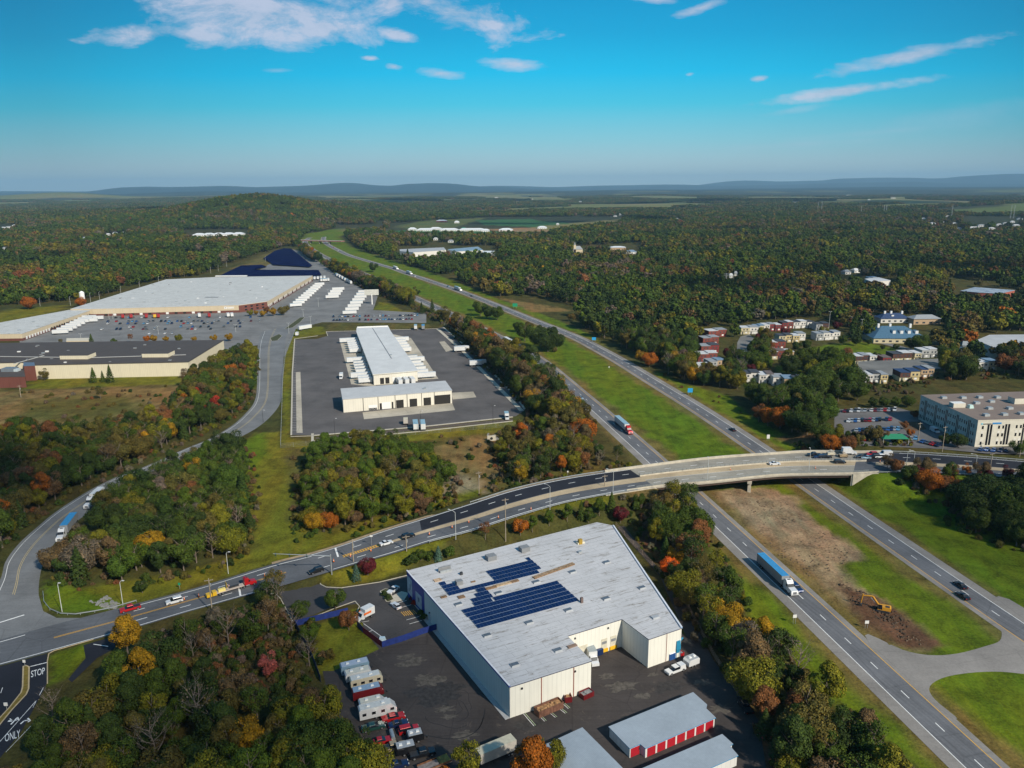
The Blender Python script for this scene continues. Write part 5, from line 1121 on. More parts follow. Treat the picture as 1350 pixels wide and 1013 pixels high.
mb.prism([tuple(a), tuple(b), tuple(b + n * 1.3), tuple(a + n * 1.3)], -.1, .16, mat('pale footing concrete', (.40, .40, .40), .8)); wh.part(mb, 'footing')
# blue entrance front with its three white pictures
def frontpanel(i, u0, u1, z0, z1, m, nm, proud=.1): return wh.onwall(i, u0, u1, z0, z1, m, nm, proud)
frontpanel(11, .0, 1, 0, 8.2, BLUE, 'facade_panel', .05); frontpanel(11, .32, .95, 1.6, 7.3, mat('pale picture panel', (.42, .50, .54), .6, var=.25, vscale=.6), 'picture_panel', .12); frontpanel(11, .5, .6, 3.6, 5.4, mat('slate blue picture mark', (.12, .18, .26), .6), 'picture_mark', .15); frontpanel(11, .66, .78, 2.6, 3.6, MATS['slate blue picture mark'], 'picture_mark', .15)
frontpanel(10, 0, 1, 0, 8.2, BLUE, 'facade_panel', .05); frontpanel(10, .18, .86, .8, 5.2, MATS['pale picture panel'], 'picture_panel', .12); frontpanel(10, .42, .60, 2.6, 4.0, MATS['slate blue picture mark'], 'picture_mark', .15)
frontpanel(9, .90, .925, 0, 2.6, mat('grey door', (.5, .52, .54), .5), 'door', .1); frontpanel(9, .985, 1.0, 0, 8.25, BLUE, 'facade_panel', .07)
frontpanel(9, 0.905, .912, 2.9, 3.2, DARKM, 'wall_lamp', .35)
# walls of the court: 5-6 inner side, 6-7 back, 7-8 west side, 8-9 south front, 4-5 east front
def at(i, u): a, b = WR[i], WR[(i + 1) % 12]; return a[0] + (b[0] - a[0]) * u, a[1] + (b[1] - a[1]) * u
for u in (.10, .27): frontpanel(6, u, u + .11, 1.2, 4.2, mat('dock door cream', (.55, .52, .42), .6), 'dock_door', .08); frontpanel(6, u - .01, u + .12, .25, 1.15, YEL, 'dock_bumper', .35); frontpanel(6, u + .01, u + .10, 2.6, 3.4, GREYB, 'dock_sign', .11)
frontpanel(6, .53, .57, 0, 2.5, BLUE, 'door', .08); frontpanel(6, .63, .80, .9, 4.2, MATS['dock door cream'], 'dock_door', .08)
for i, u in ((8, .22), (8, .62), (4, .45)): frontpanel(i, u, u + .008, 0, 8.2, mat('rust stain downpipe', (.30, .10, .07), .6), 'downpipe', .14)
for i, u in ((8, .2), (8, .85), (6, .85), (6, .25)): frontpanel(i, u, u + .02, 6.9, 7.3, DARKM, 'wall_lamp', .3)
# skylights
SKYL = mat('skylight frame', (.34, .36, .38), .5); SKG = mat('skylight pane', (.10, .12, .145), .2, spec=.6); SKW = mat('skylight bright side', (.68, .70, .72), .4)
for (a, b) in [(485, 708), (705, 640), (910, 575), (1108, 515), (1295, 458), (1110, 325), (932, 375), (742, 428), (545, 486), (335, 545), (630, 862), (855, 785)]:
    p = P(520 + a * .25185, 660 + b * .25185, WZ + .3); s_ = wh.box(p, 2.3, 1.5, .45, wa, SKYL, 'skylight', taper=.12); wh.box(p, 1.9, 1.1, .06, wa, SKG, "pane", z=WZ + .66, parent=s_)

p = P(863.6, 815.5, WZ); s_ = wh.box(p, 2.3, 1.5, .45, wa, SKYL, 'skylight', taper=.12)
def child_fix(b): pass
for (a, b, lx, ly, h, m, nm) in ((505, 300, 3.0, 2.4, 1.5, GREYB, 'rooftop_unit'), (680, 255, 3.0, 2.4, 1.5, GREYB, 'rooftop_unit'), (972, 222, 2.6, 1.6, .6, mat('unit curb', (.6, .56, .44), .7), 'unit_curb'), (972, 218, 1.2, 1.0, 1.7, mat('ochre housing', (.34, .22, .03), .6), 'rooftop_unit'), (970, 272, 1.2, .9, .6, GALV, 'vent'),
        (338, 432, 2.0, 1.6, 1.3, GREYB, 'rooftop_unit'), (262, 360, 4.0, .4, 1.5, GREYB, 'rooftop_unit'), (268, 372, 3.6, .5, .7, GALV, 'rooftop_unit'), (980, 525, .7, .7, 1.6, mat('flue brown', (.14, .10, .09), .7), 'flue'), (350, 385, .8, .6, .9, DARKM, 'vent'), (412, 428, 1.4, .5, .3, BROWN, 'vent'), (225, 420, 2.2, 1.6, .25, mat('roof repair patch', (.42, .30, .20), .9, var=.4), 'roof_patch'),
        (350, 508, 2.0, 1.4, .3, BROWN, 'roof_patch'), (258, 508, 1.8, .9, .3, BROWN, 'roof_patch'), (930, 765, 2.6, 1.0, .3, mat('roof hatch brown', (.22, .15, .11), .8), 'roof_hatch'), (505, 460, 3.5, 1.0, .4, BROWN, 'roof_patch'), (565, 442, 5.5, 1.0, .35, mat('pale timber', (.36, .26, .16), .9, var=.5, vscale=2), 'roof_patch'), (618, 428, 4.0, 1.1, .3, BROWN, 'roof_patch')):
    wh.box(P(520 + a * .25185, 660 + b * .25185, WZ + h / 2), lx, ly, h, wa, m, nm)
a = P(520 + 728 * .25185, 660 + 405 * .25185, WZ + .4); b = P(520 + 938 * .25185, 660 + 330 * .25185, WZ + .4); mb = MB(); mb.bar(a, b, 1.3, WZ + .22, WZ + .62, BROWN, mat('timber top', (.26, .18, .11), .9, var=.6, vscale=1.2)); wh.part(mb, 'cable_tray')
# solar arrays: rows of panels
SOLAR = bpy.data.materials.new('solar cells'); SOLAR.use_nodes = True; T = NT(SOLAR.node_tree); T.n.clear()
mp = T.node('ShaderNodeMapping', ins={'Vector': T.node('ShaderNodeTexCoord').outputs['Object'], 'Rotation': (0, 0, -wa)}).outputs[0]
bt = T.node('ShaderNodeTexBrick', offset=0.0, ins={'Vector': mp, 'Scale': 1.0, 'Mortar Size': .03, 'Brick Width': 1.0, 'Row Height': 50.0, 'Color1': (.003, .010, .05, 1), 'Color2': (.005, .015, .07, 1), 'Mortar': (.05, .08, .14, 1)})
T.l.new(T.node('ShaderNodeBsdfPrincipled', ins={'Base Color': bt.outputs[0], 'Roughness': .3, 'Specular IOR Level': .35}).outputs[0], T.node('ShaderNodeOutputMaterial').inputs[0])
SFR = mat('panel frame', (.30, .38, .50), .4)
SOLF = mat('far solar field', (.004, .008, .045), .9, spec=0, var=.3, vscale=.05)
def solar_rows(polys, pitch=2.15, w_=1.72, z=WZ + .40):
    polys = [[P(520 + a * .25185, 660 + b * .25185, z) for a, b in q] for q in polys]; e1 = Vector((math.cos(wa), math.sin(wa))); e2 = Vector((-e1.y, e1.x)); allp = [p for q in polys for p in q]
    vs = [Vector(p).dot(e2) for p in allp]; us = [Vector(p).dot(e1) for p in allp]; v = min(vs) + pitch * .5
    while v < max(vs):
        uu = np.arange(min(us), max(us), .35); pts_ = np.array([(e1 * u_ + e2 * v) for u_ in uu]); ins = np.zeros(len(uu), bool); i = 0
        for q in polys: ins |= inpoly(pts_[:, 0], pts_[:, 1], q)
        while i < len(uu):
            if ins[i]:
                j = i
                while j < len(uu) and ins[j]: j += 1
                if j - i > 3:
                    mb = MB(); a0, a1 = uu[i], uu[j - 1]; c = []
                    for (u_, vv, zz) in ((a0, -w_ / 2, z), (a1, -w_ / 2, z), (a1, w_ / 2, z + .22), (a0, w_ / 2, z + .22)): q = e1 * u_ + e2 * (v + vv); c.append((q.x, q.y, zz))
                    mb.face(c, SOLAR); lo = [(x, y, zz - .06) for x, y, zz in c]; mb.face(lo[::-1], SFR)
                    for k in range(4): mb.face([lo[k], lo[(k + 1) % 4], c[(k + 1) % 4], c[k]], SFR)
                    wh.part(mb, 'solar_panel')
                i = j
            i += 1
        v += pitch
solar_rows([[(345, 570), (415, 545), (520, 518), (850, 420), (962, 517), (440, 672)], [(475, 370), (610, 330), (640, 330), (712, 302), (782, 362), (655, 410), (525, 424)], [(232, 440), (305, 424), (345, 462), (478, 425), (650, 385), (660, 412), (480, 462), (290, 506)], [(400, 518), (432, 490), (425, 470), (480, 462), (530, 512), (420, 548)]])
# ---- roll-up storage units at the bottom edge
SROOF = membrane('blue-grey metal roof', (.30, .35, .40), seam=(.0, 1), stains=(.1, .66, (.3, .3, .3)), ribs=.9, ang=wa); SWALL = siding('pale storage wall', (.60, .60, .58), wa); LBT = mat('sky blue trim', (.03, .22, .42), .5); RDOOR = mat('red roll-up door', (.36, .012, .022), .5, streak=('Z', 2.2, .35))
S1 = [P(x, y, 2.5) for x, y in ((913.6, 914.4), (931, 929.9), (930, 935), (942.3, 946.9), (851, 986.8), (844.4, 981), (830.4, 986.8), (803.7, 959.3))]
s1 = Bld('storage_units', S1, 0, 2.5, SWALL, SROOF, 'grey roofed storage unit row with eight red roll-up doors', 'storage building', trim=LBT, over=.2, th=.18)
for k in range(7): s1.onwall(3, .02 + k * .14, .02 + k * .14 + .115, .05, 2.25, RDOOR, 'roller_door', .05)
s1.onwall(5, .08, .92, .05, 2.25, RDOOR, 'roller_door', .05)
S2 = [P(x, y, 2.5) for x, y in ((952, 969.8), (965, 981.5), (961, 984), (971.8, 996.8), (862, 1046), (835, 1020))]
Bld('storage_units', S2, 0, 2.5, SWALL, SROOF, 'grey roofed storage row cut by the bottom edge right of the red doors', 'storage building', trim=LBT, over=.2, th=.18)
S3 = [P(x, y, 2.5) for x, y in ((767.4, 961), (735, 976), (700, 992), (738, 1046), (850, 1046), (818, 1012))]
Bld('storage_units', S3, 0, 2.5, SWALL, SROOF, 'pale roofed storage row half hidden by the bottom edge trees', 'storage building', trim=LBT, over=.2, th=.18)
# ---- truck terminal: dock hall
CR2 = lambda x, y: (340 + x * .25185, 400 + y * .25185)
ta = angof(P(492, 520), P(471, 440)); TROOF = membrane('pale terminal roof', (.56, .57, .57), seam=(.12, .8), stains=(.12, .66, (.4, .4, .4)), ang=ta); TWALL = siding('cream terminal panels', (.68, .65, .56), ta, dirt=.1)
TZ = 6.6
TR = [P(*q, TZ) for q in ((471, 433), (511.5, 431.5), (514, 437), (550.3, 489.6), (492.4, 494.6), (470.5, 438))]
th_ = Bld('truck_terminal', TR, 0, TZ, TWALL, TROOF, 'long white cross-dock hall with trailers backed along both sides', 'terminal', trim=mat('cream fascia', (.64, .62, .54), .6), over=.5, th=.5)
mb = MB(); mb.bar(TR[0], TR[1], 1.0, TZ + .3, TZ + 1.3, WHITE); th_.part(mb, 'parapet')
DD = mat('dark dock opening', (.02, .018, .016), .8)
for i, n_ in ((2, 22), (4, 22)):
    for k in range(n_): th_.onwall(i, .03 + k * .045, .03 + k * .045 + .026, 1.1, 4.0, DD if k % 3 else WHITE, 'dock_door', .05)
for u in (.14, .26): th_.onwall(3, 1 - u - .09, 1 - u, .2, 4.2, DD, 'dock_door', .05)
for u in (.42, .56, .70): th_.onwall(3, 1 - u - .09, 1 - u, 1.1, 4.0, WHITE, 'dock_door', .05)
th_.box(P(*CR2(697, 272), TZ + .6), 1.8, 1.4, 1.0, ta, GALV, 'rooftop_unit')
mb = MB(); mb.bar(P(*CR2(600, 130), TZ + .5), P(*CR2(700, 290), TZ + .5), .5, TZ + .5, TZ + .66, GREYB); th_.part(mb, 'roof_pipe')
for poly, nm in (([(448, 450), (471, 446), (471, 440), (496, 510), (463, 507)], 'l'), ([(514, 440), (542, 446), (578, 499.5), (549, 501), (548, 495)], 'r'), ([(494, 496), (548, 491), (550, 501), (522, 507), (496, 508)], 'f'), ([(595, 518), (624, 516.5), (628, 524), (597, 527)], 'e'), ([(579, 451), (586, 450), (597, 462), (588, 464)], 'p'), ([(390, 491), (396, 490.5), (399, 571), (391, 571)], 's')):
    sheet('apron', poly, .032, CONC)
def kerbline(name, pts, wd, h, m, z=0.02): 
    mb = MB()
    for a, b in zip(pts[:-1], pts[1:]): mb.bar(P(*a), P(*b), wd, z, z + h, m)
    o = mb.build(name); o['kind'] = 'structure'; return o
kerbline('kerb', [(413, 574.5), (560, 562.5), (676, 550)], 1.3, .14, KERB); kerbline('kerb', [(413, 582), (560, 568.5), (676, 555.5)], 1.0, .14, KERB); kerbline('kerb', [(412, 572), (412, 583)], 1.3, .14, KERB)
kerbline('kerb', [(577, 434), (610, 463), (676, 530), (688, 542)], 2.6, .12, KERB); kerbline('kerb', [(584, 431.5), (620, 462), (683, 526), (692, 540)], 1.3, .14, KERB)
kerbline('kerb', [(384, 574), (385.5, 491), (388.5, 447), (419, 443)], .8, .14, KERB); kerbline('kerb', [(383, 576), (413, 575)], .5, .14, KERB); kerbline('kerb', [(577, 433.5), (430, 437.5), (432, 443)], .5, .15, KERB)
sheet('apron', [(416, 577), (676, 552), (676, 555), (416, 581)], .03, mat('dark gravel strip', (.09, .07, .055), .95, var=.4))
# maintenance shop
MZ = 7.6
MS = [P(*q, MZ) for q in ((449.5, 513), (586.8, 502.7), (595.6, 515), (452, 527))]
ms = Bld('maintenance_shop', MS, 0, MZ, TWALL, membrane('ribbed shop roof', (.46, .47, .48), seam=(0, 1), stains=(.15, .62, (.3, .3, .32)), ribs=.7, ang=angof(MS[0], MS[1])), 'low truck maintenance shop with open bays and an open end shelter', 'workshop', over=.25, th=.25)
MF = (P(452, 546), P(600, 531.5))
def msb(u0, u1, z0, z1, m, nm, pr=.1): ms.onwall(0, u0, u1, z0, z1, m, nm, pr, ab=(MS[3], MS[2]))
for x0, x1, z1, m, nm in ((.225, .30, 3.0, WHITE, 'bay_door'), (.325, .345, 3.6, DD, 'bay_window'), (.345, .425, 4.0, WHITE, 'bay_door'), (.435, .45, 3.8, DD, 'bay_window'), (.475, .545, 4.6, DD, 'bay_door'), (.60, .67, 4.6, DD, 'bay_door'), (.73, .80, 4.6, DD, 'bay_door'), (.833, .985, 5.4, DD, 'shelter_opening')):
    msb(x0, x1, .05, z1, m, nm)
msb(.225, .30, .05, 1.3, DD, 'bay_opening', .13)
for u in (.175, .31, .465, .575, .71, .83): msb(u, u + .006, 0, MZ, mat('downpipe', (.10, .09, .08), .6), 'downpipe', .18)
ms.box(P(560, 512.5, MZ + .5), 1.4, 1.2, 1.0, 0, GALV, 'rooftop_unit')
sheet('apron', [(480, 553), (600, 541), (596, 531), (566, 534), (478, 544)], .034, CONC)
# ---- the big plant behind
PZ = 7.1
BRICK = siding('dark red brick', (.15, .055, .042), 0, dirt=.3); PWALL = siding('beige plant panels', (.56, .47, .33), 0, dirt=.2); PROOF = membrane('grey white plant roof', (.50, .505, .49), seam=(.25, .6), stains=(.6, .56, (.20, .19, .175)))
PR = [P(x, y, PZ) for x, y in ((219, 369), (282, 366), (412, 364), (352, 398), (314.4, 403), (123, 408), (93, 408))]
pl = Bld('factory', PR, 0, PZ, PWALL, PROOF, 'huge factory hall with grey-white roof and beige walls over a red brick base', 'factory', base=(2.3, BRICK), trim=mat('beige coping', (.58, .50, .38), .7), over=.2, th=.4)
pl.onwall(3, 0.0, 1.0, 0, PZ - .1, BRICK, 'brick_front', .35)
for k in range(4):
    for z in (1.2, 4.2): pl.onwall(3, .12 + k * .2, .20 + k * .2, z, z + 1.5, GLASS, 'window', .42)
for k in range(40): pl.onwall(2, .02 + k * .0243, .02 + k * .0243 + .012, .9, 3.6, WHITE if k % 4 else DD, 'dock_door', .08)
for u in (.02, .055): pass
pl.onwall(4, .03, .105, 3.6, 6.5, mat('pale sign ground', (.60, .52, .40), .6), 'sign_board', .14)
pl.onwall(4, .083, .101, 4.1, 6.2, WHITE, 'sign_emblem', .2); pl.onwall(4, .089, .094, 4.8, 5.5, DARKM, 'emblem_mark', .24)
for k in range(5): pl.onwall(4, .036 + k * .009, .036 + k * .009 + .0062, 4.3, 5.8, WHITE, 'sign_letter', .2)
for k in range(14): pl.onwall(4, .13 + k * .06, .15 + k * .06, .3, 2.2, DD if k % 3 else WHITE, 'dock_door', .08)
rr = random.Random(4)
for k in range(38):
    x_ = rr.uniform(110, 395); y_ = rr.uniform(371, 400)
    if x_ + (y_ - 364) * 1.8 < 405 and x_ > 219 - (y_ - 369) * 3.1: pl.box(P(x_, y_, PZ + .5), rr.choice((1.2, 2, 3)), rr.choice((1.2, 1.6)), rr.uniform(.4, 1.3), 0, rr.choice((WHITE, GREYB, GALV)), 'roof_vent')
pl.box(P(279, 392.5, PZ + .3), 14, 5, .5, 0, GREYB, 'rooftop_unit'); pl.box(P(305, 364.8, PZ), 42, 4, 1.2, 0, WHITE, 'roof_monitor')
WG = [P(x, y, 5.9) for x, y in ((93, 409.5), (122, 409), (28.7, 440.4), (-90, 441.5), (-90, 430))]
WG = [P(x, y, 5.9) for x, y in ((91, 409.3), (121.5, 408.8), (28.7, 440.4), (-70, 441.8), (-60, 452 - 15))]
wg = Bld('factory_wing', WG, 0, 5.9, PWALL, PROOF, 'long narrow factory wing with white dock doors beside the grass bank', 'factory', base=(2.1, BRICK), over=.2, th=.35)
for k in range(26): wg.onwall(1, .96 - k * .036 - .02, .96 - k * .036, .5, 2.9, WHITE if k < 9 else DD, 'dock_door', .1)
for a_, b_ in ((50, 431), (85, 420), (25, 436), (44, 425)): wg.box(P(a_, b_, 6.2), 2, 1.6, .8, 0, GALV, 'roof_vent')
si = empty('silo', *G(110, 404), 0, 'tall white silo standing behind the factory wing', 'silo'); mb = MB(); mb.tube((0, 0, 0), (0, 0, 15), 2.6, 2.6, WHITE, 16); mb.build('tank', si); mb = MB(); mb.tube((0, 0, 15), (0, 0, 16.4), 2.6, .6, WHITE, 16); mb.build('cap', si)
# low wall building in the lot
lb = Bld('gatehouse', [P(x, y, 3.4) for x, y in ((88, 446.5), (118, 446), (117, 449.5), (87.5, 450))], 0, 3.4, PWALL, mat('pale slab', (.55, .5, .4), .7), 'low beige flat outbuilding at the plant car park', 'outbuilding', base=(.8, BRICK))
# ---- dark-roofed building
DZ = 9.4
DROOF = membrane('dark brown roof', (.075, .062, .055), seam=(.1, .6), stains=(.3, .62, (.11, .10, .09))); DW = siding('cream block wall', (.64, .58, .43), 0, dirt=.15)
DR = [P(x, y, DZ) for x, y in ((-140, 455), (294.7, 449), (248, 477.8), (45.3, 482), (44, 478), (-140, 482))]
db = Bld('depot_building', DR, 0, DZ, DW, DROOF, 'wide dark-roofed building with a cream wall facing the dry field', 'building', trim=mat('dark coping', (.07, .06, .05), .6), over=.25, th=.4)
for a_, b_, lx in ((103, 470, 19), (209, 467.5, 18)):
    db.box(P(a_, b_, DZ + 1.3), lx * 1.0, 11, 2.7, 0, DW, 'penthouse', top=DROOF)
for x0, y0, x1, y1 in ((0, 470.3, 110, 471.7), (112, 472, 245, 468), (18, 480, 58, 469)): mb = MB(); mb.bar(P(x0, y0, DZ + .5), P(x1, y1, DZ + .5), .8, DZ + .42, DZ + .7, mat('pale roof pipe', (.42, .42, .40), .6)); db.part(mb, 'roof_pipe')
for a_, b_ in ((57, 466), (62, 464), (54, 468), (68, 473), (36, 475), (178, 459.5), (191, 455), (86, 478), (145, 477), (224, 475), (25, 464), (48, 457), (50, 455.8), (90, 462), (236, 460)): db.box(P(a_, b_, DZ + .6), rr.uniform(1, 2.2), 1.2, rr.uniform(.5, 1.2), 0, rr.choice((WHITE, GALV, GREYB)), 'roof_vent')
bk = [P(x, y, 7.0) for x, y in ((-140, 489), (31, 487), (33, 497), (-140, 500))]
b2 = Bld('brick_annex', bk, 0, 7.0, BRICK, DROOF, 'red brick annex at the left edge in front of the dark roof', 'annex', over=.15, th=.3)
b2.box(P(13, 487, 8.4), 8, 6, 2.2, 0, mat('rooftop plant grey', (.16, .19, .22), .5), 'rooftop_unit'); b2.box(P(20, 488, 8.0), 5, 4, 1.6, 0, mat('pale unit', (.45, .52, .55), .5), 'rooftop_unit')
tw = [P(x, y, 9.9) for x, y in ((31, 478.5), (45, 478.5), (46, 482.5), (31, 483))]
Bld('brick_tower', tw, 0, 9.9, BRICK, mat('blue-grey tower roof', (.10, .14, .2), .6), 'red brick stair block between the annex and the cream wall', 'annex', over=.1, th=.3)
# ---- office block
OT = OZ + 12.4
OR_ = [P(x, y, OT) for x, y in ((1214, 522), (1317, 518.5), (1520, 512), (1560, 548), (1289.6, 555.4))]
OROOF = membrane('brown ballast roof', (.20, .155, .13), seam=(0, 1), stains=(.25, .6, (.14, .11, .1))); OW = mat('sandstone panels', (.58, .55, .46), .8, var=.1, vscale=.5)
of = Bld('office_block', OR_, OZ, OT, OW, OROOF, 'four-storey beige office block with slit windows beside the car park', 'office building', trim=mat('pale coping', (.60, .56, .46), .7), over=.1, th=.45)
Lf = math.dist(OR_[4], OR_[0]); Lr = math.dist(OR_[3], OR_[4])
PAN = mat('pale infill panel', (.62, .60, .54), .7)
nb = 5
for b_ in range(nb):
    u0 = .035 + b_ * .19
    for k in range(2): of.onwall(4, u0 + .075 + k * .022, u0 + .087 + k * .022, 1.0, 11.2, GLASS, 'window', .03)
    for k, uo in enumerate((.012, .045, .128, .160)):
        for f_ in range(3): of.onwall(4, u0 + uo, u0 + uo + .014, 1.3 + f_ * 3.6, 3.0 + f_ * 3.6, GLASS, 'window', .03)
        if k % 2: 
            for f_ in range(3): of.onwall(4, u0 + uo - .003, u0 + uo + .017, 3.05 + f_ * 3.6, 4.6 + f_ * 3.6, PAN, 'infill_panel', .04)
nr = 9
for b_ in range(nr):
    e_ = Lr - (1.2 + b_ * 8.4)
    if e_ < 8: break
    for k, uo in enumerate((1.0,) if b_ == 0 else (.3, 2.3)):
        for f_ in range(3): of.onwall(3, e_ - uo - .9, e_ - uo, 1.0 + f_ * 3.75, 2.5 + f_ * 3.75, GLASS, 'window', .03, frac=False); of.onwall(3, e_ - uo - 1.0, e_ - uo + .1, 2.56 + f_ * 3.75, 3.8 + f_ * 3.75, PAN, 'infill_panel', .04, frac=False) if f_ < 2 else None
    for uo in (3.6, 5.0): of.onwall(3, e_ - uo - 1.0, e_ - uo, .8, 10.6, GLASS, 'window', .03, frac=False)
of.onwall(3, Lr - 6.5, Lr - 1.6, 10.75, 11.1, DARKM, 'sign_strip', .12, frac=False); of.onwall(3, Lr - 11.2, Lr - 7.0, 10.75, 11.5, mat('blue sign', (.04, .22, .5), .5), 'sign_board', .14, frac=False); of.onwall(3, Lr - 2.4, Lr - 1.6, 10.7, 11.4, mat('cyan emblem', (.2, .5, .6), .5), 'sign_emblem', .16, frac=False)
for a_, b_ in ((1244, 524), (1269.6, 524), (1291.5, 523.5), (1315, 523.5), (1287.5, 531), (1307, 529), (1304.5, 538), (1331, 538), (1300, 547), (1324, 546), (1346, 545), (1350, 530), (1375, 538)):
    of.box(P(a_, b_, OT + 1), 2.6, 2.2, 1.3, .1, GALV, 'rooftop_unit', taper=.1)
of.box(P(1262, 534, OT + 1.4), 6.0, 3.6, 2.4, angof(OR_[4], OR_[3]), OW, 'penthouse', top=WHITE); of.box(P(1279, 536.5, OT + 1), 2.6, 2.4, 1.8, .2, mat('pale teal cowl', (.40, .55, .52), .5), 'rooftop_unit', taper=.4); of.box(P(1346, 528, OT + 1.6), 10, 5, 3, angof(OR_[4], OR_[3]), OW, 'penthouse', top=OROOF)
# ---- estate houses
WINM = mat('house window', (.05, .06, .07), .3); HC = {'brick': (.20, .05, .038), 'white': (.62, .60, .56), 'cream': (.52, .46, .30), 'yellow': (.52, .42, .22), 'brown': (.09, .04, .032), 'grey': (.34, .35, .35), 'tan': (.42, .30, .19), 'darkred': (.20, .03, .03)}
HR = {'white': (.50, .51, .52), 'grey': (.26, .28, .30), 'dark': (.05, .052, .06), 'navy': (.025, .05, .12), 'blue': (.16, .24, .33), 'brown': (.13, .10, .09)}
def row(px, py, w_px, cols, roofc, yaw, label, h=5.6, dep=9.5):
    """a terraced row: every dwelling its own wall, roof, windows and door"""
    x, y, z = G(px, py); D = math.hypot(x, y); L = w_px / F * math.hypot(D, CAMZ) * 1.0; n = len(cols); u_ = L / n
    e = empty('row_house' if n > 1 else 'house', x, y, z, math.radians(yaw), label, 'terraced houses' if n > 1 else 'house')
    for k, c in enumerate(cols):
        x0 = -L / 2 + k * u_; hh = h + (.5 if k % 2 else 0); st = (k % 2) * .9; wm = mat('wall ' + c, HC[c], .8, var=.15); rc = roofc[k % len(roofc)]; rm = mat('house roof ' + rc, HR[rc], .7, var=.2)
        mb = MB(); mb.box(x0, x0 + u_, st, dep, -1.0, 2.7, mat('wall ' + ('cream' if c in ('brown', 'brick') else c), HC['cream' if c in ('brown', 'brick') else c], .8) if c != 'brick' else wm); mb.box(x0 + .01, x0 + u_ - .01, st - .5, dep - .01, 2.71, hh, wm); mb.build('wall', e)
        mb = MB(); mb.box(x0 - .1, x0 + u_ + .1, st - .8, dep + .2, hh + .01, hh + .3, rm); mb.build('roof', e)
        for q in (.25, .62): mb = MB(); mb.box(x0 + u_ * q, x0 + u_ * q + 1.1, st - .56, st - .4, 3.5, 4.7, WINM); mb.build('window', e)
        mb = MB(); mb.box(x0 + u_ * .15, x0 + u_ * .15 + 1.0, st - .05, st + .1, 0, 2.1, WINM); mb.build('door', e); mb = MB(); mb.box(x0 + u_ * .5, x0 + u_ * .5 + 1.6, st - .05, st + .1, .9, 2.1, WHITE); mb.build('window', e)
    return e
for a in [(946, 445, 26, ['brick', 'brick'], ['white', 'grey'], 14, 'farthest brick row left of the estate street'), (937, 455, 22, ['brick', 'brick'], ['grey'], 10, 'second brick row left of the estate street with grey roof'), (936, 466, 24, ['brick', 'darkred'], ['grey', 'dark'], 6, 'third brick row left of the estate street'), (933, 477, 25, ['brick', 'brick'], ['white'], 4, 'nearest brick row left of the street with a white roof'), (945, 487, 22, ['grey', 'tan'], ['grey', 'blue'], 10, 'low grey house below the brick rows'), (928, 493, 16, ['white'], ['white'], 0, 'small white shed-like house at the wood edge'),
          (988, 441, 22, ['cream', 'white'], ['white', 'grey'], 0, 'cream row at the head of the estate street'), (1001, 439, 12, ['grey', 'cream'], ['blue'], 0, 'blue-grey roofed house at the head of the street'), (1018, 437, 22, ['white', 'darkred', 'darkred'], ['white', 'grey'], 4, 'white and red row behind the purple trees'), (1038, 434, 14, ['darkred', 'brick'], ['dark', 'white'], 4, 'dark roofed red row next to the long white one'), (1059, 433, 26, ['white', 'white', 'white'], ['dark', 'white'], 5, 'long white row at the top of the estate'), (1084, 436, 16, ['grey', 'brown'], ['dark'], 0, 'dark house row by the street lamps above the field'),
          (1040, 452, 26, ['cream', 'yellow', 'yellow'], ['dark', 'dark', 'white'], 2, 'yellow and cream row in the middle of the estate'), (1056, 449, 10, ['white'], ['grey'], 0, 'white house beside the yellow row'), (1085, 449, 18, ['grey', 'white'], ['grey'], 4, 'grey-roofed white row beside the park field'), (1098, 448, 18, ['white', 'white'], ['navy', 'grey'], 4, 'white row with navy roof above the park field'),
          (1024, 461, 22, ['darkred', 'brick'], ['white', 'dark'], 0, 'red brick row right of the estate street'), (1030, 474, 30, ['brown', 'brick', 'tan'], ['white', 'brown'], 0, 'long brown brick row right of the estate street'), (1088, 484, 26, ['tan', 'brick', 'tan'], ['dark', 'brown'], 2, 'tan house row behind the large tree below the field'),
          (989, 504, 22, ['white', 'white'], ['dark', 'dark'], -4, 'pair of white houses with dark roofs facing the highway'), (1010, 506, 18, ['white', 'white'], ['white', 'brown'], -4, 'white houses with pale roofs in the front estate row'), (1026, 509, 14, ['white'], ['grey'], -4, 'white house with grey roof in the front estate row'), (1040, 511, 13, ['tan'], ['blue'], -4, 'tan house with pale blue roof in the front estate row'), (1053, 512, 12, ['cream', 'brown'], ['dark'], -4, 'last cream house of the front estate row'),
          (1141, 480, 26, ['brown', 'brown', 'white'], ['white', 'grey', 'white'], 3, 'brown and white row right of the park field'), (1168, 482, 10, ['darkred'], ['brown'], 2, 'single red house at the end of the brown row'), (1189, 477, 24, ['brown', 'brown'], ['dark', 'white'], 3, 'dark brown row in the right part of the estate'), (1209, 476, 8, ['cream'], ['white'], 3, 'narrow cream house joined to the dark brown row'), (1225, 472, 20, ['grey', 'grey'], ['white'], 4, 'big grey house with pale roof at the right end of the estate'),
          (1155, 506, 26, ['white', 'grey', 'yellow'], ['white', 'dark', 'grey'], 0, 'white and yellow row above the office car park'), (1199, 503, 24, ['brown', 'yellow'], ['navy'], 0, 'navy roofed brown and yellow row'), (1222, 499, 16, ['tan', 'tan'], ['navy', 'grey'], 0, 'tan row end with navy and grey roof'), (1302, 489, 22, ['white', 'cream'], ['white', 'blue'], 0, 'white roofed house between the grey hall and the office'), (1150, 372, 10, ['grey', 'white'], ['blue'], 0, 'pale roofed house alone in the far wood above the estate')]:
    row(*a)
ES = asphalt('estate road', (.16, .158, .15), .04)
def gsheet(name, pts, m, dz=.06, n=5):
    """a sheet laid over sloping ground"""
    w_ = [G(a, b) for a, b in pts]; z = max(p[2] for p in w_) + dz; return sheet(name, [p[:2] for p in w_], z, m, None, True)
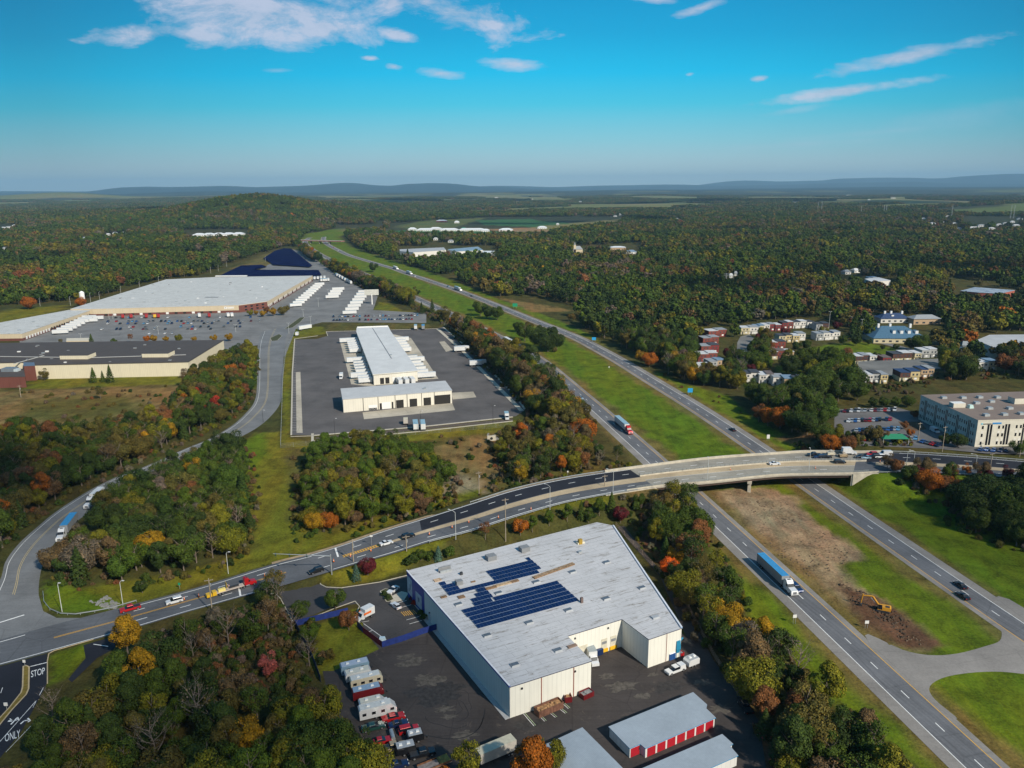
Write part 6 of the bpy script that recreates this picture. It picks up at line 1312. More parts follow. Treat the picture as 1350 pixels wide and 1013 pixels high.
gsheet('estate_road', [(972, 452), (976, 444), (988, 441), (994, 446), (988, 455), (988, 470), (984, 482), (970, 482)], ES); gsheet('estate_road', [(1138, 444), (1152, 447), (1205, 461), (1200, 463), (1136, 447)], ES); gsheet('estate_road', [(1130, 486), (1240, 480), (1246, 486), (1180, 496), (1132, 497)], ES)
def hip(name, px, py, wpx, dep, h, rh, yaw, wallm, roofm, label, cat='building', extra=None):
    x, y, z = G(px, py); L = wpx / F * math.hypot(x, y, CAMZ); e = empty(name, x, y, z, math.radians(yaw), label, cat); mb = MB(); mb.box(-L / 2, L / 2, 0, dep, -1, h, wallm); mb.build('wall', e)
    mb = MB(); a, b, r_ = L / 2 + .6, dep + .6, min(dep * .5, L * .3); R0 = [(-a, -.6, h), (a, -.6, h), (a, b, h), (-a, b, h)]; t0, t1 = (-a + r_, dep / 2, h + rh), (a - r_, dep / 2, h + rh)
    for f in ([R0[0], R0[1], t1, t0], [R0[1], R0[2], t1], [R0[2], R0[3], t0, t1], [R0[3], R0[0], t0], R0[::-1]): mb.face(f, roofm)
    rf = mb.build('roof', e); n = max(2, int(L / 5))
    for k in range(n): mb = MB(); mb.box(-L / 2 + (k + .3) * L / n, -L / 2 + (k + .7) * L / n, -.08, .05, 1.0, 2.4, WINM); mb.build('window', e)
    if extra:
        for k in range(extra): mb = MB(); c = -L / 2 * .2 + k * L * .14; mb.box(c, c + 2.2, dep * .18, dep * .34, h + rh * .25, h + rh * .72, WHITE, top=roofm); mb.build('dormer', e)
        for c in (-L * .3, -L * .08, L * .3): mb = MB(); mb.box(c, c + 1.6, dep / 2 - .8, dep / 2 + .8, h + rh * .8, h + rh + 1.8, WHITE); mb.build('cupola', e)
    return e
BR_ = mat('slate blue roof', (.06, .13, .20), .6, var=.2)
hip('care_home', 1187, 453, 62, 34, 4, 7, -4, mat('wall cream', HC['cream'], .8), BR_, 'broad blue-roofed building with dormers above the park field', extra=4)
hip('annex_building', 1180, 426, 34, 14, 4, 4, 0, mat('wall white', HC['white'], .8), mat('house roof navy', HR['navy'], .7), 'blue roofed building behind the one with dormers', extra=1)
hip('school', 1222, 428, 32, 12, 5, 3, 2, mat('wall tan', HC['tan'], .8), mat('house roof grey', HR['grey'], .7), 'tan school-like building right of the blue roofs')
hall = [G(*q) for q in ((1288, 462), (1300, 474), (1420, 476), (1430, 452), (1320, 448))]; hz_ = hall[0][2]
Bld('sports_hall', [P(x, y, 8 + hz_) for x, y in ((1288, 449), (1305, 442), (1420, 441), (1430, 468), (1316, 461))], hz_, hz_ + 8, mat('wall white', HC['white'], .8), membrane('grey hall roof', (.40, .41, .42), seam=(.1, .8)), 'large pale grey hall roof at the right edge above the office', 'hall', over=.3)
Bld('brick_school', [P(x, y, 7) for x, y in ((1266, 384), (1285, 379), (1338, 383), (1318, 387.5), (1290, 386))], 0, 7, mat('school brick', (.32, .09, .06), .8), membrane('blue-white school roof', (.34, .40, .46), seam=(.3, .5), stains=(.6, .5, (.08, .12, .2))), 'orange-red brick school in the wood at the right', 'school', over=.2)
Bld('flat_building', [P(x, y, 6) for x, y in ((1140, 368), (1158, 366), (1174, 370), (1150, 372))], 0, 6, mat('wall white', HC['white'], .8), mat('house roof white', HR['white'], .7), 'white flat-roofed building in the far wood', 'building', over=.2)
Bld('distribution_hall', [P(x, y, 9) for x, y in ((527, 329), (585, 326.5), (588, 330), (545, 333), (527, 331.5))], 0, 9, mat('wall white', HC['white'], .8), membrane('far hall roof', (.38, .40, .42), stains=(.3, .55, (.2, .2, .2))), 'long white-grey factory hall beyond the highway woods', 'factory')
Bld('distribution_hall', [P(x, y, 9) for x, y in ((590, 329), (630, 325.5), (637, 330), (600, 332))], 0, 9, mat('wall white', HC['white'], .8), membrane('far blue roof', (.20, .30, .38)), 'long blue-grey hall joined right of the white far hall', 'factory')
Bld('loading_hall', [P(x, y, 9) for x, y in ((636, 331), (652, 331), (650, 334), (638, 334))], 0, 9, WHITE, WHITE, 'small bright white hall at the right of the far factory', 'factory')
# farm beyond
for (px, py, w_, lb) in ((543, 304, 10, 'small white barn at the left end of the far farm'), (560, 305, 22, 'widest white barn of the far farm'), (574, 303.5, 16, 'white barn behind the widest one of the far farm'), (592, 305, 24, 'long white barn left of the green one'), (622, 305, 34, 'long white barn right of the green one'), (640, 306, 10, 'short white barn in the middle of the far farm'), (667, 305, 18, 'pale blue barn of the far farm'), (715, 302, 12, 'white barn alone at the end of the farm track'), (582, 293, 14, 'red and white farmhouse above the far farm'), (602, 294.5, 6, 'small farmhouse beside the red one')):
    hip('barn', px, py, w_, 22, 4, 4, 0, mat('wall darkred', HC['darkred'], .8) if 'red' in lb[:4] else WHITE, mat('barn roof white', (.66, .68, .70), .5), lb, 'barn')
hip('barn', 611, 304, 7, 22, 4, 4, 0, mat('green barn', (.03, .22, .14), .6), mat('green barn', (.03, .22, .14), .6), 'dark green barn among the white barns', 'barn')
for k, px in enumerate((261, 274, 287, 300, 313)): hip('greenhouse', px, 312 - k * .3, 13, 30, 4, 4, 6, WHITE, mat('barn roof white', (.66, .68, .70), .5), f'{ordinal(k)} white ridge from the left of the far greenhouses', 'greenhouse')
ch = hip('church', 762, 334, 12, 12, 7, 6, 0, mat('lit cream wall', (.62, .52, .36), .7), mat('house roof grey', HR['grey'], .7), 'small cream church with a tower in the middle woods', 'church'); mb = MB(); mb.box(-8, -4, 0, 4, 0, 15, MATS['lit cream wall']); mb.build('tower', ch); mb = MB(); mb.box(-8, -4, 0, 4, 15.01, 21, mat('house roof grey', HR['grey'], .7), .0, sx=(1.98, 1.98)); mb.build('spire', ch)  # church walls and tower share a warm cream
hip('school', 815, 330, 20, 24, 5, 2, 0, mat('wall tan', HC['tan'], .8), mat('barn roof white', (.6, .6, .6), .6), 'tan building with a white roof in the middle woods'); hip('house', 832, 335, 14, 14, 4, 3, 0, WHITE, mat('house roof blue', HR['blue'], .6), 'pale blue-roofed house beside the tan building', 'house'); hip('house', 786, 341, 8, 10, 4, 3, 0, WHITE, mat('house roof grey', HR['grey'], .7), 'small white house right of the church', 'house')
for k, (a_, b_, w_) in enumerate(FH):
    rl = 'near the left edge' if a_ < 60 else ('left of the hill' if a_ < 200 else ('toward the middle horizon' if a_ < 700 else ('among the woods right of the farm' if a_ < 1000 else 'in the right-hand distance')))
    hip('house', a_, b_, w_ * .85, 9, 3.6, 2.6, (k * 37) % 40 - 20, WHITE, mat('house roof ' + ('white', 'grey')[k % 2], HR[('white', 'grey')[k % 2]], .7), f'{ordinal(sum(1 for q in FH if q[0] < a_))} tiny white house counting from the left of the far country', 'house', None)['group'] = 'white houses in the far country'
# solar field behind the plant
sf = tag(sheet('solar_field', [(288, 366), (300, 360), (318, 351.5), (345, 350.5), (352, 353), (335, 357), (420, 357.5), (424, 364), (417, 365)], 1.6, SOLF), 'dark blue lower solar field between the factory and the grass strip', 'solar field'); del sf['kind']
sf = tag(sheet('solar_field', [(347, 342), (362, 332), (374, 328.5), (384, 329), (412, 351.5), (408, 353.5), (360, 350.5), (356, 347)], 1.6, SOLF), 'dark blue triangular solar field at the far end of the factory yard', 'solar field'); del sf['kind']
# far overpass
fo = empty('overpass', *P(395, 320.5), 0, 'reddish road bridge over the far end of the highway', 'bridge'); O = Vector(fo.location); a, b = P(392, 317, 6), P(452, 318.5, 6); mb = MB(); mb.bar((a[0] - O.x, a[1] - O.y), (b[0] - O.x, b[1] - O.y), 14, 5.2, 7.2, mat('reddish girder', (.24, .10, .08), .7), mat('pale deck', (.36, .32, .28), .8)); mb.build('deck', fo)
for t in (.3, .5, .72): p = (a[0] + (b[0] - a[0]) * t - O.x, a[1] + (b[1] - a[1]) * t - O.y); mb = MB(); mb.box(p[0] - 1, p[0] + 1, p[1] - 5, p[1] + 5, -.2, 5.19, CLIGHT); mb.build('pier', fo)
# ---------------------------------------------------------------- vehicles (local x forward)
TYRE = mat('tyre rubber', (.012, .012, .013), .9); RIM = mat('wheel rim', (.35, .36, .38), .35, .6); CGL = mat('car glass', (.012, .016, .022), .12, spec=.7); CHR = mat('chrome', (.5, .5, .52), .25, .8); LAMPW = mat('headlamp lens', (.7, .7, .66), .2); LAMPR = mat('tail lamp', (.35, .01, .01), .3)
PAINTS = {'white': (.66, .67, .68), 'silver': (.34, .36, .38), 'grey': (.12, .13, .14), 'black': (.012, .013, .016), 'dark blue': (.012, .03, .10), 'blue': (.03, .10, .30), 'red': (.42, .012, .014), 'dark red': (.15, .012, .015), 'dark green': (.015, .06, .05), 'tan': (.40, .30, .18), 'yellow': (.75, .45, .02), 'cream': (.60, .55, .42), 'pale blue': (.22, .34, .44), 'navy': (.01, .02, .07), 'light blue': (.12, .30, .50)}
def paint(c): return mat('paint ' + c, PAINTS[c], .28, .15, var=.03, coat=.5)
def profile(mb, pts, y0, y1, m, inset_top=0.0, zsplit=None):
    """side silhouette in x,z swept across y; inset narrows points above zsplit"""
    n = len(pts); i = len(mb.v)
    for y in (y0, y1):
        for x, z in pts: k = inset_top if (zsplit is not None and z > zsplit) else 0; mb.v.append((x, y + (k if y == y0 else -k), z))
    cw = sum(pts[k - 1][0] * pts[k][1] - pts[k][0] * pts[k - 1][1] for k in range(n)) > 0
    mb.f.append(tuple(range(i, i + n)) if cw else tuple(range(i, i + n))[::-1]); mb.m.append(mb.mi(m)); mb.f.append(tuple(range(i + n, i + 2 * n))[::-1] if cw else tuple(range(i + n, i + 2 * n))); mb.m.append(mb.mi(m))
    for k in range(n): j = (k + 1) % n; q = (i + k, i + n + k, i + n + j, i + j); mb.f.append(q if cw else q[::-1]); mb.m.append(mb.mi(m))
def wheels(e, xs, half, r, wd=.24, n=12):
    for x in xs:
        for s in (-1, 1):
            mb = MB(); mb.disc((0, 0, 0), (0, 1, 0), r, wd, TYRE, n); w_ = mb.build('wheel', e); w_.location = (x, s * half, r)
            mb = MB(); mb.disc((0, 0, 0), (0, 1, 0), r * .58, wd + .03, RIM, 8); mb.build('rim', w_)
CARS = {}
def car_proto(kind, c):
    if (kind, c) in CARS: return CARS[kind, c]
    L, Wd, P_ = {'sedan': (4.7, .9, paint(c)), 'suv': (4.8, .95, paint(c)), 'hatch': (4.2, .87, paint(c)), 'pickup': (5.7, .98, paint(c)), 'van': (5.4, 1.0, paint(c)), 'classic': (5.5, 1.0, paint(c))}[kind]
    nm = {'sedan': 'car', 'suv': 'car', 'hatch': 'car', 'pickup': 'pickup_truck', 'van': 'van', 'classic': 'car'}[kind]; h = L / 2
    e = empty(nm, 0, 0, -500, 0, 'x', 'car'); b = MB(); g = MB(); rf = MB()
    if kind in ('sedan', 'hatch', 'classic'):
        z1, z2 = .92, 1.42; rear = {'sedan': -h + .95, 'hatch': -h + .25, 'classic': -h + 1.3}[kind]
        profile(b, [(-h, .35), (-h + .05, .85), (-h + .3, z1 + .02), (rear + .2, z1 + .04), (h - 1.5, z1), (h - .2, .78), (h, .6), (h, .3), (h - .2, .22), (-h + .2, .22)], -Wd, Wd, P_, .07, .8)
        profile(g, [(rear, z1), (rear + .55, z2 - .03), (h - 2.35, z2 - .03), (h - 1.5, z1)], -Wd + .1, Wd - .1, CGL, .17, z1 + .1); rf.box(rear + .5, h - 2.3, -Wd + .24, Wd - .24, z2 - .03, z2 + .02, P_, .04)
    elif kind == 'suv':
        profile(b, [(-h, .4), (-h, 1.0), (-h + .1, 1.06), (h - 1.4, 1.05), (h - .15, .92), (h, .7), (h, .32), (-h + .1, .3)], -Wd, Wd, P_, .06, .9); profile(g, [(-h + .12, 1.05), (-h + .4, 1.66), (h - 2.1, 1.66), (h - 1.35, 1.05)], -Wd + .09, Wd - .09, CGL, .15, 1.2); rf.box(-h + .32, h - 2.05, -Wd + .2, Wd - .2, 1.66, 1.73, P_, .05)
    elif kind == 'pickup':
        profile(b, [(-h, .5), (-h, 1.05), (-h + 1.9, 1.05), (h - 1.5, 1.08), (h - .1, 1.0), (h, .8), (h, .4), (-h + .1, .42)], -Wd, Wd, P_, .05, .95); profile(g, [(-h + 1.95, 1.06), (-h + 2.15, 1.75), (h - 2.1, 1.75), (h - 1.4, 1.08)], -Wd + .1, Wd - .1, CGL, .15, 1.2); rf.box(-h + 2.1, h - 2.05, -Wd + .2, Wd - .2, 1.75, 1.82, P_, .05)
        rf.box(-h + .12, -h + 1.82, -Wd + .14, Wd - .14, 1.052, 1.07, DARKM)
    else:
        profile(b, [(-h, .4), (-h, 2.2), (-h + .1, 2.3), (h - 1.6, 2.3), (h - .95, 1.25), (h - .1, 1.1), (h, .8), (h, .35)], -Wd, Wd, P_, .06, 1.2); profile(g, [(h - 1.7, 1.35), (h - 1.52, 2.12), (h - 1.4, 2.12), (h - .9, 1.3)], -Wd + .03, Wd - .03, CGL, .06, 1.5); rf.box(-h + .2, h - 1.7, -Wd + .15, Wd - .15, 2.3, 2.33, P_)
    b.build('body', e); g.build('window', e); rf.build('roof', e); wheels(e, (-h + .85, h - .9), Wd - .08, .34 if kind != 'pickup' else .4)
    for s in (-1, 1):
        mb = MB(); mb.box(h - .12, h + .02, s * (Wd - .3) - .2, s * (Wd - .3) + .2, .6, .74, LAMPW); mb.build('headlight', e); mb = MB(); mb.box(-h - .02, -h + .1, s * (Wd - .25) - .16, s * (Wd - .25) + .16, .66, .84, LAMPR); mb.build('tail_light', e)
    CARS[kind, c] = e; return e
SMALL = {}
def small_car(kind, c):
    """a car far off: body, windows and wheels in one mesh"""
    if (kind, c) not in SMALL:
        P_ = paint(c); b = MB(); H_ = 1.42 if kind != 'suv' else 1.72
        profile(b, [(-2.3, .3), (-2.3, .85), (-2.0, .95), (.9, .95), (2.2, .8), (2.3, .3)], -.9, .9, P_, .06, .8); profile(b, [(-1.7 if kind != 'suv' else -2.1, .94), (-1.2 if kind != 'suv' else -1.9, H_ - .04), (.3, H_ - .04), (1.0, .94)], -.82, .82, CGL, .16, 1.0); b.box(-1.15 if kind != 'suv' else -1.85, .35, -.64, .64, H_ - .04, H_ + .02, P_, .04)
        for x in (-1.4, 1.4):
            for s in (-.86, .86): b.disc((x, s, .33), (0, 1, 0), .33, .2, TYRE, 8)
        SMALL[kind, c] = b.build('car'); tag(SMALL[kind, c], 'x', 'car')
    return SMALL[kind, c]
def yaw_to(a, b): return math.atan2(b[1] - a[1], b[0] - a[0])
def zat(x, y, px=None):
    return H1(x, y)
def road_z(x, y):
    C_ = (RN + RS) / 2; d = np.hypot(C_[:, 0] - x, C_[:, 1] - y); return C_[int(d.argmin()), 2]
def put(kind, c, p, q, label, group=None, z=None, small=False, lift=.06):
    """p = where it stands (px), q = a px point ahead of it"""
    if z is None: x, y, z = G(*p); x2, y2, _ = G(*q)
    else: x, y = P(*p, z); x2, y2 = P(*q, z)
    pr = small_car(kind, c) if small else car_proto(kind, c)
    o = place(pr, x, y, z + lift, yaw_to((x, y), (x2, y2)), label, group)
    if kind == 'pickup': o['category'] = 'pickup truck'
    if kind == 'van': o['category'] = 'van'
    return o
RZ = 6.5
put('sedan', 'white', (1021, 613), (1060, 612), 'white sedan crossing the bridge', z=RZ); put('suv', 'black', (1107, 611), (1140, 611), 'black estate car near the east end of the bridge', z=RZ)
put('suv', 'black', (417, 755), (380, 766), 'black sport utility car under the traffic signal arm', z=1.2); put('sedan', 'white', (509, 718), (540, 709), 'white saloon beside the hatched yellow median', z=3.1); put('suv', 'black', (538, 709), (560, 702), 'black car behind the white saloon on the ramp', z=3.6)
put('suv', 'dark blue', (1050, 778), (1090, 812), 'dark blue car beside the white semi truck cab'); put('sedan', 'black', (1266, 774), (1240, 756), 'black car in the outer lane of the right carriageway'); put('sedan', 'black', (1269, 788), (1243, 770), 'black car in the inner lane of the right carriageway')
put('sedan', 'black', (966, 568), (940, 552), 'dark car alone on the right carriageway above the bridge'); put('sedan', 'pale blue', (766, 526), (780, 538), 'pale car on the left carriageway behind the red lorry')
put('sedan', 'white', (518.5, 780), (505, 790), 'white car in the space beside the planted island'); put('hatch', 'white', (522, 801), (508, 790), 'white hatchback beside the yellow hatched bay')
put('pickup', 'red', (172, 805), (150, 811), 'red pickup leaving along the main road behind the golden trees'); put('suv', 'white', (230, 795), (200, 803), 'white car on the main road left of the red recovery truck', z=.04)
# queue on the north half of the bridge
Q = [('pickup', 'black', 1073, 601.5, 'dark pickup at the left end of the work queue on the bridge'), ('suv', 'navy', 1080, 604.5, 'navy car in front of the dark pickup in the bridge work queue'), ('pickup', 'black', 1087, 604.5, 'black pickup beside the sand coloured plant on the bridge'), ('sedan', 'black', 1134, 604, 'black saloon in the middle of the bridge work queue'), ('hatch', 'pale blue', 1141, 605, 'pale car between black ones in the bridge work queue'), ('suv', 'black', 1152, 604, 'black car beside the red one in the bridge work queue'), ('suv', 'red', 1149, 600.5, 'red car in the bridge work queue'), ('pickup', 'white', 1161, 604, 'white pickup next to the white van at the end of the queue'), ('van', 'white', 1167, 601, 'white van at the right end of the bridge work queue')]
for k, c, x, y, lb in Q: put(k, c, (x, y), (x - 30, y + .2), lb, 'vehicles queued on the bridge', z=RZ)
for nm, x, y, lb, c in (('roller', 1095, 600.5, 'sand coloured paving roller on the bridge', 'cream'), ('paver', 1111, 603, 'dull yellow paving machine on the bridge', 'tan')):
    a = P(x, y, RZ); e = empty(nm, a[0], a[1], RZ + .05, .05, lb, nm); mb = MB(); mb.box(-1.7, 1.7, -.9, .9, .5, 1.5, paint(c), .1); mb.build('body', e); mb = MB(); mb.box(-.4, .6, -.7, .7, 2.2, 2.35, paint(c)); [mb.tube((sx, sy, 1.5), (sx, sy, 2.2), .04, .04, DARKM, 4) for sx in (-.35, .55) for sy in (-.6, .6)]; mb.build('canopy', e)
    for xx in (-1.2, 1.3): mb = MB(); mb.disc((xx, 0, .6), (0, 1, 0), .6, 1.7, GREYB if nm == 'roller' else TYRE, 14); mb.build('drum' if nm == 'roller' else 'wheel', e)
# ---- box trucks, trailers, semis
def wheel_set(e, xs, half=1.05, r=.5, dual=True):
    for x in xs:
        for s in (-1, 1): mb = MB(); mb.disc((0, 0, 0), (0, 1, 0), r, .5 if dual else .28, TYRE, 12); w_ = mb.build('wheel', e); w_.location = (x, s * (half - (.1 if dual else 0)), r); mb = MB(); mb.disc((0, 0, 0), (0, 1, 0), r * .5, (.5 if dual else .28) + .04, RIM, 8); mb.build('rim', w_)
def trailer_parts(e, L, x1, sidem, roofm, wheelsat=(.12, .2), h=4.0, legs=True, small=False):
    x0 = x1 - L; mb = MB(); mb.box(x0, x1, -1.28, 1.28, 1.15, h, sidem); mb.build('box', e); mb = MB(); mb.box(x0 - .02, x1 + .02, -1.3, 1.3, h + .005, h + .07, roofm); mb.build('roof', e)
    if small: mb = MB(); mb.box(x0 + 1, x0 + 3.4, -1.1, 1.1, .15, 1.14, TYRE); mb.build('bogie', e); return
    mb = MB(); mb.box(x0 + .2, x1 - .3, -.5, .5, .95, 1.145, DARKM); mb.box(x0 + .05, x0 + .12, -1.15, 1.15, .5, 1.12, DARKM); mb.build('chassis', e); mb = MB(); [mb.box(x0 - .06, x0 - .005, s * .62 - .58, s * .62 + .58, 1.25, h - .1, sidem) for s in (-1, 1)]; mb.build('rear_door', e); wheel_set(e, [x0 + L * t for t in wheelsat])
    if legs: mb = MB(); [mb.box(x1 - 3.2, x1 - 3.05, s * .8 - .06, s * .8 + .06, .02, 1.0, DARKM) for s in (-1, 1)]; mb.build('landing_gear', e)
TRAILERC = {'white': (mat('trailer white', (.62, .63, .63), .45, var=.08), mat('trailer roof white', (.60, .62, .63), .5, var=.12)), 'grey': (mat('trailer white', 0), mat('trailer roof grey', (.27, .31, .33), .5, var=.15)), 'blue': (mat('trailer silver', (.33, .35, .37), .4, .3), mat('trailer roof blue', (.045, .24, .48), .5)), 'pale': (mat('trailer white', 0), mat('trailer roof pale blue', (.24, .38, .46), .5)), 'red': (mat('container red', (.30, .02, .02), .5), mat('container red', 0)), 'yellow': (mat('container yellow', (.6, .36, .03), .5), mat('container red', 0)), 'cream': (mat('cream box side', (.44, .41, .37), .5), mat('cream box roof', (.52, .48, .36), .5))}
TP = {}
def trailer(px, q, col, L, label, group=None, small=False, z=None, legs=True, h=4.0):
    key = (col, L, small, h)
    if key not in TP: e = empty('trailer', 0, 0, -500, 0, 'x', 'trailer'); trailer_parts(e, L, L / 2, *TRAILERC[col], small=small, legs=legs, h=h); TP[key] = e
    x, y, zz = G(*px); x2, y2, _ = G(*q); return place(TP[key], x, y, zz + .035, yaw_to((x, y), (x2, y2)), label, group)
def tractor(e, cm, x0, roofm=None):
    """conventional cab, rear at x0"""
    mb = MB(); mb.box(x0, x0 + 6.9, -.45, .45, .75, 1.05, DARKM); mb.build('chassis', e)
    mb = MB(); profile(mb, [(x0 + 2.2, 1.06), (x0 + 2.2, 3.5), (x0 + 2.9, 3.95), (x0 + 3.7, 3.75), (x0 + 4.5, 2.95), (x0 + 5.0, 2.1), (x0 + 7.0, 1.85), (x0 + 7.25, 1.3), (x0 + 7.25, .55), (x0 + 4.9, .6), (x0 + 4.6, .9)], -1.18, 1.18, cm, .14, 1.7); cab = mb.build('cab', e)
    mb = MB(); profile(mb, [(x0 + 4.55, 2.95), (x0 + 4.57, 2.97), (x0 + 5.06, 2.16), (x0 + 5.03, 2.12)], -1.0, 1.0, CGL); mb.box(x0 + 3.9, x0 + 4.5, -1.19, 1.19, 2.1, 2.8, CGL); mb.box(x0 + 2.9, x0 + 3.6, -.5, .5, 3.86, 3.9, DARKM); mb.build('windshield', e)
    mb = MB(); mb.box(x0 + 7.24, x0 + 7.3, -.55, .55, .8, 1.6, CHR); mb.build('grille', e)
    for s in (-1, 1): mb = MB(); mb.box(x0 + 7.0, x0 + 7.28, s * .92 - .18, s * .92 + .18, .95, 1.25, LAMPW); mb.build('headlight', e); mb = MB(); mb.tube((x0 + 2.6, s * 1.0, .75), (x0 + 4.2, s * 1.0, .75), .32, .32, CHR, 10); mb.build('fuel_tank', e)
    wheel_set(e, [x0 + .6, x0 + 1.85]); wheel_set(e, [x0 + 6.2], 1.05, .5, False)
def semi(line, pxy, off, cabc, col, label, sgn=1, L=16.0):
    """on a highway line array; sgn = +1 drives along the array"""
    x, y = P(*pxy); i = int(np.hypot(line[:, 0] - x, line[:, 1] - y).argmin()); n = normals(line)[i]; d = (line[i + 1] - line[i - 1])[:2] * sgn; c = line[i, :2] + n * off
    e = empty('semi_truck', c[0], c[1], .06, math.atan2(d[1], d[0]), label, 'lorry'); trailer_parts(e, L, L / 2 - 3.0, *TRAILERC[col], legs=False); tractor(e, paint(cabc), L / 2 - 4.4); return e
semi(SB, (1023, 762), -1.95, 'white', 'blue', 'white semi truck with a blue-roofed trailer south of the bridge'); semi(SB, (817, 566), 1.9, 'red', 'pale', 'red semi truck with a pale blue trailer above the bridge'); semi(SB, (671, 454), -1.9, 'white', 'white', 'white semi truck half hidden by trees on the left carriageway')
semi(NB, (518.5, 355), 1.9, 'white', 'white', 'farthest white semi truck on the right carriageway', 1); semi(NB, (537, 361.5), 1.9, 'white', 'pale', 'second far semi truck on the right carriageway'); semi(NB, (600, 383), 1.9, 'white', 'pale', 'pale blue topped semi truck on the far right carriageway')
for (line, a, b, off, k, c, lb) in ((NB, 549, 365, -1.8, 'suv', 'white', 'white car between two far semi trucks'), (NB, 588, 378.5, 1.8, 'suv', 'pale blue', 'pale car behind the blue topped far semi truck'), (NB, 624, 391, -1.8, 'sedan', 'black', 'dark car at the wood edge of the far right carriageway'), (SB, 533, 384.5, 1.5, 'sedan', 'red', 'small red car on the far left carriageway'), (NB, 436, 327, 1.5, 'suv', 'red', 'red car on the farthest bend of the highway'), (NB, 446, 331, -1.5, 'van', 'white', 'white van on the farthest bend of the highway'), (SB, 405, 322, 1.5, 'van', 'white', 'white van below the far overpass')):
    x, y = P(a, b); i = int(np.hypot(line[:, 0] - x, line[:, 1] - y).argmin()); n = normals(line)[i]; d = (line[i + 1] - line[i - 1])[:2]; c_ = line[i, :2] + n * off; o = place(small_car(k if k in ('suv',) else 'sedan', c), c_[0], c_[1], .07, math.atan2(d[1], d[0]), lb)
# access road lorries
a = P(88, 699); b = P(66, 728); e = empty('semi_truck', *P(89, 702), .05, yaw_to(a, b), 'semi truck with a blue-roofed trailer on the curved access road', 'lorry'); trailer_parts(e, 12, 3.0, *TRAILERC['blue'], legs=False); tractor(e, paint('white'), 1.9)
a = P(125, 663); b = P(99, 686); e = empty('semi_truck', *a, .05, yaw_to(a, b), 'white cab lorry following down the access road behind the trees', 'lorry'); trailer_parts(e, 8, 1.0, *TRAILERC['white'], legs=False); tractor(e, paint('white'), .0)
# plant yard lorry
trailer((402, 435), (420, 432), 'white', 13, 'long white trailer crossing the junction beside the terminal gate')
def boxtruck(p, q, cabc, col, label, L=6.0, z=None, stripe=None):
    x, y, zz = G(*p); x2, y2, _ = G(*q); zz = zz if z is None else z; e = empty('box_truck', x, y, zz + .04, yaw_to((x, y), (x2, y2)), label, 'box truck'); h = 3.3
    mb = MB(); mb.box(-L / 2, L / 2 - 1.7, -1.15, 1.15, .95, h, TRAILERC[col][0], top=TRAILERC[col][1]); bx = mb.build('box', e); mb = MB(); profile(mb, [(L / 2 - 1.65, .5), (L / 2 - 1.65, 2.3), (L / 2 - .9, 2.25), (L / 2 - .35, 1.45), (L / 2 + .6, 1.25), (L / 2 + .7, .5)], -1.0, 1.0, paint(cabc), .1, 1.5); mb.build('cab', e)
    mb = MB(); profile(mb, [(L / 2 - .95, 2.2), (L / 2 - .86, 2.22), (L / 2 - .3, 1.48), (L / 2 - .36, 1.45)], -.9, .9, CGL); mb.build('windshield', e)
    if stripe: mb = MB(); [mb.box(-L / 4, L / 4, s * 1.16 - .02, s * 1.16 + .02, 1.7, 2.4, mat('orange decal', (.75, .16, .03), .5)) for s in (-1, 1)]; mb.build('decal', e)
    wheel_set(e, [-L / 2 + 1.2], 1.0, .42); wheel_set(e, [L / 2 - .4], .95, .42, False); return e
boxtruck((482, 815), (468, 822), 'white', 'white', 'white rental box truck with an orange decal at the blue fence', 5.2, stripe=True); boxtruck((779, 869), (788, 886), 'white', 'grey', 'white box truck backed into the loading court', 7.0); boxtruck((450, 499), (448, 507), 'white', 'white', 'white box truck standing alone in the terminal yard', 7.0); boxtruck((1118, 600.5), (1122, 600.5), 'white', 'white', 'white box truck beside the paving machine on the bridge', 5.5, z=RZ)
boxtruck((392, 443), (398, 436), 'white', 'white', 'white box truck with open bed at the terminal gate', 6.0); boxtruck((535, 559), (535, 552), 'tan', 'cream', 'cream cab truck backed against the yard kerb', 5.5); boxtruck((668, 552), (671, 562), 'white', 'pale', 'white truck at the right corner of the terminal kerb', 6.5)
# red recovery truck with yellow plant
a = P(318, 774, .3); b = P(345, 766, .3); e = empty('flatbed_truck', *P(312, 777, .3), .36, yaw_to(a, b), 'red recovery truck carrying yellow machinery at the stop line', 'truck'); RP = paint('red'); YP = paint('yellow')
tractor(e, RP, 1.0); mb = MB(); mb.box(-8.5, 3.0, -1.25, 1.25, .95, 1.2, mat('pale flatbed', (.5, .42, .36), .7)); mb.build('bed', e)
for nm, x0, x1, y0, y1, z0, z1 in (('crash_cushion', -12.4, -10.2, -1.1, 1.1, .4, 1.5), ('crash_cushion', -10.0, -8.3, -1.1, 1.1, .4, 1.9), ('arrow_board', -4.2, -4.0, -1.1, 1.1, 1.9, 4.1), ('machine', -7.6, -4.6, -.9, .4, 1.21, 2.2)): mb = MB(); mb.box(x0, x1, y0, y1, z0, z1, YP if nm != 'machine' else mat('pale yellow box', (.75, .62, .2), .5), .05); mb.build(nm, e)
mb = MB(); [mb.tube((-4.1, s, 1.2), (-4.1, s, 1.9), .05, .05, DARKM, 4) for s in (-.8, .8)]; mb.box(-3.0, 1.0, -.3, .3, 1.21, 1.9, DARKM); mb.build('frame', e); wheel_set(e, [-7.2, -6.0]); e.scale = (.74, .8, .8)
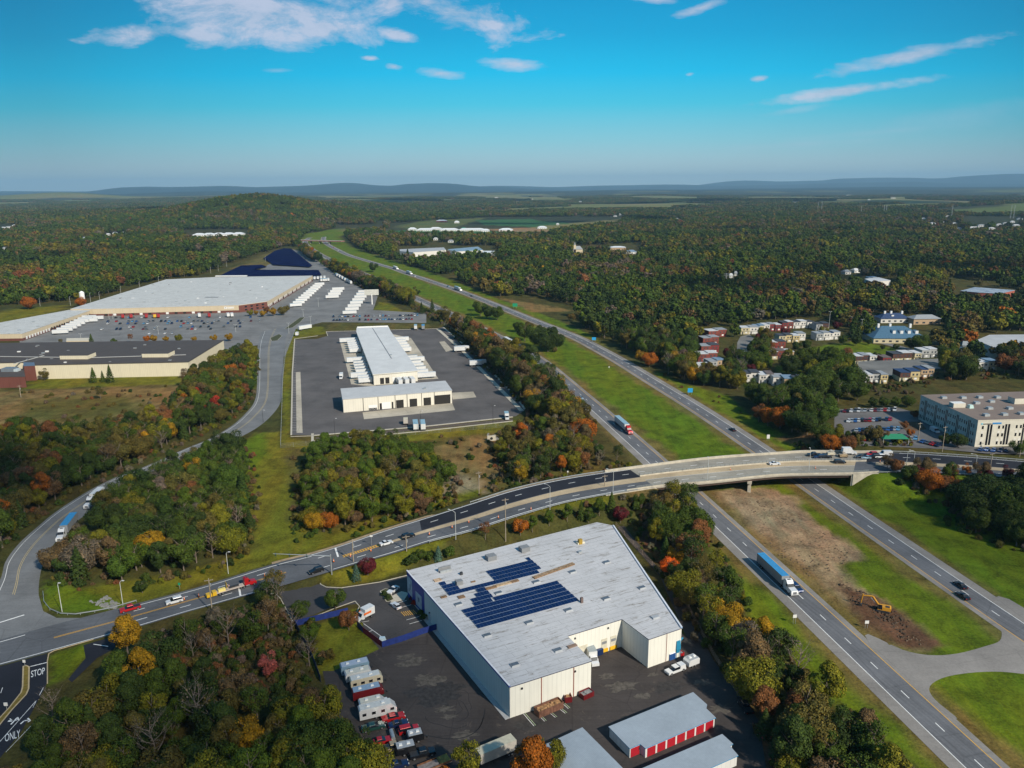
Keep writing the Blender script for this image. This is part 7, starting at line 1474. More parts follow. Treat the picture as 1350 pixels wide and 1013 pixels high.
# ---- things parked in the old yard
yq = lambda x, y: (440 + x * .15106, 860 + y * .15106)
def caravan(p, q, L, col, roofc, label, nm='caravan', nose=.8, h=3.0, win=3, stripe=None, awning=False):
    x, y, _ = G(*p); x2, y2, _ = G(*q); e = empty(nm, x, y, .03, yaw_to((x, y), (x2, y2)), label, nm.replace('_', ' ')); sm_ = paint(col); rm = mat('camper roof ' + roofc, {'white': (.58, .58, .55), 'pale': (.36, .42, .50), 'blue': (.25, .34, .44), 'cream': (.56, .54, .46), 'grey': (.33, .35, .37), 'dark': (.05, .05, .06)}[roofc], .6, var=.1)
    mb = MB(); hl = L / 2; profile(mb, [(-hl, .6), (-hl - .05, h - .3), (-hl + .25, h), (hl - nose, h), (hl, h - nose * 1.1), (hl, .6)], -1.2, 1.2, sm_, .05, h - .2); mb.build('body', e); mb = MB(); mb.box(-hl + .2, hl - nose, -1.1, 1.1, h + .005, h + .06, rm); mb.build('roof', e)
    for k in range(win): u_ = -hl + L * (k + .5) / win; [(lambda m_: (m_.box(u_ - .45, u_ + .45, s * 1.2 - .03, s * 1.2 + .03, 1.5, 2.2, GLASS), m_.build('window', e)))(MB()) for s in (-1, 1)]
    for k, u_ in enumerate((-.25, .15)): mb = MB(); mb.box(L * u_ - .4, L * u_ + .4, -.35, .35, h + .062, h + .3, WHITE, .05); mb.build('roof_vent', e)
    if stripe: mb = MB(); [mb.box(-hl + .3, hl - .4, s * 1.205 - .02, s * 1.205 + .02, 1.1, 1.35, mat('stripe ' + stripe, PAINTS[stripe], .5)) for s in (-1, 1)]; mb.build('stripe', e)
    wheels(e, (-.5, .5), 1.05, .36); mb = MB(); mb.box(hl, hl + 1.1, -.08, .08, .45, .55, DARKM); mb.box(hl + .9, hl + 1.1, -.12, .12, 0, .5, DARKM); mb.build('hitch', e); return e
D0, D1 = yq(150, 330), yq(440, 260); ddx, ddy = (D1[0] - D0[0]), (D1[1] - D0[1])
def yard(f, cx, cy, *a, **k): p = yq(cx, cy); return f(p, (p[0] + ddx, p[1] + ddy), *a, **k)
yard(caravan, 185, 174, 7.2, 'pale blue', 'pale', 'pale blue roofed cargo trailer, topmost of the parked row', 'camper_trailer', .2, 2.9, 2, 'blue'); yard(caravan, 215, 236, 6.6, 'white', 'cream', 'white camper just below the pale blue roofed trailer', 'caravan', .5, 2.7); yard(caravan, 285, 292, 8.0, 'cream', 'white', 'cream motorhome with dark windows above the red trailer', 'motorhome', .6, 3.0, 4)
yard(caravan, 300, 389, 7.6, 'dark red', 'blue', 'dark red trailer with a pale blue roof', 'cargo_trailer', .9, 2.8, 0); yard(caravan, 350, 466, 7.0, 'white', 'cream', 'boat-shaped white camper with teal cover beside the large caravan', 'caravan', 1.8, 2.0, 0, 'dark green'); yard(caravan, 385, 554, 8.8, 'white', 'white', 'large white caravan with rounded front, nearest of the campers', 'caravan', 1.2, 3.2, 4)
def ycar(k, c, cx, cy, lb): p = yq(cx, cy); return put(k, c, p, (p[0] + ddx, p[1] + ddy), lb, lift=.03)
ycar('classic', 'red', 520, 585, 'red vintage saloon with a tan roof below the large caravan').children; ycar('sedan', 'navy', 565, 645, 'dark blue car below the vintage saloon'); ycar('classic', 'dark green', 345, 668, 'dark green car beside the large caravan rear'); ycar('suv', 'red', 655, 695, 'bright red car beside the small grey-topped cargo trailer'); ycar('hatch', 'red', 430, 790, 'bright red car nearest to the trees in the old yard'); ycar('pickup', 'tan', 520, 850, 'tan pickup left of the black cargo trailer'); ycar('pickup', 'black', 775, 905, 'black pickup near the rusty flatbed'); ycar('sedan', 'navy', 560, 1000, 'dark car at the bottom edge below the black pickup')
yard(caravan, 712, 770, 3.6, 'black', 'grey', 'small black cargo trailer with grey roof beside the red car', 'cargo_trailer', .3, 2.2, 0); yard(caravan, 628, 880, 4.4, 'black', 'grey', 'longer black cargo trailer with a grey roof in the lower yard', 'cargo_trailer', .3, 2.3, 0)
x, y, _ = G(*yq(512, 750)); e = empty('tank_trailer', x, y, .03, 1.9, 'small silver tank trailer between two red cars', 'trailer'); mb = MB(); mb.tube((-1.5, 0, .9), (1.5, 0, .9), .5, .5, GALV, 12); mb.build('tank', e); wheels(e, (0,), .7, .3)
a, b = (631, 1002), (678, 983); trailer((654, 1000), (640, 1006), 'cream', 9.0, 'old cream box trailer beside the orange tree in the yard', h=3.6)
x, y, _ = G(573, 1012); e = empty('flatbed_trailer', x, y, .03, yaw_to(P(550, 1016), P(590, 1000)), 'rusty open flatbed trailer at the bottom edge', 'trailer'); mb = MB(); mb.box(-3.6, 3.6, -1.2, 1.2, .7, .9, mat('weathered grey deck', (.22, .19, .18), .9, var=.4, streak=('X', 1.2, .6))); mb.box(1.0, 3.4, -1.1, 1.1, .91, 1.3, mat('mossy load', (.20, .16, .04), .9, var=.5)); mb.build('bed', e); mb = MB(); [mb.box(-3.6, 3.6, s * 1.2 - .04, s * 1.2 + .04, .9, 1.3, RUST) for s in (-1, 1)]; mb.build('side_rail', e); wheels(e, (-.5, .6), 1.1, .38)
# pickup with cap and trailer; dark pickup with plant trailer
o = put('pickup', 'white', (890, 886), (877, 891), 'white pickup with a canopy towing beside the warehouse corner', lift=.03); mb = MB(); mb.box(-2.8, -.95, -.92, .92, 1.06, 1.8, paint('white'), .08); mb.build('canopy', o)
caravan((911, 877), (897, 882.5), 3.6, 'white', 'grey', 'small white cargo trailer behind the white pickup', 'cargo_trailer', .5, 2.3, 0)
put('pickup', 'black', (982, 934), (970, 916), 'black pickup parked under the trees by the storage units', lift=.03); x, y, _ = G(1004, 968); e = empty('utility_trailer', x, y, .03, yaw_to(P(1012, 980), P(990, 948)), 'rusty low trailer behind the black pickup under the trees', 'trailer'); mb = MB(); mb.box(-2.6, 2.6, -1, 1, .6, .75, RUST); [mb.box(-2.6, 2.6, s - .04, s + .04, .75, 1.3, mat('dark red frame', (.16, .03, .025), .7)) for s in (-1, 1)]; mb.build('bed', e); wheels(e, (-.4, .5), 1.05, .36)
# skips and plant by the warehouse
def skip(p, q, L, W_, h, m, fill, label, cat='skip', lid=None):
    x, y, _ = G(*p); x2, y2, _ = G(*q); e = empty('dumpster', x, y, .03, yaw_to((x, y), (x2, y2)), label, cat); mb = MB(); hl = L / 2
    for s in (-1, 1): mb.box(-hl, hl, s * W_ / 2 - .06, s * W_ / 2 + .06, 0, h, m)
    for s in (-1, 1): mb.box(s * hl - .06, s * hl + .06, -W_ / 2 + .06, W_ / 2 - .06, 0, h, m)
    for k in range(int(L / .9)): [mb.box(-hl + .4 + k * .9, -hl + .52 + k * .9, s * (W_ / 2 + .09) - .04, s * (W_ / 2 + .09) + .04, .1, h - .1, m) for s in (-1, 1)]
    mb.build('shell', e); mb = MB(); mb.box(-hl + .07, hl - .07, -W_ / 2 + .07, W_ / 2 - .07, .05, h * .72, fill)
    r_ = random.Random(int(L * 100)); [mb.box(a_ - .4, a_ + .4, b_ - .3, b_ + .3, h * .72, h * .72 + r_.uniform(.1, .4), fill, .15) for a_, b_ in [(r_.uniform(-hl + .7, hl - .7), r_.uniform(-W_ / 3, W_ / 3)) for _ in range(int(L * 2))]]; mb.build('load', e)
    if lid: mb = MB(); mb.box(-hl, hl, -W_ / 2, W_ / 2, h + .005, h + .12, lid, .1); mb.build('lid', e)
    return e
junk = mat('scrap timber load', (.30, .17, .08), .9, var=.6, vscale=1.5)
skip((723.5, 937), (745, 928), 7.0, 2.3, 1.7, mat('rust brown skip', (.15, .07, .045), .8, var=.4), junk, 'long rust-brown open skip full of timber at the warehouse wall'); skip((748, 923), (752, 932), 2.2, 1.7, 1.5, paint('dark red'), junk, 'small dark red skip beside the long brown one'); skip((773, 918), (786, 912), 3.2, 2.0, 1.3, paint('dark red'), GREYB, 'dark red skip with open lid near the court corner')
skip((884, 868), (892, 865), 2.0, 1.6, 1.8, paint('blue'), GREYB, 'blue bin against the right warehouse wall', lid=WHITE); skip((787, 863), (795, 860), 3.0, 1.6, 1.6, paint('dark blue'), GREYB, 'dark blue bin in the loading court', lid=paint('dark blue')); skip((898, 864), (902, 862), 1.2, 1.0, .9, paint('red'), GREYB, 'small red bin at the right warehouse corner')
x, y, _ = G(892, 866); e = empty('compactor', x, y, .03, wa, 'teal dust collector standing at the right warehouse wall', 'machine'); mb = MB(); mb.box(-.7, .7, -.7, .7, 2.6, 5.0, TEAL, .1); mb.build('hopper', e); mb = MB(); mb.box(-.5, .5, -.5, .5, 1.4, 2.6, TEAL, -.1); [mb.tube((a_, b_, 0), (a_, b_, 2.6), .08, .08, TEAL, 5) for a_ in (-.6, .6) for b_ in (-.6, .6)]; mb.build('frame', e); mb = MB(); mb.tube((.7, 0, 4.4), (1.8, 0, 5.2), .25, .25, TEAL, 8); mb.build('duct', e)
x, y, _ = G(504, 846); e = empty('pallet_wrap', x, y, .03, 0, 'pale blue covered heap at the corner of the red fence', 'covered heap'); mb = MB(); mb.box(-1, 1, -.8, .8, 0, 1.3, mat('pale tarp', (.45, .58, .66), .6), .3); mb.build('tarp', e); mb = MB(); mb.box(-1.1, 1.1, -.9, .9, -.02, .12, BROWN); mb.build('pallet', e)
# parking paint
mk = MB()
def pline(a, b, wd=.12, m=None, z=.05): mk.bar(P(*a), P(*b), wd, z, z + .006, m or WPAINT)
c3 = lambda x, y: (240 + x * .23704, 640 + y * .23704)
for a, b in (((1180, 610), (1225, 600)), ((1205, 655), (1250, 640)), ((1222, 680), (1275, 665)), ((1248, 750), (1320, 730)), ((1265, 772), (1335, 752)), ((1010, 770), (1120, 850)), ((1030, 820), (1062, 806)), ((985, 765), (1040, 755))): pline(c3(*a), c3(*b), .16)
for k in range(7): pline(c3(1218 + k * 11, 705 - k * 2), c3(1240 + k * 11, 728 - k * 2), .2, YPAINT)
c5 = lambda x, y: (540 + x * .15556, 860 + y * .15556)
for a, b in (((965, 525), (1055, 628)), ((1045, 490), (1145, 588)), ((1180, 510), (1235, 555)), ((1260, 475), (1320, 520)), ((1300, 440), (1345, 480))):
    pline(c5(*a), c5(*b), .13); pline(c5(a[0] + 14, a[1] - 6), c5(b[0] + 14, b[1] - 6), .13, mat('greenish paint', (.4, .5, .3), .7))
for k in range(36): pline((385.6 - k * .04, 452 + k * 3.3), (390.5 - k * .04 + k * .06, 452 + k * 3.3), .12)
struct(mk, 'parking_paint')
# planted islands
def island(name, poly, label=None): sheet('kerb', poly, .09, KERB); mb = MB(); q = inset(PL(poly), .25); mb.prism(q, .02, .12, mat('island soil', (.05, .055, .02), .95, var=.5, vscale=1)); struct(mb, name)
island('planting_bed', [c3(1100, 590), c3(1130, 575), c3(1150, 578), c3(1180, 635), c3(1148, 650), c3(1135, 648)]); island('grass_island', [(356, 446), (368, 440.5), (372, 443), (366, 449), (358, 450)]); island('grass_island', [(375, 434), (395, 419), (402, 418.5), (396, 425), (386, 432)])
sheet('walkway', [c3(1165, 655), c3(1150, 625), c3(1220, 590), c3(1260, 600), c3(1235, 640)], .07, KERB); sheet('walkway', [c3(1285, 660), c3(1310, 690), c3(1350, 760), c3(1365, 750), c3(1300, 650)], .07, KERB)
for (a, b, lb) in (((1125, 615), 'dark green', 'bed'), ((1145, 635), 'dark green', 'bed'), ((1285, 640), 'crimson', 'w'), ((1295, 665), 'red', 'w'), ((1330, 720), 'green', 'w'), ((1345, 745), 'green', 'w')):
    q = c3(*a); tt = [*G(*q)[:2], .1, 1.0, .5 if lb == 'bed' else .55, 'shrub', b, '']; grow(tt, f'{"low" if lb == "bed" else "clipped"} {b} shrub {"in the parking island" if lb == "bed" else "at the blue entrance front"}', 'shrubs in the parking island' if lb == 'bed' else 'shrubs at the blue entrance front')
# ---- fleets
rr = random.Random(11)
# trailers at the terminal hall: side, position along the wall, length, colour
def dock(i, u, L, col, gap=.15, small=False, label='', grp='trailers docked at the terminal hall'):
    a, b = TR[i], TR[(i + 1) % 6]; d = Vector((b[0] - a[0], b[1] - a[1])); d.normalize(); L0 = math.dist(a, b); A = sum(TR[k - 1][0] * TR[k][1] - TR[k][0] * TR[k - 1][1] for k in range(6)); n = Vector((d.y, -d.x)) * (1 if A > 0 else -1)
    c = Vector(a[:2]) + d * (u * L0) + n * (L / 2 + .6 + gap); key = (col, L, small, 4.0)
    if key not in TP: e = empty('trailer', 0, 0, -500, 0, 'x', 'trailer'); trailer_parts(e, L, L / 2, *TRAILERC[col], small=small); TP[key] = e
    place(TP[key], c.x, c.y, .04, math.atan2(n.y, n.x), label, grp)
lf = [(.035, 8.5), (.075, 8.5), (.13, 12.5), (.20, 8.5, 'grey'), (.255, 8.5, 'grey'), (.31, 8.5, 'grey'), (.365, 8.5, 'grey'), (.44, 12.5), (.66, 8.5), (.71, 8.5), (.76, 8.5), (.81, 8.5), (.87, 8.5), (.93, 14)]
for k, t in enumerate(lf): dock(4, t[0], t[1], t[2] if len(t) > 2 else 'white', label=f'{ordinal(k)} docked trailer from the front on the left side of the terminal hall')
rg = [(.10, 12.5), (.17, 8.5), (.24, 8.5), (.31, 8.5), (.38, 8.5), (.58, 8.5, 'grey'), (.63, 12.5), (.70, 8.5, 'grey'), (.77, 8.5), (.83, 8.5, 'grey'), (.90, 8.5), (.96, 12.0)]
for k, t in enumerate(rg): dock(2, t[0], t[1], t[2] if len(t) > 2 else 'white', label=f'{ordinal(k)} docked trailer from the back on the right side of the terminal hall')
for k, u in enumerate((.46, .31, .17)): dock(3, u, 8.5, 'white', label=f'{("left", "middle", "right")[k]} of three trailers backed to the front of the terminal hall')
for k, (p, lb) in enumerate((((606, 464), 'white trailer pair parked on the yard kerb, upper one'), ((611, 463), 'white trailer beside the upper kerb trailer'), ((627, 483), 'white trailer on the yard kerb, lower pair, left'), ((633, 482), 'white trailer on the yard kerb, lower pair, right'))): trailer(p, (p[0] + 10, p[1] - .5), 'white', 8.5, lb)
for k, x_ in enumerate((545, 555)): trailer((x_ + 3, 434.5), (x_ + 3, 431), 'blue' if k else 'pale', 8.5, f'blue-sided trailer at the back kerb of the terminal, {("left", "right")[k]} one')
for k, x_ in enumerate((548, 557.5)): trailer((x_, 566), (x_ - 1, 560), 'pale', 8.5, f'pale blue trailer with dark open rear on the front kerb, {("left", "right")[k]} one')
# plant fleets
def fleet(p0, p1, n, face, L, cols, phrase, grp, jit=.0):
    a, b = P(*p0), P(*p1); f = P(*face[1])[0] - P(*face[0])[0], P(*face[1])[1] - P(*face[0])[1]; yw = math.atan2(f[1], f[0])
    for k in range(n):
        t = k / max(1, n - 1); x, y = a[0] + (b[0] - a[0]) * t, a[1] + (b[1] - a[1]) * t; col = rr.choice(cols); key = (col, L, True, 4.0)
        if key not in TP: e = empty('trailer', 0, 0, -500, 0, 'x', 'trailer'); trailer_parts(e, L, L / 2, *TRAILERC[col], small=True); TP[key] = e
        place(TP[key], x + rr.uniform(-jit, jit), y, .03, yw + rr.uniform(-.02, .02), f'{ordinal(k)} trailer from the front {phrase}', grp)
fleet((390, 405), (421, 377), 11, ((380, 401), (400, 399.5)), 12.5, ['grey', 'grey', 'grey', 'pale'], 'in the row docked at the factory side', 'trailers docked at the factory side')
fleet((438, 394), (446, 383.5), 4, ((430, 391), (450, 390)), 14.5, ['white', 'grey'], 'in the small block in the factory yard', 'trailers in the middle of the factory yard')
fleet((461, 415), (480, 387), 8, ((450, 410), (470, 409)), 13.5, ['pale', 'grey', 'grey'], 'in the long row beside the billboard', 'trailers in the row beside the billboard')
fleet((415, 369), (428, 368), 4, ((420, 369), (420, 366)), 10, ['white'], 'at the back corner of the factory', 'trailers at the back corner of the factory'); fleet((424, 371.5), (433, 371), 4, ((420, 372), (420, 369)), 10, ['white', 'pale'], 'of the second rank at the back corner of the factory', 'second rank at the back corner of the factory')
fleet((462, 374.5), (444, 364.5), 6, ((444, 364.5), (462, 374.5)), 12, ['white', 'pale'], 'along the far yard edge under the trees', 'trailers along the far yard edge')
fleet((80, 441), (118, 421.5), 8, ((70, 437), (92, 436)), 12.5, ['white', 'grey', 'white'], 'in the row docked at the factory wing', 'trailers docked at the factory wing')
fleet((117, 425.5), (125, 422.5), 2, ((110, 424), (138, 423)), 16, ['white'], 'of the two long ones in the wing corner', 'long trailers in the wing corner')
for k, (x_, c_) in enumerate(((162, 'red'), (173, 'red'), (204, 'yellow'), (209, 'red'), (193, 'red'), (263, 'white'), (301, 'white'), (306, 'white'), (276, 'red'))): trailer((x_, 420 - (x_ - 160) * .012), (x_ + 3, 424), c_, 6, f'{c_} container, {ordinal(k)} along the factory front', 'containers along the factory front', small=True)
# cars of the car parks
CC = ['white', 'silver', 'grey', 'black', 'dark blue', 'blue', 'red', 'dark red', 'black', 'grey', 'silver', 'white', 'light blue', 'navy']
def carrow(p0, p1, n, face, phrase, grp, prob=1.0, z=None, cols=CC, jit=.25):
    f = (lambda a: P(*a, z or 0)); a, b = f(p0), f(p1); d0, d1 = f(face[0]), f(face[1]); yw = yaw_to(d0, d1); k2 = 0
    for k in range(n):
        if rr.random() > prob: continue
        t = (k + .5) / n; x, y = a[0] + (b[0] - a[0]) * t, a[1] + (b[1] - a[1]) * t; c = rr.choice(cols)
        place(small_car(rr.choice(('sedan', 'suv', 'sedan')), c), x + rr.uniform(-jit, jit), y + rr.uniform(-jit, jit), (z or 0) + .05, yw + rr.choice((0, math.pi)), f'{c} car, {ordinal(k2)} from left, {phrase}', grp); k2 += 1
OF = ((1150, 560), (1146, 568))
carrow((1107, 543.5), (1182, 541.5), 17, OF, 'back row of the office car park', 'cars in the office car park', .9, OZ); carrow((1116, 556.5), (1176, 554), 13, OF, 'second row of the office car park', 'cars in the office car park', .95, OZ, ['red', 'black', 'grey', 'dark blue', 'silver', 'white', 'blue', 'dark red']); carrow((1126, 568.5), (1186, 567), 13, OF, 'third row of the office car park', 'cars in the office car park', .97, OZ, ['silver', 'light blue', 'white', 'blue', 'dark blue', 'black', 'silver'])
carrow((1128, 581), (1150, 580), 3, OF, 'front row of the office car park', 'cars in the office car park', 1, OZ); carrow((1192, 580), (1210, 579), 3, OF, 'few bays right of the green canopy', 'cars in the office car park', 1, OZ); carrow((1214, 583), (1240, 589), 4, ((1220, 580), (1235, 575)), 'short row at the foot of the office wall', 'cars at the office wall', 1, OZ); carrow((1288, 594), (1332, 596), 5, ((1300, 594), (1296, 598)), 'row in front of the office block', 'cars in front of the office block', 1, OZ, ['dark blue', 'blue', 'blue', 'silver'])
put('van', 'white', (1232, 570), (1240, 574), 'white van parked beside the grey office wall', z=OZ)
PF = ((250, 428), (256, 423))
for k, (y_, x0, x1, n, pr) in enumerate(((419.5, 150, 345, 34, .18), (424.5, 140, 345, 38, .55), (427.5, 140, 330, 36, .50), (432, 132, 340, 40, .42), (435, 132, 300, 34, .30), (441, 130, 240, 22, .15))): carrow((x0, y_), (x1, y_ - .6), n, PF, f'{ordinal(k)} plant car park row from the factory', 'cars in the plant car park', pr)
carrow((438, 418.3), (552, 416.3), 30, ((500, 418), (500, 415)), 'back row of the small car park behind the terminal', 'cars behind the terminal', .8); carrow((438, 423), (545, 421.4), 28, ((500, 418), (500, 415)), 'front row of the small car park behind the terminal', 'cars behind the terminal', .8)
EC = [((977, 462), (980, 450)), ((985, 474), (986, 460)), ((1140, 490), (1150, 489)), ((1150, 491), (1160, 490)), ((1162, 488), (1170, 487)), ((1176, 489), (1186, 490)), ((1186, 493), (1192, 490)), ((1205, 485), (1212, 487)), ((1213, 484), (1220, 486)), ((1222, 483), (1230, 485)), ((1152, 449), (1160, 452)), ((1148, 486), (1158, 487)), ((1196, 484), (1204, 487))]
for k, (a, b) in enumerate(EC): put('sedan', ['black', 'grey', 'white', 'light blue', 'silver', 'white', 'silver', 'red', 'dark blue', 'silver', 'black', 'light blue', 'dark red'][k], a, b, f'{["black", "grey", "white", "light blue", "silver", "white", "silver", "red", "dark blue", "silver", "black", "light blue", "dark red"][k]} car, {ordinal(sum(1 for q in EC if q[0][0] < a[0]))} from the left on the estate streets', 'cars on the estate streets', small=True)

# ---------------------------------------------------------------- poles, lamps, signs
WOOD = mat('pole timber', (.30, .25, .19), .9, var=.25); LHEAD = mat('lamp head', (.55, .56, .55), .5); POLEG = mat('pale grey pole', (.50, .52, .50), .5)
def hpole(pb, pt, z=None):
    """height of an upright whose foot and head are seen at two points"""
    x, y, zz = G(*pb) if z is None else (*P(*pb, z), z); best = min(range(10, 400), key=lambda h: abs(PX(x, y, zz + h / 10)[1] - pt[1])); return x, y, zz, best / 10
def utility(pb, pt, label, arms=1, z=None, m=None):
    x, y, zz, h = hpole(pb, pt, z); e = empty('utility_pole', x, y, zz, .3, label, 'utility pole'); mb = MB(); mb.tube((0, 0, -.3), (0, 0, h), .19, .13, m or WOOD, 8); mb.build('pole', e)
    for k in range(arms): mb = MB(); mb.box(-1.2, 1.2, -.06, .06, h - .7 - k * .9, h - .55 - k * .9, m or WOOD); [mb.tube((a_, 0, h - .55 - k * .9), (a_, 0, h - .35 - k * .9), .06, .04, GREYB, 5) for a_ in (-1.1, -.5, .5, 1.1)]; mb.build('crossarm', e)
    mb = MB(); mb.tube((.3, 0, h - 2.6), (.3, 0, h - 1.7), .22, .22, GALV, 8); mb.build('transformer', e); return e
def lamp(pb, pt, label, z=None, arm=2.2, yaw=0.0, r=.11, m=None, heads=1, nm='street_lamp'):
    x, y, zz, h = hpole(pb, pt, z); e = empty(nm, x, y, zz, yaw, label, 'street lamp'); m = m or POLEG; mb = MB(); mb.tube((0, 0, -.2), (0, 0, h - .6), r, r * .7, m, 6); mb.build('pole', e)
    for k in range(heads):
        s = 1 if k == 0 else -1; mb = MB(); mb.tube((0, 0, h - .6), (s * arm * .4, 0, h - .1), r * .6, r * .5, m, 5); mb.tube((s * arm * .4, 0, h - .1), (s * arm, 0, h), r * .5, r * .5, m, 5); mb.build('arm', e); mb = MB(); mb.box(s * arm - .15, s * arm + .6 * s if s > 0 else s * arm + .15, -.16, .16, h - .05, h + .1, LHEAD) if s > 0 else mb.box(-arm - .6, -arm + .15, -.16, .16, h - .05, h + .1, LHEAD); mb.build('lamp_head', e)
    return e
utility((280, 808), (271, 763), 'timber utility pole beside the red recovery truck'); utility((466, 740), (463, 711), 'pale utility pole beside the purple tree', 1, 2.2); utility((666.6, 714), (665, 657), 'tall timber utility pole between the orange tree and the ramp'); utility((631.6, 652), (632, 622), 'timber utility pole by the sandy track below the terminal'); utility((797, 642), (796, 626), 'short pole beside the ramp west of the bridge', 1, 6.3); utility((27.7, 524), (26.4, 508), 'pole at the left edge of the dry field', 1)
utility((536, 726), (535, 706), 'pole on the verge near the blue spruce', 1, 3.2)
for a, b, lb in (((1210, 583), (1211.5, 557), 'utility pole between the green canopy and the office'), ((1242, 596), (1248, 562), 'utility pole in front of the grey office wall'), ((1344, 603), (1349, 562), 'utility pole at the right end of the office front'), ((1304, 627), (1306, 597), 'pole on the south side of the road below the office')): utility(a, b, lb, 1)
lamp((82, 807), (76, 769), 'pale lamp post inside the guard rail on the junction lawn', 0, .3); lamp((162, 797), (158, 766), 'lamp post with a single head near the stone culvert', 0, .8); lamp((301, 756), (298, 728), 'lamp post on the verge above the recovery truck', .2, .8); lamp((601, 711), (597, 674), 'street lamp on the south ramp verge above the warehouse', 4.6, 2.4, 2.6); lamp((725, 672), (721.6, 640), 'street lamp on the ramp between orange tree and bridge', 6.1, 2.4, 2.5); lamp((808, 655), (802, 620.5), 'street lamp at the west end of the bridge', 6.4, 2.6, 2.5)
lamp((932.6, 633), (932.6, 604), 'thin lamp post on the bridge over the left carriageway', RZ, .8, 1.57); lamp((1066, 624), (1064, 592), 'thin lamp post on the bridge over the right carriageway', RZ, .8, 1.57); lamp((1194, 620), (1197, 595), 'left one of two curved lamps east of the bridge', RZ, 1.8, .2); lamp((1203.4, 620), (1199, 594), 'right one of two curved lamps east of the bridge', RZ, 1.8, 2.9); lamp((1285, 625), (1281, 599), 'curved street lamp below the office block', RZ, 1.8, 2.9)
lamp((347, 557), (345, 541), 'dark lamp post on the access road bend', 0, .8, 0, .1, DARKM); lamp((442, 580), (441, 552), 'dark lamp mast on the front kerb, left end of the terminal', 0, .8, 0, .1, DARKM); lamp((555, 571), (555, 542), 'dark lamp mast on the front kerb, middle of the terminal', 0, .8, 0, .1, DARKM); lamp((650, 561), (650, 535), 'dark lamp mast on the front kerb, right end of the terminal', 0, .8, 0, .1, DARKM)
for k, (a, b) in enumerate((((53, 404), (53, 393)), ((93, 403), (94, 391)), ((120, 401), (119, 386.5)), ((132, 399), (131, 385)), ((160, 392), (160, 378)), ((185, 385), (185, 371)), ((210, 378), (210, 365)), ((278, 361), (278, 352)), ((288, 358), (288, 350)), ((299, 352), (299, 345)), ((350, 345), (350, 338)))): lamp(a, b, f'{ordinal(k)} lamp mast from the left behind the factory', 0, .5, 0, .14, POLEG)
for k, (a, b) in enumerate((((107, 449), (107, 440)), ((144, 421), (144, 408)), ((149, 421), (149, 408)), ((209, 441), (209, 430)), ((311, 438), (311, 428)), ((381, 440), (380, 426)), ((410, 431), (410, 417)), ((420, 405), (420, 393)), ((433, 391), (433, 382)), ((400, 418), (400, 408)))): lamp(a, b, f'{ordinal(k)} lamp mast from the left in the plant yards', 0, .9, 0, .12, POLEG, 2)
for k, (a, b) in enumerate((((1092, 440), (1092, 411)), ((1122, 438), (1122, 418)), ((1237, 455), (1237, 446)), ((1135, 440), (1135, 421)))): lamp(a, b, ('tall floodlight mast above the estate beside the field', 'second floodlight mast above the estate', 'lamp post right of the blue roofs', 'thin mast between estate and blue roofs')[k], None, .8, 0, .16, POLEG, 2)
for k, (px, py, hh) in enumerate(((1254, 290, 46), (1078, 279, 40), (1083, 279, 40), (1135, 284, 34), (1165, 283, 34), (1168, 282, 34), (1332, 288, 44), (1336, 288, 44), (957, 374, 13))):
    x, y, z = G(px, py); e = empty('pylon', x, y, z, 0, ('tallest white mast in the far right distance', 'left one of a pair of far masts above the estate woods', 'right one of a pair of far masts above the estate woods', 'single faint mast left of the far right hill', 'left faint mast of the middle pair', 'right faint mast of the middle pair', 'left mast of the pair at the right edge', 'right mast of the pair at the right edge', 'timber mast beside the wood clearing road')[k], 'mast'); mb = MB()
    for s in ((-2, -2), (2, -2), (2, 2), (-2, 2)): mb.tube((s[0] * .5, s[1] * .5, 0), (s[0] * .15, s[1] * .15, hh), .2, .12, GALV, 4)
    mb.build('lattice', e); mb = MB(); [mb.box(-3, 3, -.15, .15, hh * t, hh * t + .3, GALV) for t in (.8, .93)]; mb.build('crossarm', e)
# traffic signal mast
x, y, zz = *P(437.5, 758, 1.0), 1.0; tip = P(358.5, 744, 1.0); hgt = 6.6; tp = P(360, 731, zz + 7.4); e = empty('traffic_signal', x, y, zz, yaw_to((x, y), tp), 'long traffic signal arm reaching over the main road', 'traffic signal'); Ls = math.dist((x, y), tp); mb = MB(); mb.tube((0, 0, 0), (0, 0, 7.2), .2, .15, GALV, 8); mb.build('pole', e); mb = MB(); mb.tube((0, 0, 6.6), (Ls, 0, 7.6), .16, .07, GALV, 6); mb.build('arm', e)
SIGD = mat('signal housing', (.03, .06, .045), .6)
for t in (.42, .72, .96): mb = MB(); xx = Ls * t; zz_ = 6.6 + t; mb.box(xx - .18, xx + .18, -.3, -.1, zz_ - .9, zz_ + .25, SIGD); hs = mb.build('signal_head', e); mb = MB(); [mb.disc((xx, -.32, zz_ - .65 + q * .33), (0, 1, 0), .11, .04, mat('signal lens', (.10, .02, .015), .3), 8) for q in range(3)]; mb.build('lens', hs)
def sign(pb, wd, ht_, hpost, m, label, legs=2, z=None, yaw=0.0, back=None):
    x, y, zz = G(*pb) if z is None else (*P(*pb, z), z); e = empty('road_sign', x, y, zz, yaw, label, 'road sign'); mb = MB(); mb.box(-wd / 2, wd / 2, -.05, .05, hpost, hpost + ht_, m); mb.build('board', e)
    for s in ((-.3, .3) if legs == 2 else (0,)): mb = MB(); mb.tube((s * wd, .09, -.2), (s * wd, .09, hpost + ht_ * .8), .06, .06, GALV, 5); mb.build('post', e)
    return e
BSG = mat('blue sign face', (.02, .30, .62), .5); GSG = mat('green sign face', (.01, .25, .13), .5); WSG = mat('white sign face', (.66, .66, .64), .5)
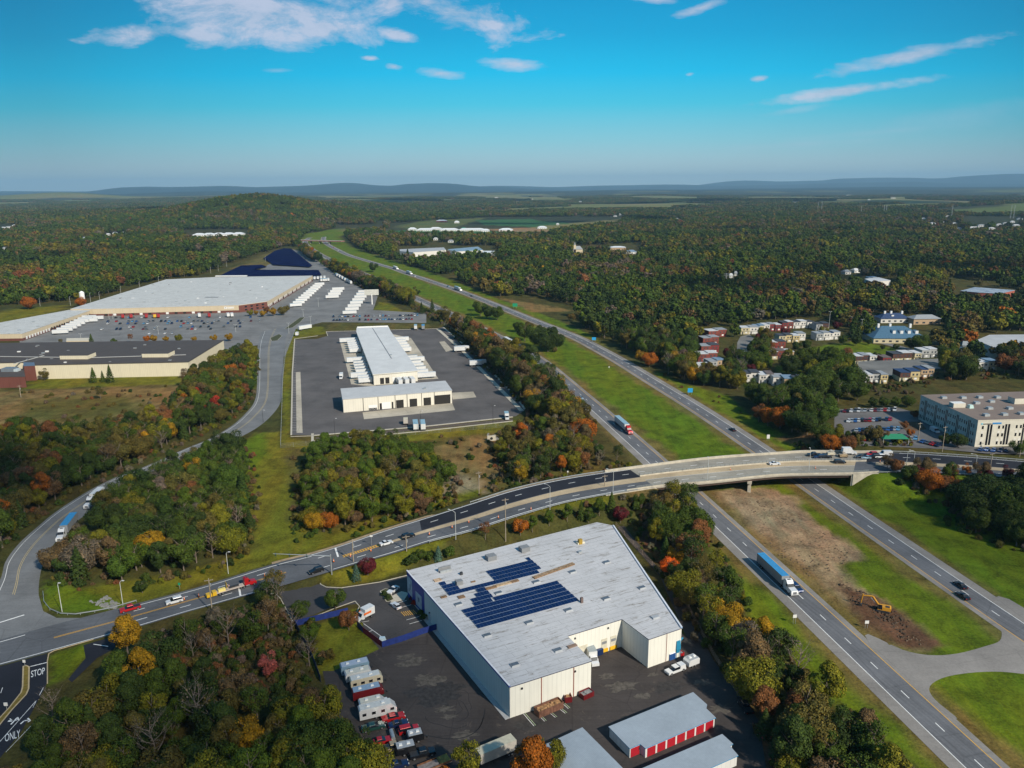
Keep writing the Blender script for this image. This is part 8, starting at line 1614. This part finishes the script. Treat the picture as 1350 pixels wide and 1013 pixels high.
sign((909.7, 521), 3.0, 2.6, 1.6, BSG, 'blue road sign on the lawn beside the right carriageway'); sign((783, 451), 3.2, 2.4, 1.4, BSG, 'smaller looking blue road sign far up the right carriageway'); sign((679, 407), 5.0, 3.4, 2.0, GSG, 'green direction sign beside the far right carriageway'); sign((1012.5, 581), 1.4, 2.0, 1.0, WSG, 'white road sign above the bridge on the right carriageway'); sign((1142, 829), 1.1, .9, 1.6, WSG, 'white sign on two legs beside the dug earth'); sign((1047, 823), 1.1, 1.0, 2.0, WSG, 'white-backed sign on the left shoulder near the semi truck', yaw=.1)
sign((803, 487), .8, .7, 1.2, WSG, 'tiny white marker on the lawn of the right carriageway', 1); sign((9, 937), .9, .9, 1.3, WSG, 'small white sign on the side street island', 1); sign((33, 880), .7, .8, 1.4, WSG, 'small sign at the nose of the side street island', 1); sign((490, 720), 1, .6, 3.4, WSG, 'small sign on the north verge near the yellow hatching', 1, 2.6); sign((237, 777), .7, .8, 1.4, GSG, 'narrow green marker on the north verge of the main road', 1); sign((748.5, 627), .6, .7, 1.4, WSG, 'tiny sign by the scrub at the north of the ramp', 1)
x, y, z = G(490.6, 401.5); e = empty('billboard', x, y, 0, .1, 'big pale billboard on a single post beside the trailer row', 'billboard'); mb = MB(); mb.tube((0, 0, -.3), (0, 0, 11), .7, .6, WHITE, 10); mb.build('post', e); mb = MB(); mb.box(-7.5, 7.5, -.4, .4, 10, 16, mat('pale billboard face', (.55, .55, .50), .6, var=.2, streak=('X', .35, .35))); mb.build('panel', e)
x, y, z = G(1178, 584); e = empty('canopy_tent', x, y, z, -.05, 'green canopy roof at the edge of the office car park', 'canopy'); GR_ = mat('green canvas', (.005, .16, .08), .6); mb = MB(); R0 = [(-6, -2.5, 2.6), (6, -2.5, 2.6), (6, 2.5, 2.6), (-6, 2.5, 2.6)]; t0, t1 = (-3.5, 0, 4.4), (3.5, 0, 4.4)
for f in ([R0[0], R0[1], t1, t0], [R0[1], R0[2], t1], [R0[2], R0[3], t0, t1], [R0[3], R0[0], t0]): mb.face(f, GR_)
mb.build('roof', e)
for sx in (-5.7, 5.7):
    for sy in (-2.3, 2.3): mb = MB(); mb.tube((sx, sy, 0), (sx, sy, 2.7), .07, .07, WHITE, 5); mb.build('post', e)
# ---------------------------------------------------------------- fences
def fence(pts, h, m, label, solid=True, z=.02, post=2.5, postm=None):
    P3 = [(*P(*p), z) for p in pts]; e = empty('fence', *P3[0], 0, label, 'fence'); O = Vector(P3[0]); mb = MB(); pb = MB()
    for a, b in zip(P3[:-1], P3[1:]):
        if solid: mb.bar((a[0] - O.x, a[1] - O.y), (b[0] - O.x, b[1] - O.y), .06, .05, h, m)
        else: [mb.bar((a[0] - O.x, a[1] - O.y), (b[0] - O.x, b[1] - O.y), .035, zz, zz + .04, m) for zz in (.15, h * .35, h * .55, h * .75, h)]
    for p in equal(P3, post): pb.tube((p[0] - O.x, p[1] - O.y, 0), (p[0] - O.x, p[1] - O.y, h + .1), .05, .05, postm or m, 5)
    mb.build('panel', e); pb.build('post', e)['kind'] = 'stuff'; return e
FB = mat('blue mesh screen', (.012, .03, .17), .7, var=.3, vscale=.8); FR = mat('maroon mesh screen', (.16, .012, .03), .7, var=.3, vscale=.8)
fence([(389.4, 826), (459, 809)], 1.9, FB, 'blue screened fence along the top of the fenced lawn'); fence([(471, 826), (479, 835)], 1.9, FB, 'short blue fence piece behind the white box truck'); fence([(479, 835), (504, 854)], 1.9, FR, 'maroon screened fence beside the parking bays'); fence([(504, 854), (531, 846), (558, 836), (578, 830)], 1.9, FB, 'blue screened fence between the parking bays and the old yard'); fence([(389.4, 826), (412, 870), (423, 900)], 1.9, mat('dark blue screen', (.02, .035, .07), .8), 'dark screened fence on the left of the lawn')
fence([(370, 591), (373, 500), (377, 462), (388, 441)], 2.2, CRAIL, 'chain-link fence left of the terminal yard', False, post=6); fence([(370, 591), (540, 574), (680, 562)], 2.2, CRAIL, 'chain-link fence along the front of the terminal yard', False, post=6); fence([(582, 426), (620, 452), (690, 520), (702, 540)], 2.2, CRAIL, 'chain-link fence right of the terminal yard', False, post=6); fence([(812, 694), (900, 790), (940, 865), (975, 920)], 1.6, mat('pale fence wire', (.35, .25, .18), .8), 'low fence along the track right of the warehouse', False, post=8)
# ---------------------------------------------------------------- excavator
x, y, z = G(1163, 806); EY = mat('excavator yellow', (.52, .25, .02), .5, var=.1); e = empty('excavator', x, y, z, math.radians(155), 'yellow excavator digging in the muddy median', 'excavator'); e.scale = (.84, .84, .84)
for s in (-1, 1): mb = MB(); profile(mb, [(-1.9, .15), (-2.1, .5), (-1.8, .9), (1.8, .9), (2.1, .5), (1.9, .15)], s * 1.25 - .3, s * 1.25 + .3, DARKM); mb.build('track', e)
mb = MB(); profile(mb, [(-2.6, 1.0), (-2.7, 1.9), (-2.3, 2.15), (.2, 2.1), (1.5, 1.7), (1.6, 1.0)], -1.35, 1.35, EY, .08, 1.8); bd = mb.build('body', e); mb = MB(); mb.box(-2.2, -1.0, -.2, .9, 2.16, 2.3, DARKM); mb.build('engine_grille', e)
mb = MB(); mb.box(.1, 1.5, .45, 1.38, 1.3, 3.0, CGL, .1, top=EY); mb.build('cab', e)
mb = MB(); mb.tube((1.0, -.2, 1.7), (3.4, -.2, 4.9), .34, .30, EY, 6); mb.tube((3.4, -.2, 4.9), (6.6, -.2, 4.6), .30, .2, EY, 6); mb.build('boom', e); mb = MB(); mb.tube((6.6, -.2, 5.1), (7.0, -.2, 1.5), .24, .15, EY, 6); mb.build('stick', e); mb = MB(); profile(mb, [(6.5, .4), (6.6, 1.3), (7.2, 1.5), (7.5, .8), (7.1, .1)], -.8, .4, DARKM); mb.build('bucket', e); mb = MB(); mb.tube((2.0, -.2, 2.0), (4.0, -.2, 4.3), .1, .1, CHR, 5); mb.build('cylinder', e)
# ---------------------------------------------------------------- cones, stones, posts
CONEM = mat('orange cone', (.75, .16, .02), .6)
def cone_(p, z, lb):
    a = P(*p, z); 
    if 'cone' not in TP: e = empty('traffic_cone', 0, 0, -500, 0, 'x', 'traffic cone'); mb = MB(); mb.tube((0, 0, .05), (0, 0, 1.0), .22, .08, CONEM, 8); mb.build('cone', e); mb = MB(); mb.tube((0, 0, .5), (0, 0, .72), .165, .12, WHITE, 8); mb.build('band', e); mb = MB(); mb.box(-.3, .3, -.3, .3, 0, .06, DARKM); mb.build('base', e); TP['cone'] = e
    place(TP['cone'], a[0], a[1], z + .05, 0, lb, 'traffic cones along the main road')
CN = [(243, 791, .04), (262, 787, .04), (349, 760, .6), (371, 757, .7), (440, 741, 1.8), (462, 734, 2), (489, 727, 2.6), (566, 705, 4.1), (596, 696, 4.8), (618, 689, 5.2), (657, 683, 5.8), (700, 672, 6.1), (872, 640, 6.5), (963, 620, 6.5), (1075, 618, 6.5), (1160, 610, 6.5), (1220, 613, 6.5), (1256, 614, 6.5), (1186, 612, 6.5), (352, 768, .6), (223, 796, .04), (302, 775, .3)]
for k, (a, b, z) in enumerate(CN): cone_((a, b), z, f'orange cone, {ordinal(sum(1 for q in CN if q[0] < a))} from the left along the main road')
def rocks(name, poly, n, label, s=.4, gm=None):
    w_ = [G(*p)[:2] for p in poly]; mb = MB(); r_ = random.Random(n); xs = [p[0] for p in w_]; ys = [p[1] for p in w_]; gm = gm or mat('grey riprap stone', (.20, .20, .195), .9, var=.3); k = 0
    while k < n:
        x, y = r_.uniform(min(xs), max(xs)), r_.uniform(min(ys), max(ys))
        if inpoly(np.array([x]), np.array([y]), w_)[0]: q = r_.uniform(.5, 1.2) * s; z = H1(x, y); mb.box(x - q, x + q, y - q * .8, y + q * .8, z - .1, z + q, gm, q * .35); k += 1
    o = mb.build(name); o['kind'] = 'stuff'; return o
rocks('stones', [(116, 792), (130, 800), (152, 803), (160, 798), (140, 786), (128, 795)], 90, ''); CLOD = mat('dug soil clod', (.13, .09, .058), .95, var=.5, vscale=2)
rocks('soil_clods', [(960, 652), (1040, 660), (1130, 735), (1110, 745), (1130, 770), (1225, 852), (1180, 845), (1110, 798), (1010, 718)], 420, '', .22, CLOD); rocks('soil_clods', [(1105, 768), (1150, 785), (1200, 820), (1190, 845), (1130, 812)], 260, '', .38, mat('dark dug soil', (.065, .042, .026), .95, var=.5, vscale=2))
rocks('stones', [(642, 578), (660, 585), (662, 580), (652, 573), (643, 572)], 30, '', .5)
x, y, _ = G(648, 581); e = empty('headwall', x, y, 0, .1, 'pale concrete culvert headwall in the scrub below the terminal', 'culvert'); mb = MB(); mb.box(-2.2, 2.2, -.4, .4, -.2, 2.6, CLIGHT, .2); mb.build('wall', e); mb = MB(); mb.disc((0, -.42, 1.2), (0, 1, 0), .7, .1, DD, 14); mb.build('pipe_mouth', e)
# ---------------------------------------------------------------- lettering on the side street
def ground_text(txt, p, w_px, h_px, parent=None):
    """painted word on the asphalt, read from the south"""
    cu = bpy.data.curves.new(txt, 'FONT'); cu.body = txt; cu.align_x = 'CENTER'; cu.align_y = 'CENTER'; cu.size = 1.0; ob = bpy.data.objects.new('t', cu); COL.objects.link(ob); bpy.context.view_layer.update()
    me = bpy.data.meshes.new_from_object(ob.evaluated_get(bpy.context.evaluated_depsgraph_get())); bpy.data.objects.remove(ob)
    x0, y0 = P(*p); wx = math.dist(P(p[0] - w_px / 2, p[1]), P(p[0] + w_px / 2, p[1])); hy = math.dist(P(p[0], p[1] + h_px / 2), P(p[0], p[1] - h_px / 2)); bx = max(v.co.x for v in me.vertices) - min(v.co.x for v in me.vertices); by = max(v.co.y for v in me.vertices) - min(v.co.y for v in me.vertices)
    sh = yaw_to(P(p[0], p[1]), P(p[0], p[1] - 10)); ux = Vector((math.sin(sh), -math.cos(sh))); uy = Vector((math.cos(sh), math.sin(sh)))
    for v in me.vertices: q = Vector((x0, y0)) + ux * (v.co.x / bx * wx) + uy * (v.co.y / by * hy); v.co = (q.x, q.y, .078)
    me.materials.append(WPAINT); o = bpy.data.objects.new('painted_word', me); COL.objects.link(o); o.parent = STREET; return o
ground_text('STOP', (50, 887.5), 15.5, 8.5); ground_text('ONLY', (16.5, 971), 17, 10)
mk = MB()
def sl(a, b, wd=.14, z=.075): mk.bar(P(*a), P(*b), wd, z, z + .006, WPAINT)
c2 = lambda x, y: (x * .19259, 818 + y * .19259)
sl(c2(208, 318), c2(322, 290), .3); sl(c2(0, 832), c2(250, 550)); sl(c2(250, 550), c2(225, 600), .1); sl(c2(270, 515), c2(297, 462)); sl(c2(40, 905), c2(245, 690), .1); sl(c2(322, 290), c2(322, 430), .1); sl(c2(5, 500), c2(18, 462)); sl(c2(640, 165), c2(740, 180), .25)
for a, b, w_ in ((c2(75, 715), c2(118, 668), .35), (c2(55, 692), c2(85, 690), .5), (c2(85, 690), c2(68, 675), .25), (c2(120, 665), c2(130, 690), .3), (c2(100, 690), c2(125, 680), .25), (c2(140, 712), c2(165, 690), .35), (c2(165, 690), c2(200, 684), .3), (c2(190, 672), c2(208, 690), .35), (c2(208, 690), c2(190, 698), .3)): sl(a, b, w_)
mk.v = [tuple(v) for v in mk.v]; mk.build('lane_marking', STREET)
kerbp = [c2(155, 318), c2(178, 308), c2(205, 320), c2(202, 470), c2(185, 510), c2(90, 612), c2(0, 722), c2(-40, 760), c2(-60, 730), c2(0, 665), c2(60, 600), c2(140, 498), c2(150, 460)]
sheet('kerb', kerbp, .16, mat('buff kerb', (.42, .33, .2), .8)); mb = MB(); mb.prism(inset(PL(kerbp), .35), .06, .20, mat('dry island grass', (.17, .12, .02), .95, var=.3)); struct(mb, 'grass_island')
kerbline('kerb', [c2(640, 133), c2(370, 210), c2(335, 230), c2(325, 280), c2(325, 435)], .25, .14, mat('buff kerb', 0), .05); kerbline('kerb', [(421, 767), (423, 771), (430, 774.5), (450, 775.5), (500, 768), (545, 757)], .25, .13, KERB, .02); kerbline('kerb', [(345, 784), (363, 783), (370, 790), (385, 818), (389, 824)], .25, .13, KERB, .02); kerbline('kerb', [(391, 823), (440, 803), (468, 793), (474, 800), (470, 808)], .25, .13, KERB, .02)
# tyre marks burnt onto the old yard
mk = MB(); SK = mat('tyre mark', (.016, .015, .015), .8)
for cx_, cy_, R_, a0, a1, wd in ((0, 0, 9.5, 230, 372, .26), (.9, .2, 8.6, 255, 350, .12), (1.6, 1.5, 6.8, 200, 300, .16), (0, 1, 5.1, 300, 420, .14), (-.9, 2.2, 4.3, 320, 400, .1), (.3, -.8, 11.2, 225, 300, .12), (-2, 4, 7.6, 340, 420, .1)):
    c = P(*yq(985, 545)); p0 = None
    for k in range(30):
        t = math.radians(a0 + (a1 - a0) * k / 29); r2 = R_ * (1 + .06 * math.sin(k * .31 + R_)); p = (c[0] + cx_ + r2 * math.cos(t), c[1] + cy_ + r2 * math.sin(t) * .9)
        if p0: mk.bar(p0, p, wd, .031, .034, SK)
        p0 = p
struct(mk, 'tyre_marks')
# pale dusty patches worn through the old asphalt
WP_ = [mat('worn dusty asphalt', (.083, .072, .060), .95, var=.5, vscale=.9), mat('oily dark asphalt', (.034, .030, .028), .8, var=.5, vscale=.9)]
rp = random.Random(5)
for k, (a, b, r_, m_) in enumerate(((566, 899, 2.6, 0), (560, 893, 1.5, 0), (580, 912, 1.1, 0), (587, 935, 1.6, 0), (592, 945, 1.2, 0), (545, 873, 2.2, 0), (536, 866, 1.6, 0), (530, 876, 1.2, 0), (612, 970, 1.8, 0), (575, 920, 4.4, 1), (560, 912, 3.0, 1), (590, 905, 2.4, 1), (820, 905, 2.6, 0), (846, 918, 1.5, 0), (800, 892, 1.4, 0), (838, 948, 2.2, 1), (880, 905, 3.0, 1), (925, 900, 1.6, 0), (950, 935, 2.0, 0), (700, 955, 2.5, 1), (860, 890, 1.0, 0), (905, 846, 1.3, 0), (640, 985, 2.4, 1), (610, 905, 1.4, 1))):
    c = P(a, b); n_ = 22; pts = [(c[0] + r_ * (1.7 * math.cos(6.283 * i / n_) + .4 * math.sin(6.283 * i / n_)) * (w_ := rp.uniform(.45, 1.15)), c[1] + r_ * math.sin(6.283 * i / n_) * w_) for i in range(n_)]
    sheet('worn_patch', pts, .024 + k * .0003, WP_[m_], None, True)
# unused patterns never placed
for d_ in (CARS, SMALL, TP):
    for pr in list(d_.values()):
        if pr.name not in USED:
            for c in list(pr.children): bpy.data.objects.remove(c)
            bpy.data.objects.remove(pr)
# ---------------------------------------------------------------- unseen clouds added above the frame to cast shade on the ground
cm = bpy.data.materials.new('cloud vapour'); cm.use_nodes = True; T = NT(cm.node_tree); T.n.clear()
mx = T.node('ShaderNodeMixShader', ins={0: .62}); T.l.new(T.node('ShaderNodeBsdfTransparent').outputs[0], mx.inputs[1]); T.l.new(T.node('ShaderNodeBsdfDiffuse', ins={'Color': (.85, .86, .88, 1)}).outputs[0], mx.inputs[2]); T.l.new(mx.outputs[0], T.node('ShaderNodeOutputMaterial').inputs[0])
def shade_cloud(px, py, rx, ry, n, seed):
    """a bank of puffs out of view, placed to shade the ground at px, py"""
    gx_, gy_ = P(px, py); zc = 1300.0; k = zc / math.tan(SUN_EL); cx_, cy_ = gx_ + math.sin(SUN_AZ) * k, gy_ + math.cos(SUN_AZ) * k; r = random.Random(seed); mb = MB()
    for _ in range(n):
        a = r.uniform(0, 6.283); q = math.sqrt(r.random()); x, y, s = cx_ + math.cos(a) * q * rx, cy_ + math.sin(a) * q * ry, r.uniform(.28, .5) * min(rx, ry) * (1.2 - q * .6); i = len(mb.v); NU, NV = 14, 7
        for v in range(NV + 1):
            for u_ in range(NU): t, f = 6.2832 * u_ / NU, math.pi * v / NV; b = 1 + .12 * math.sin(t * 3 + seed + _) * math.sin(f * 2); mb.v.append((x + s * 1.3 * b * math.cos(t) * math.sin(f), y + s * b * math.sin(t) * math.sin(f), zc + s * .35 * math.cos(f)))
        for v in range(NV):
            for u_ in range(NU): a_, b_ = i + v * NU + u_, i + v * NU + (u_ + 1) % NU; mb.f.append((a_, a_ + NU, b_ + NU, b_)); mb.m.append(mb.mi(cm))
    o = mb.build('shade_cloud', None, True); o['kind'] = 'stuff'
for k, (px, py, rx, ry, n) in enumerate(((190, 985, 75, 48, 12), (-60, 640, 70, 60, 9), (1330, 700, 60, 40, 9), (300, 285, 800, 220, 14), (800, 293, 700, 160, 12), (1180, 306, 600, 120, 12), (560, 268, 1700, 500, 14), (1000, 268, 1500, 350, 12), (80, 340, 220, 90, 10), (1250, 360, 260, 110, 10), (930, 385, 150, 70, 9), (1300, 268, 1200, 600, 10))): shade_cloud(px, py, rx, ry, n, k + 3)
# ---------------------------------------------------------------- the air between here and the far ridges
hm = bpy.data.materials.new('haze air'); hm.use_nodes = True; T = NT(hm.node_tree); T.n.clear()
pv = T.node('ShaderNodeVolumePrincipled', ins={'Color': (.38, .68, .94, 1), 'Density': 0.000042, 'Anisotropy': 0.0})
T.l.new(pv.outputs[0], T.node('ShaderNodeOutputMaterial').inputs['Volume'])
hb = MB(); hb.box(-40000, 40000, -1500, 37000, -60, 560, hm); ho = hb.build('haze'); ho['kind'] = 'stuff'
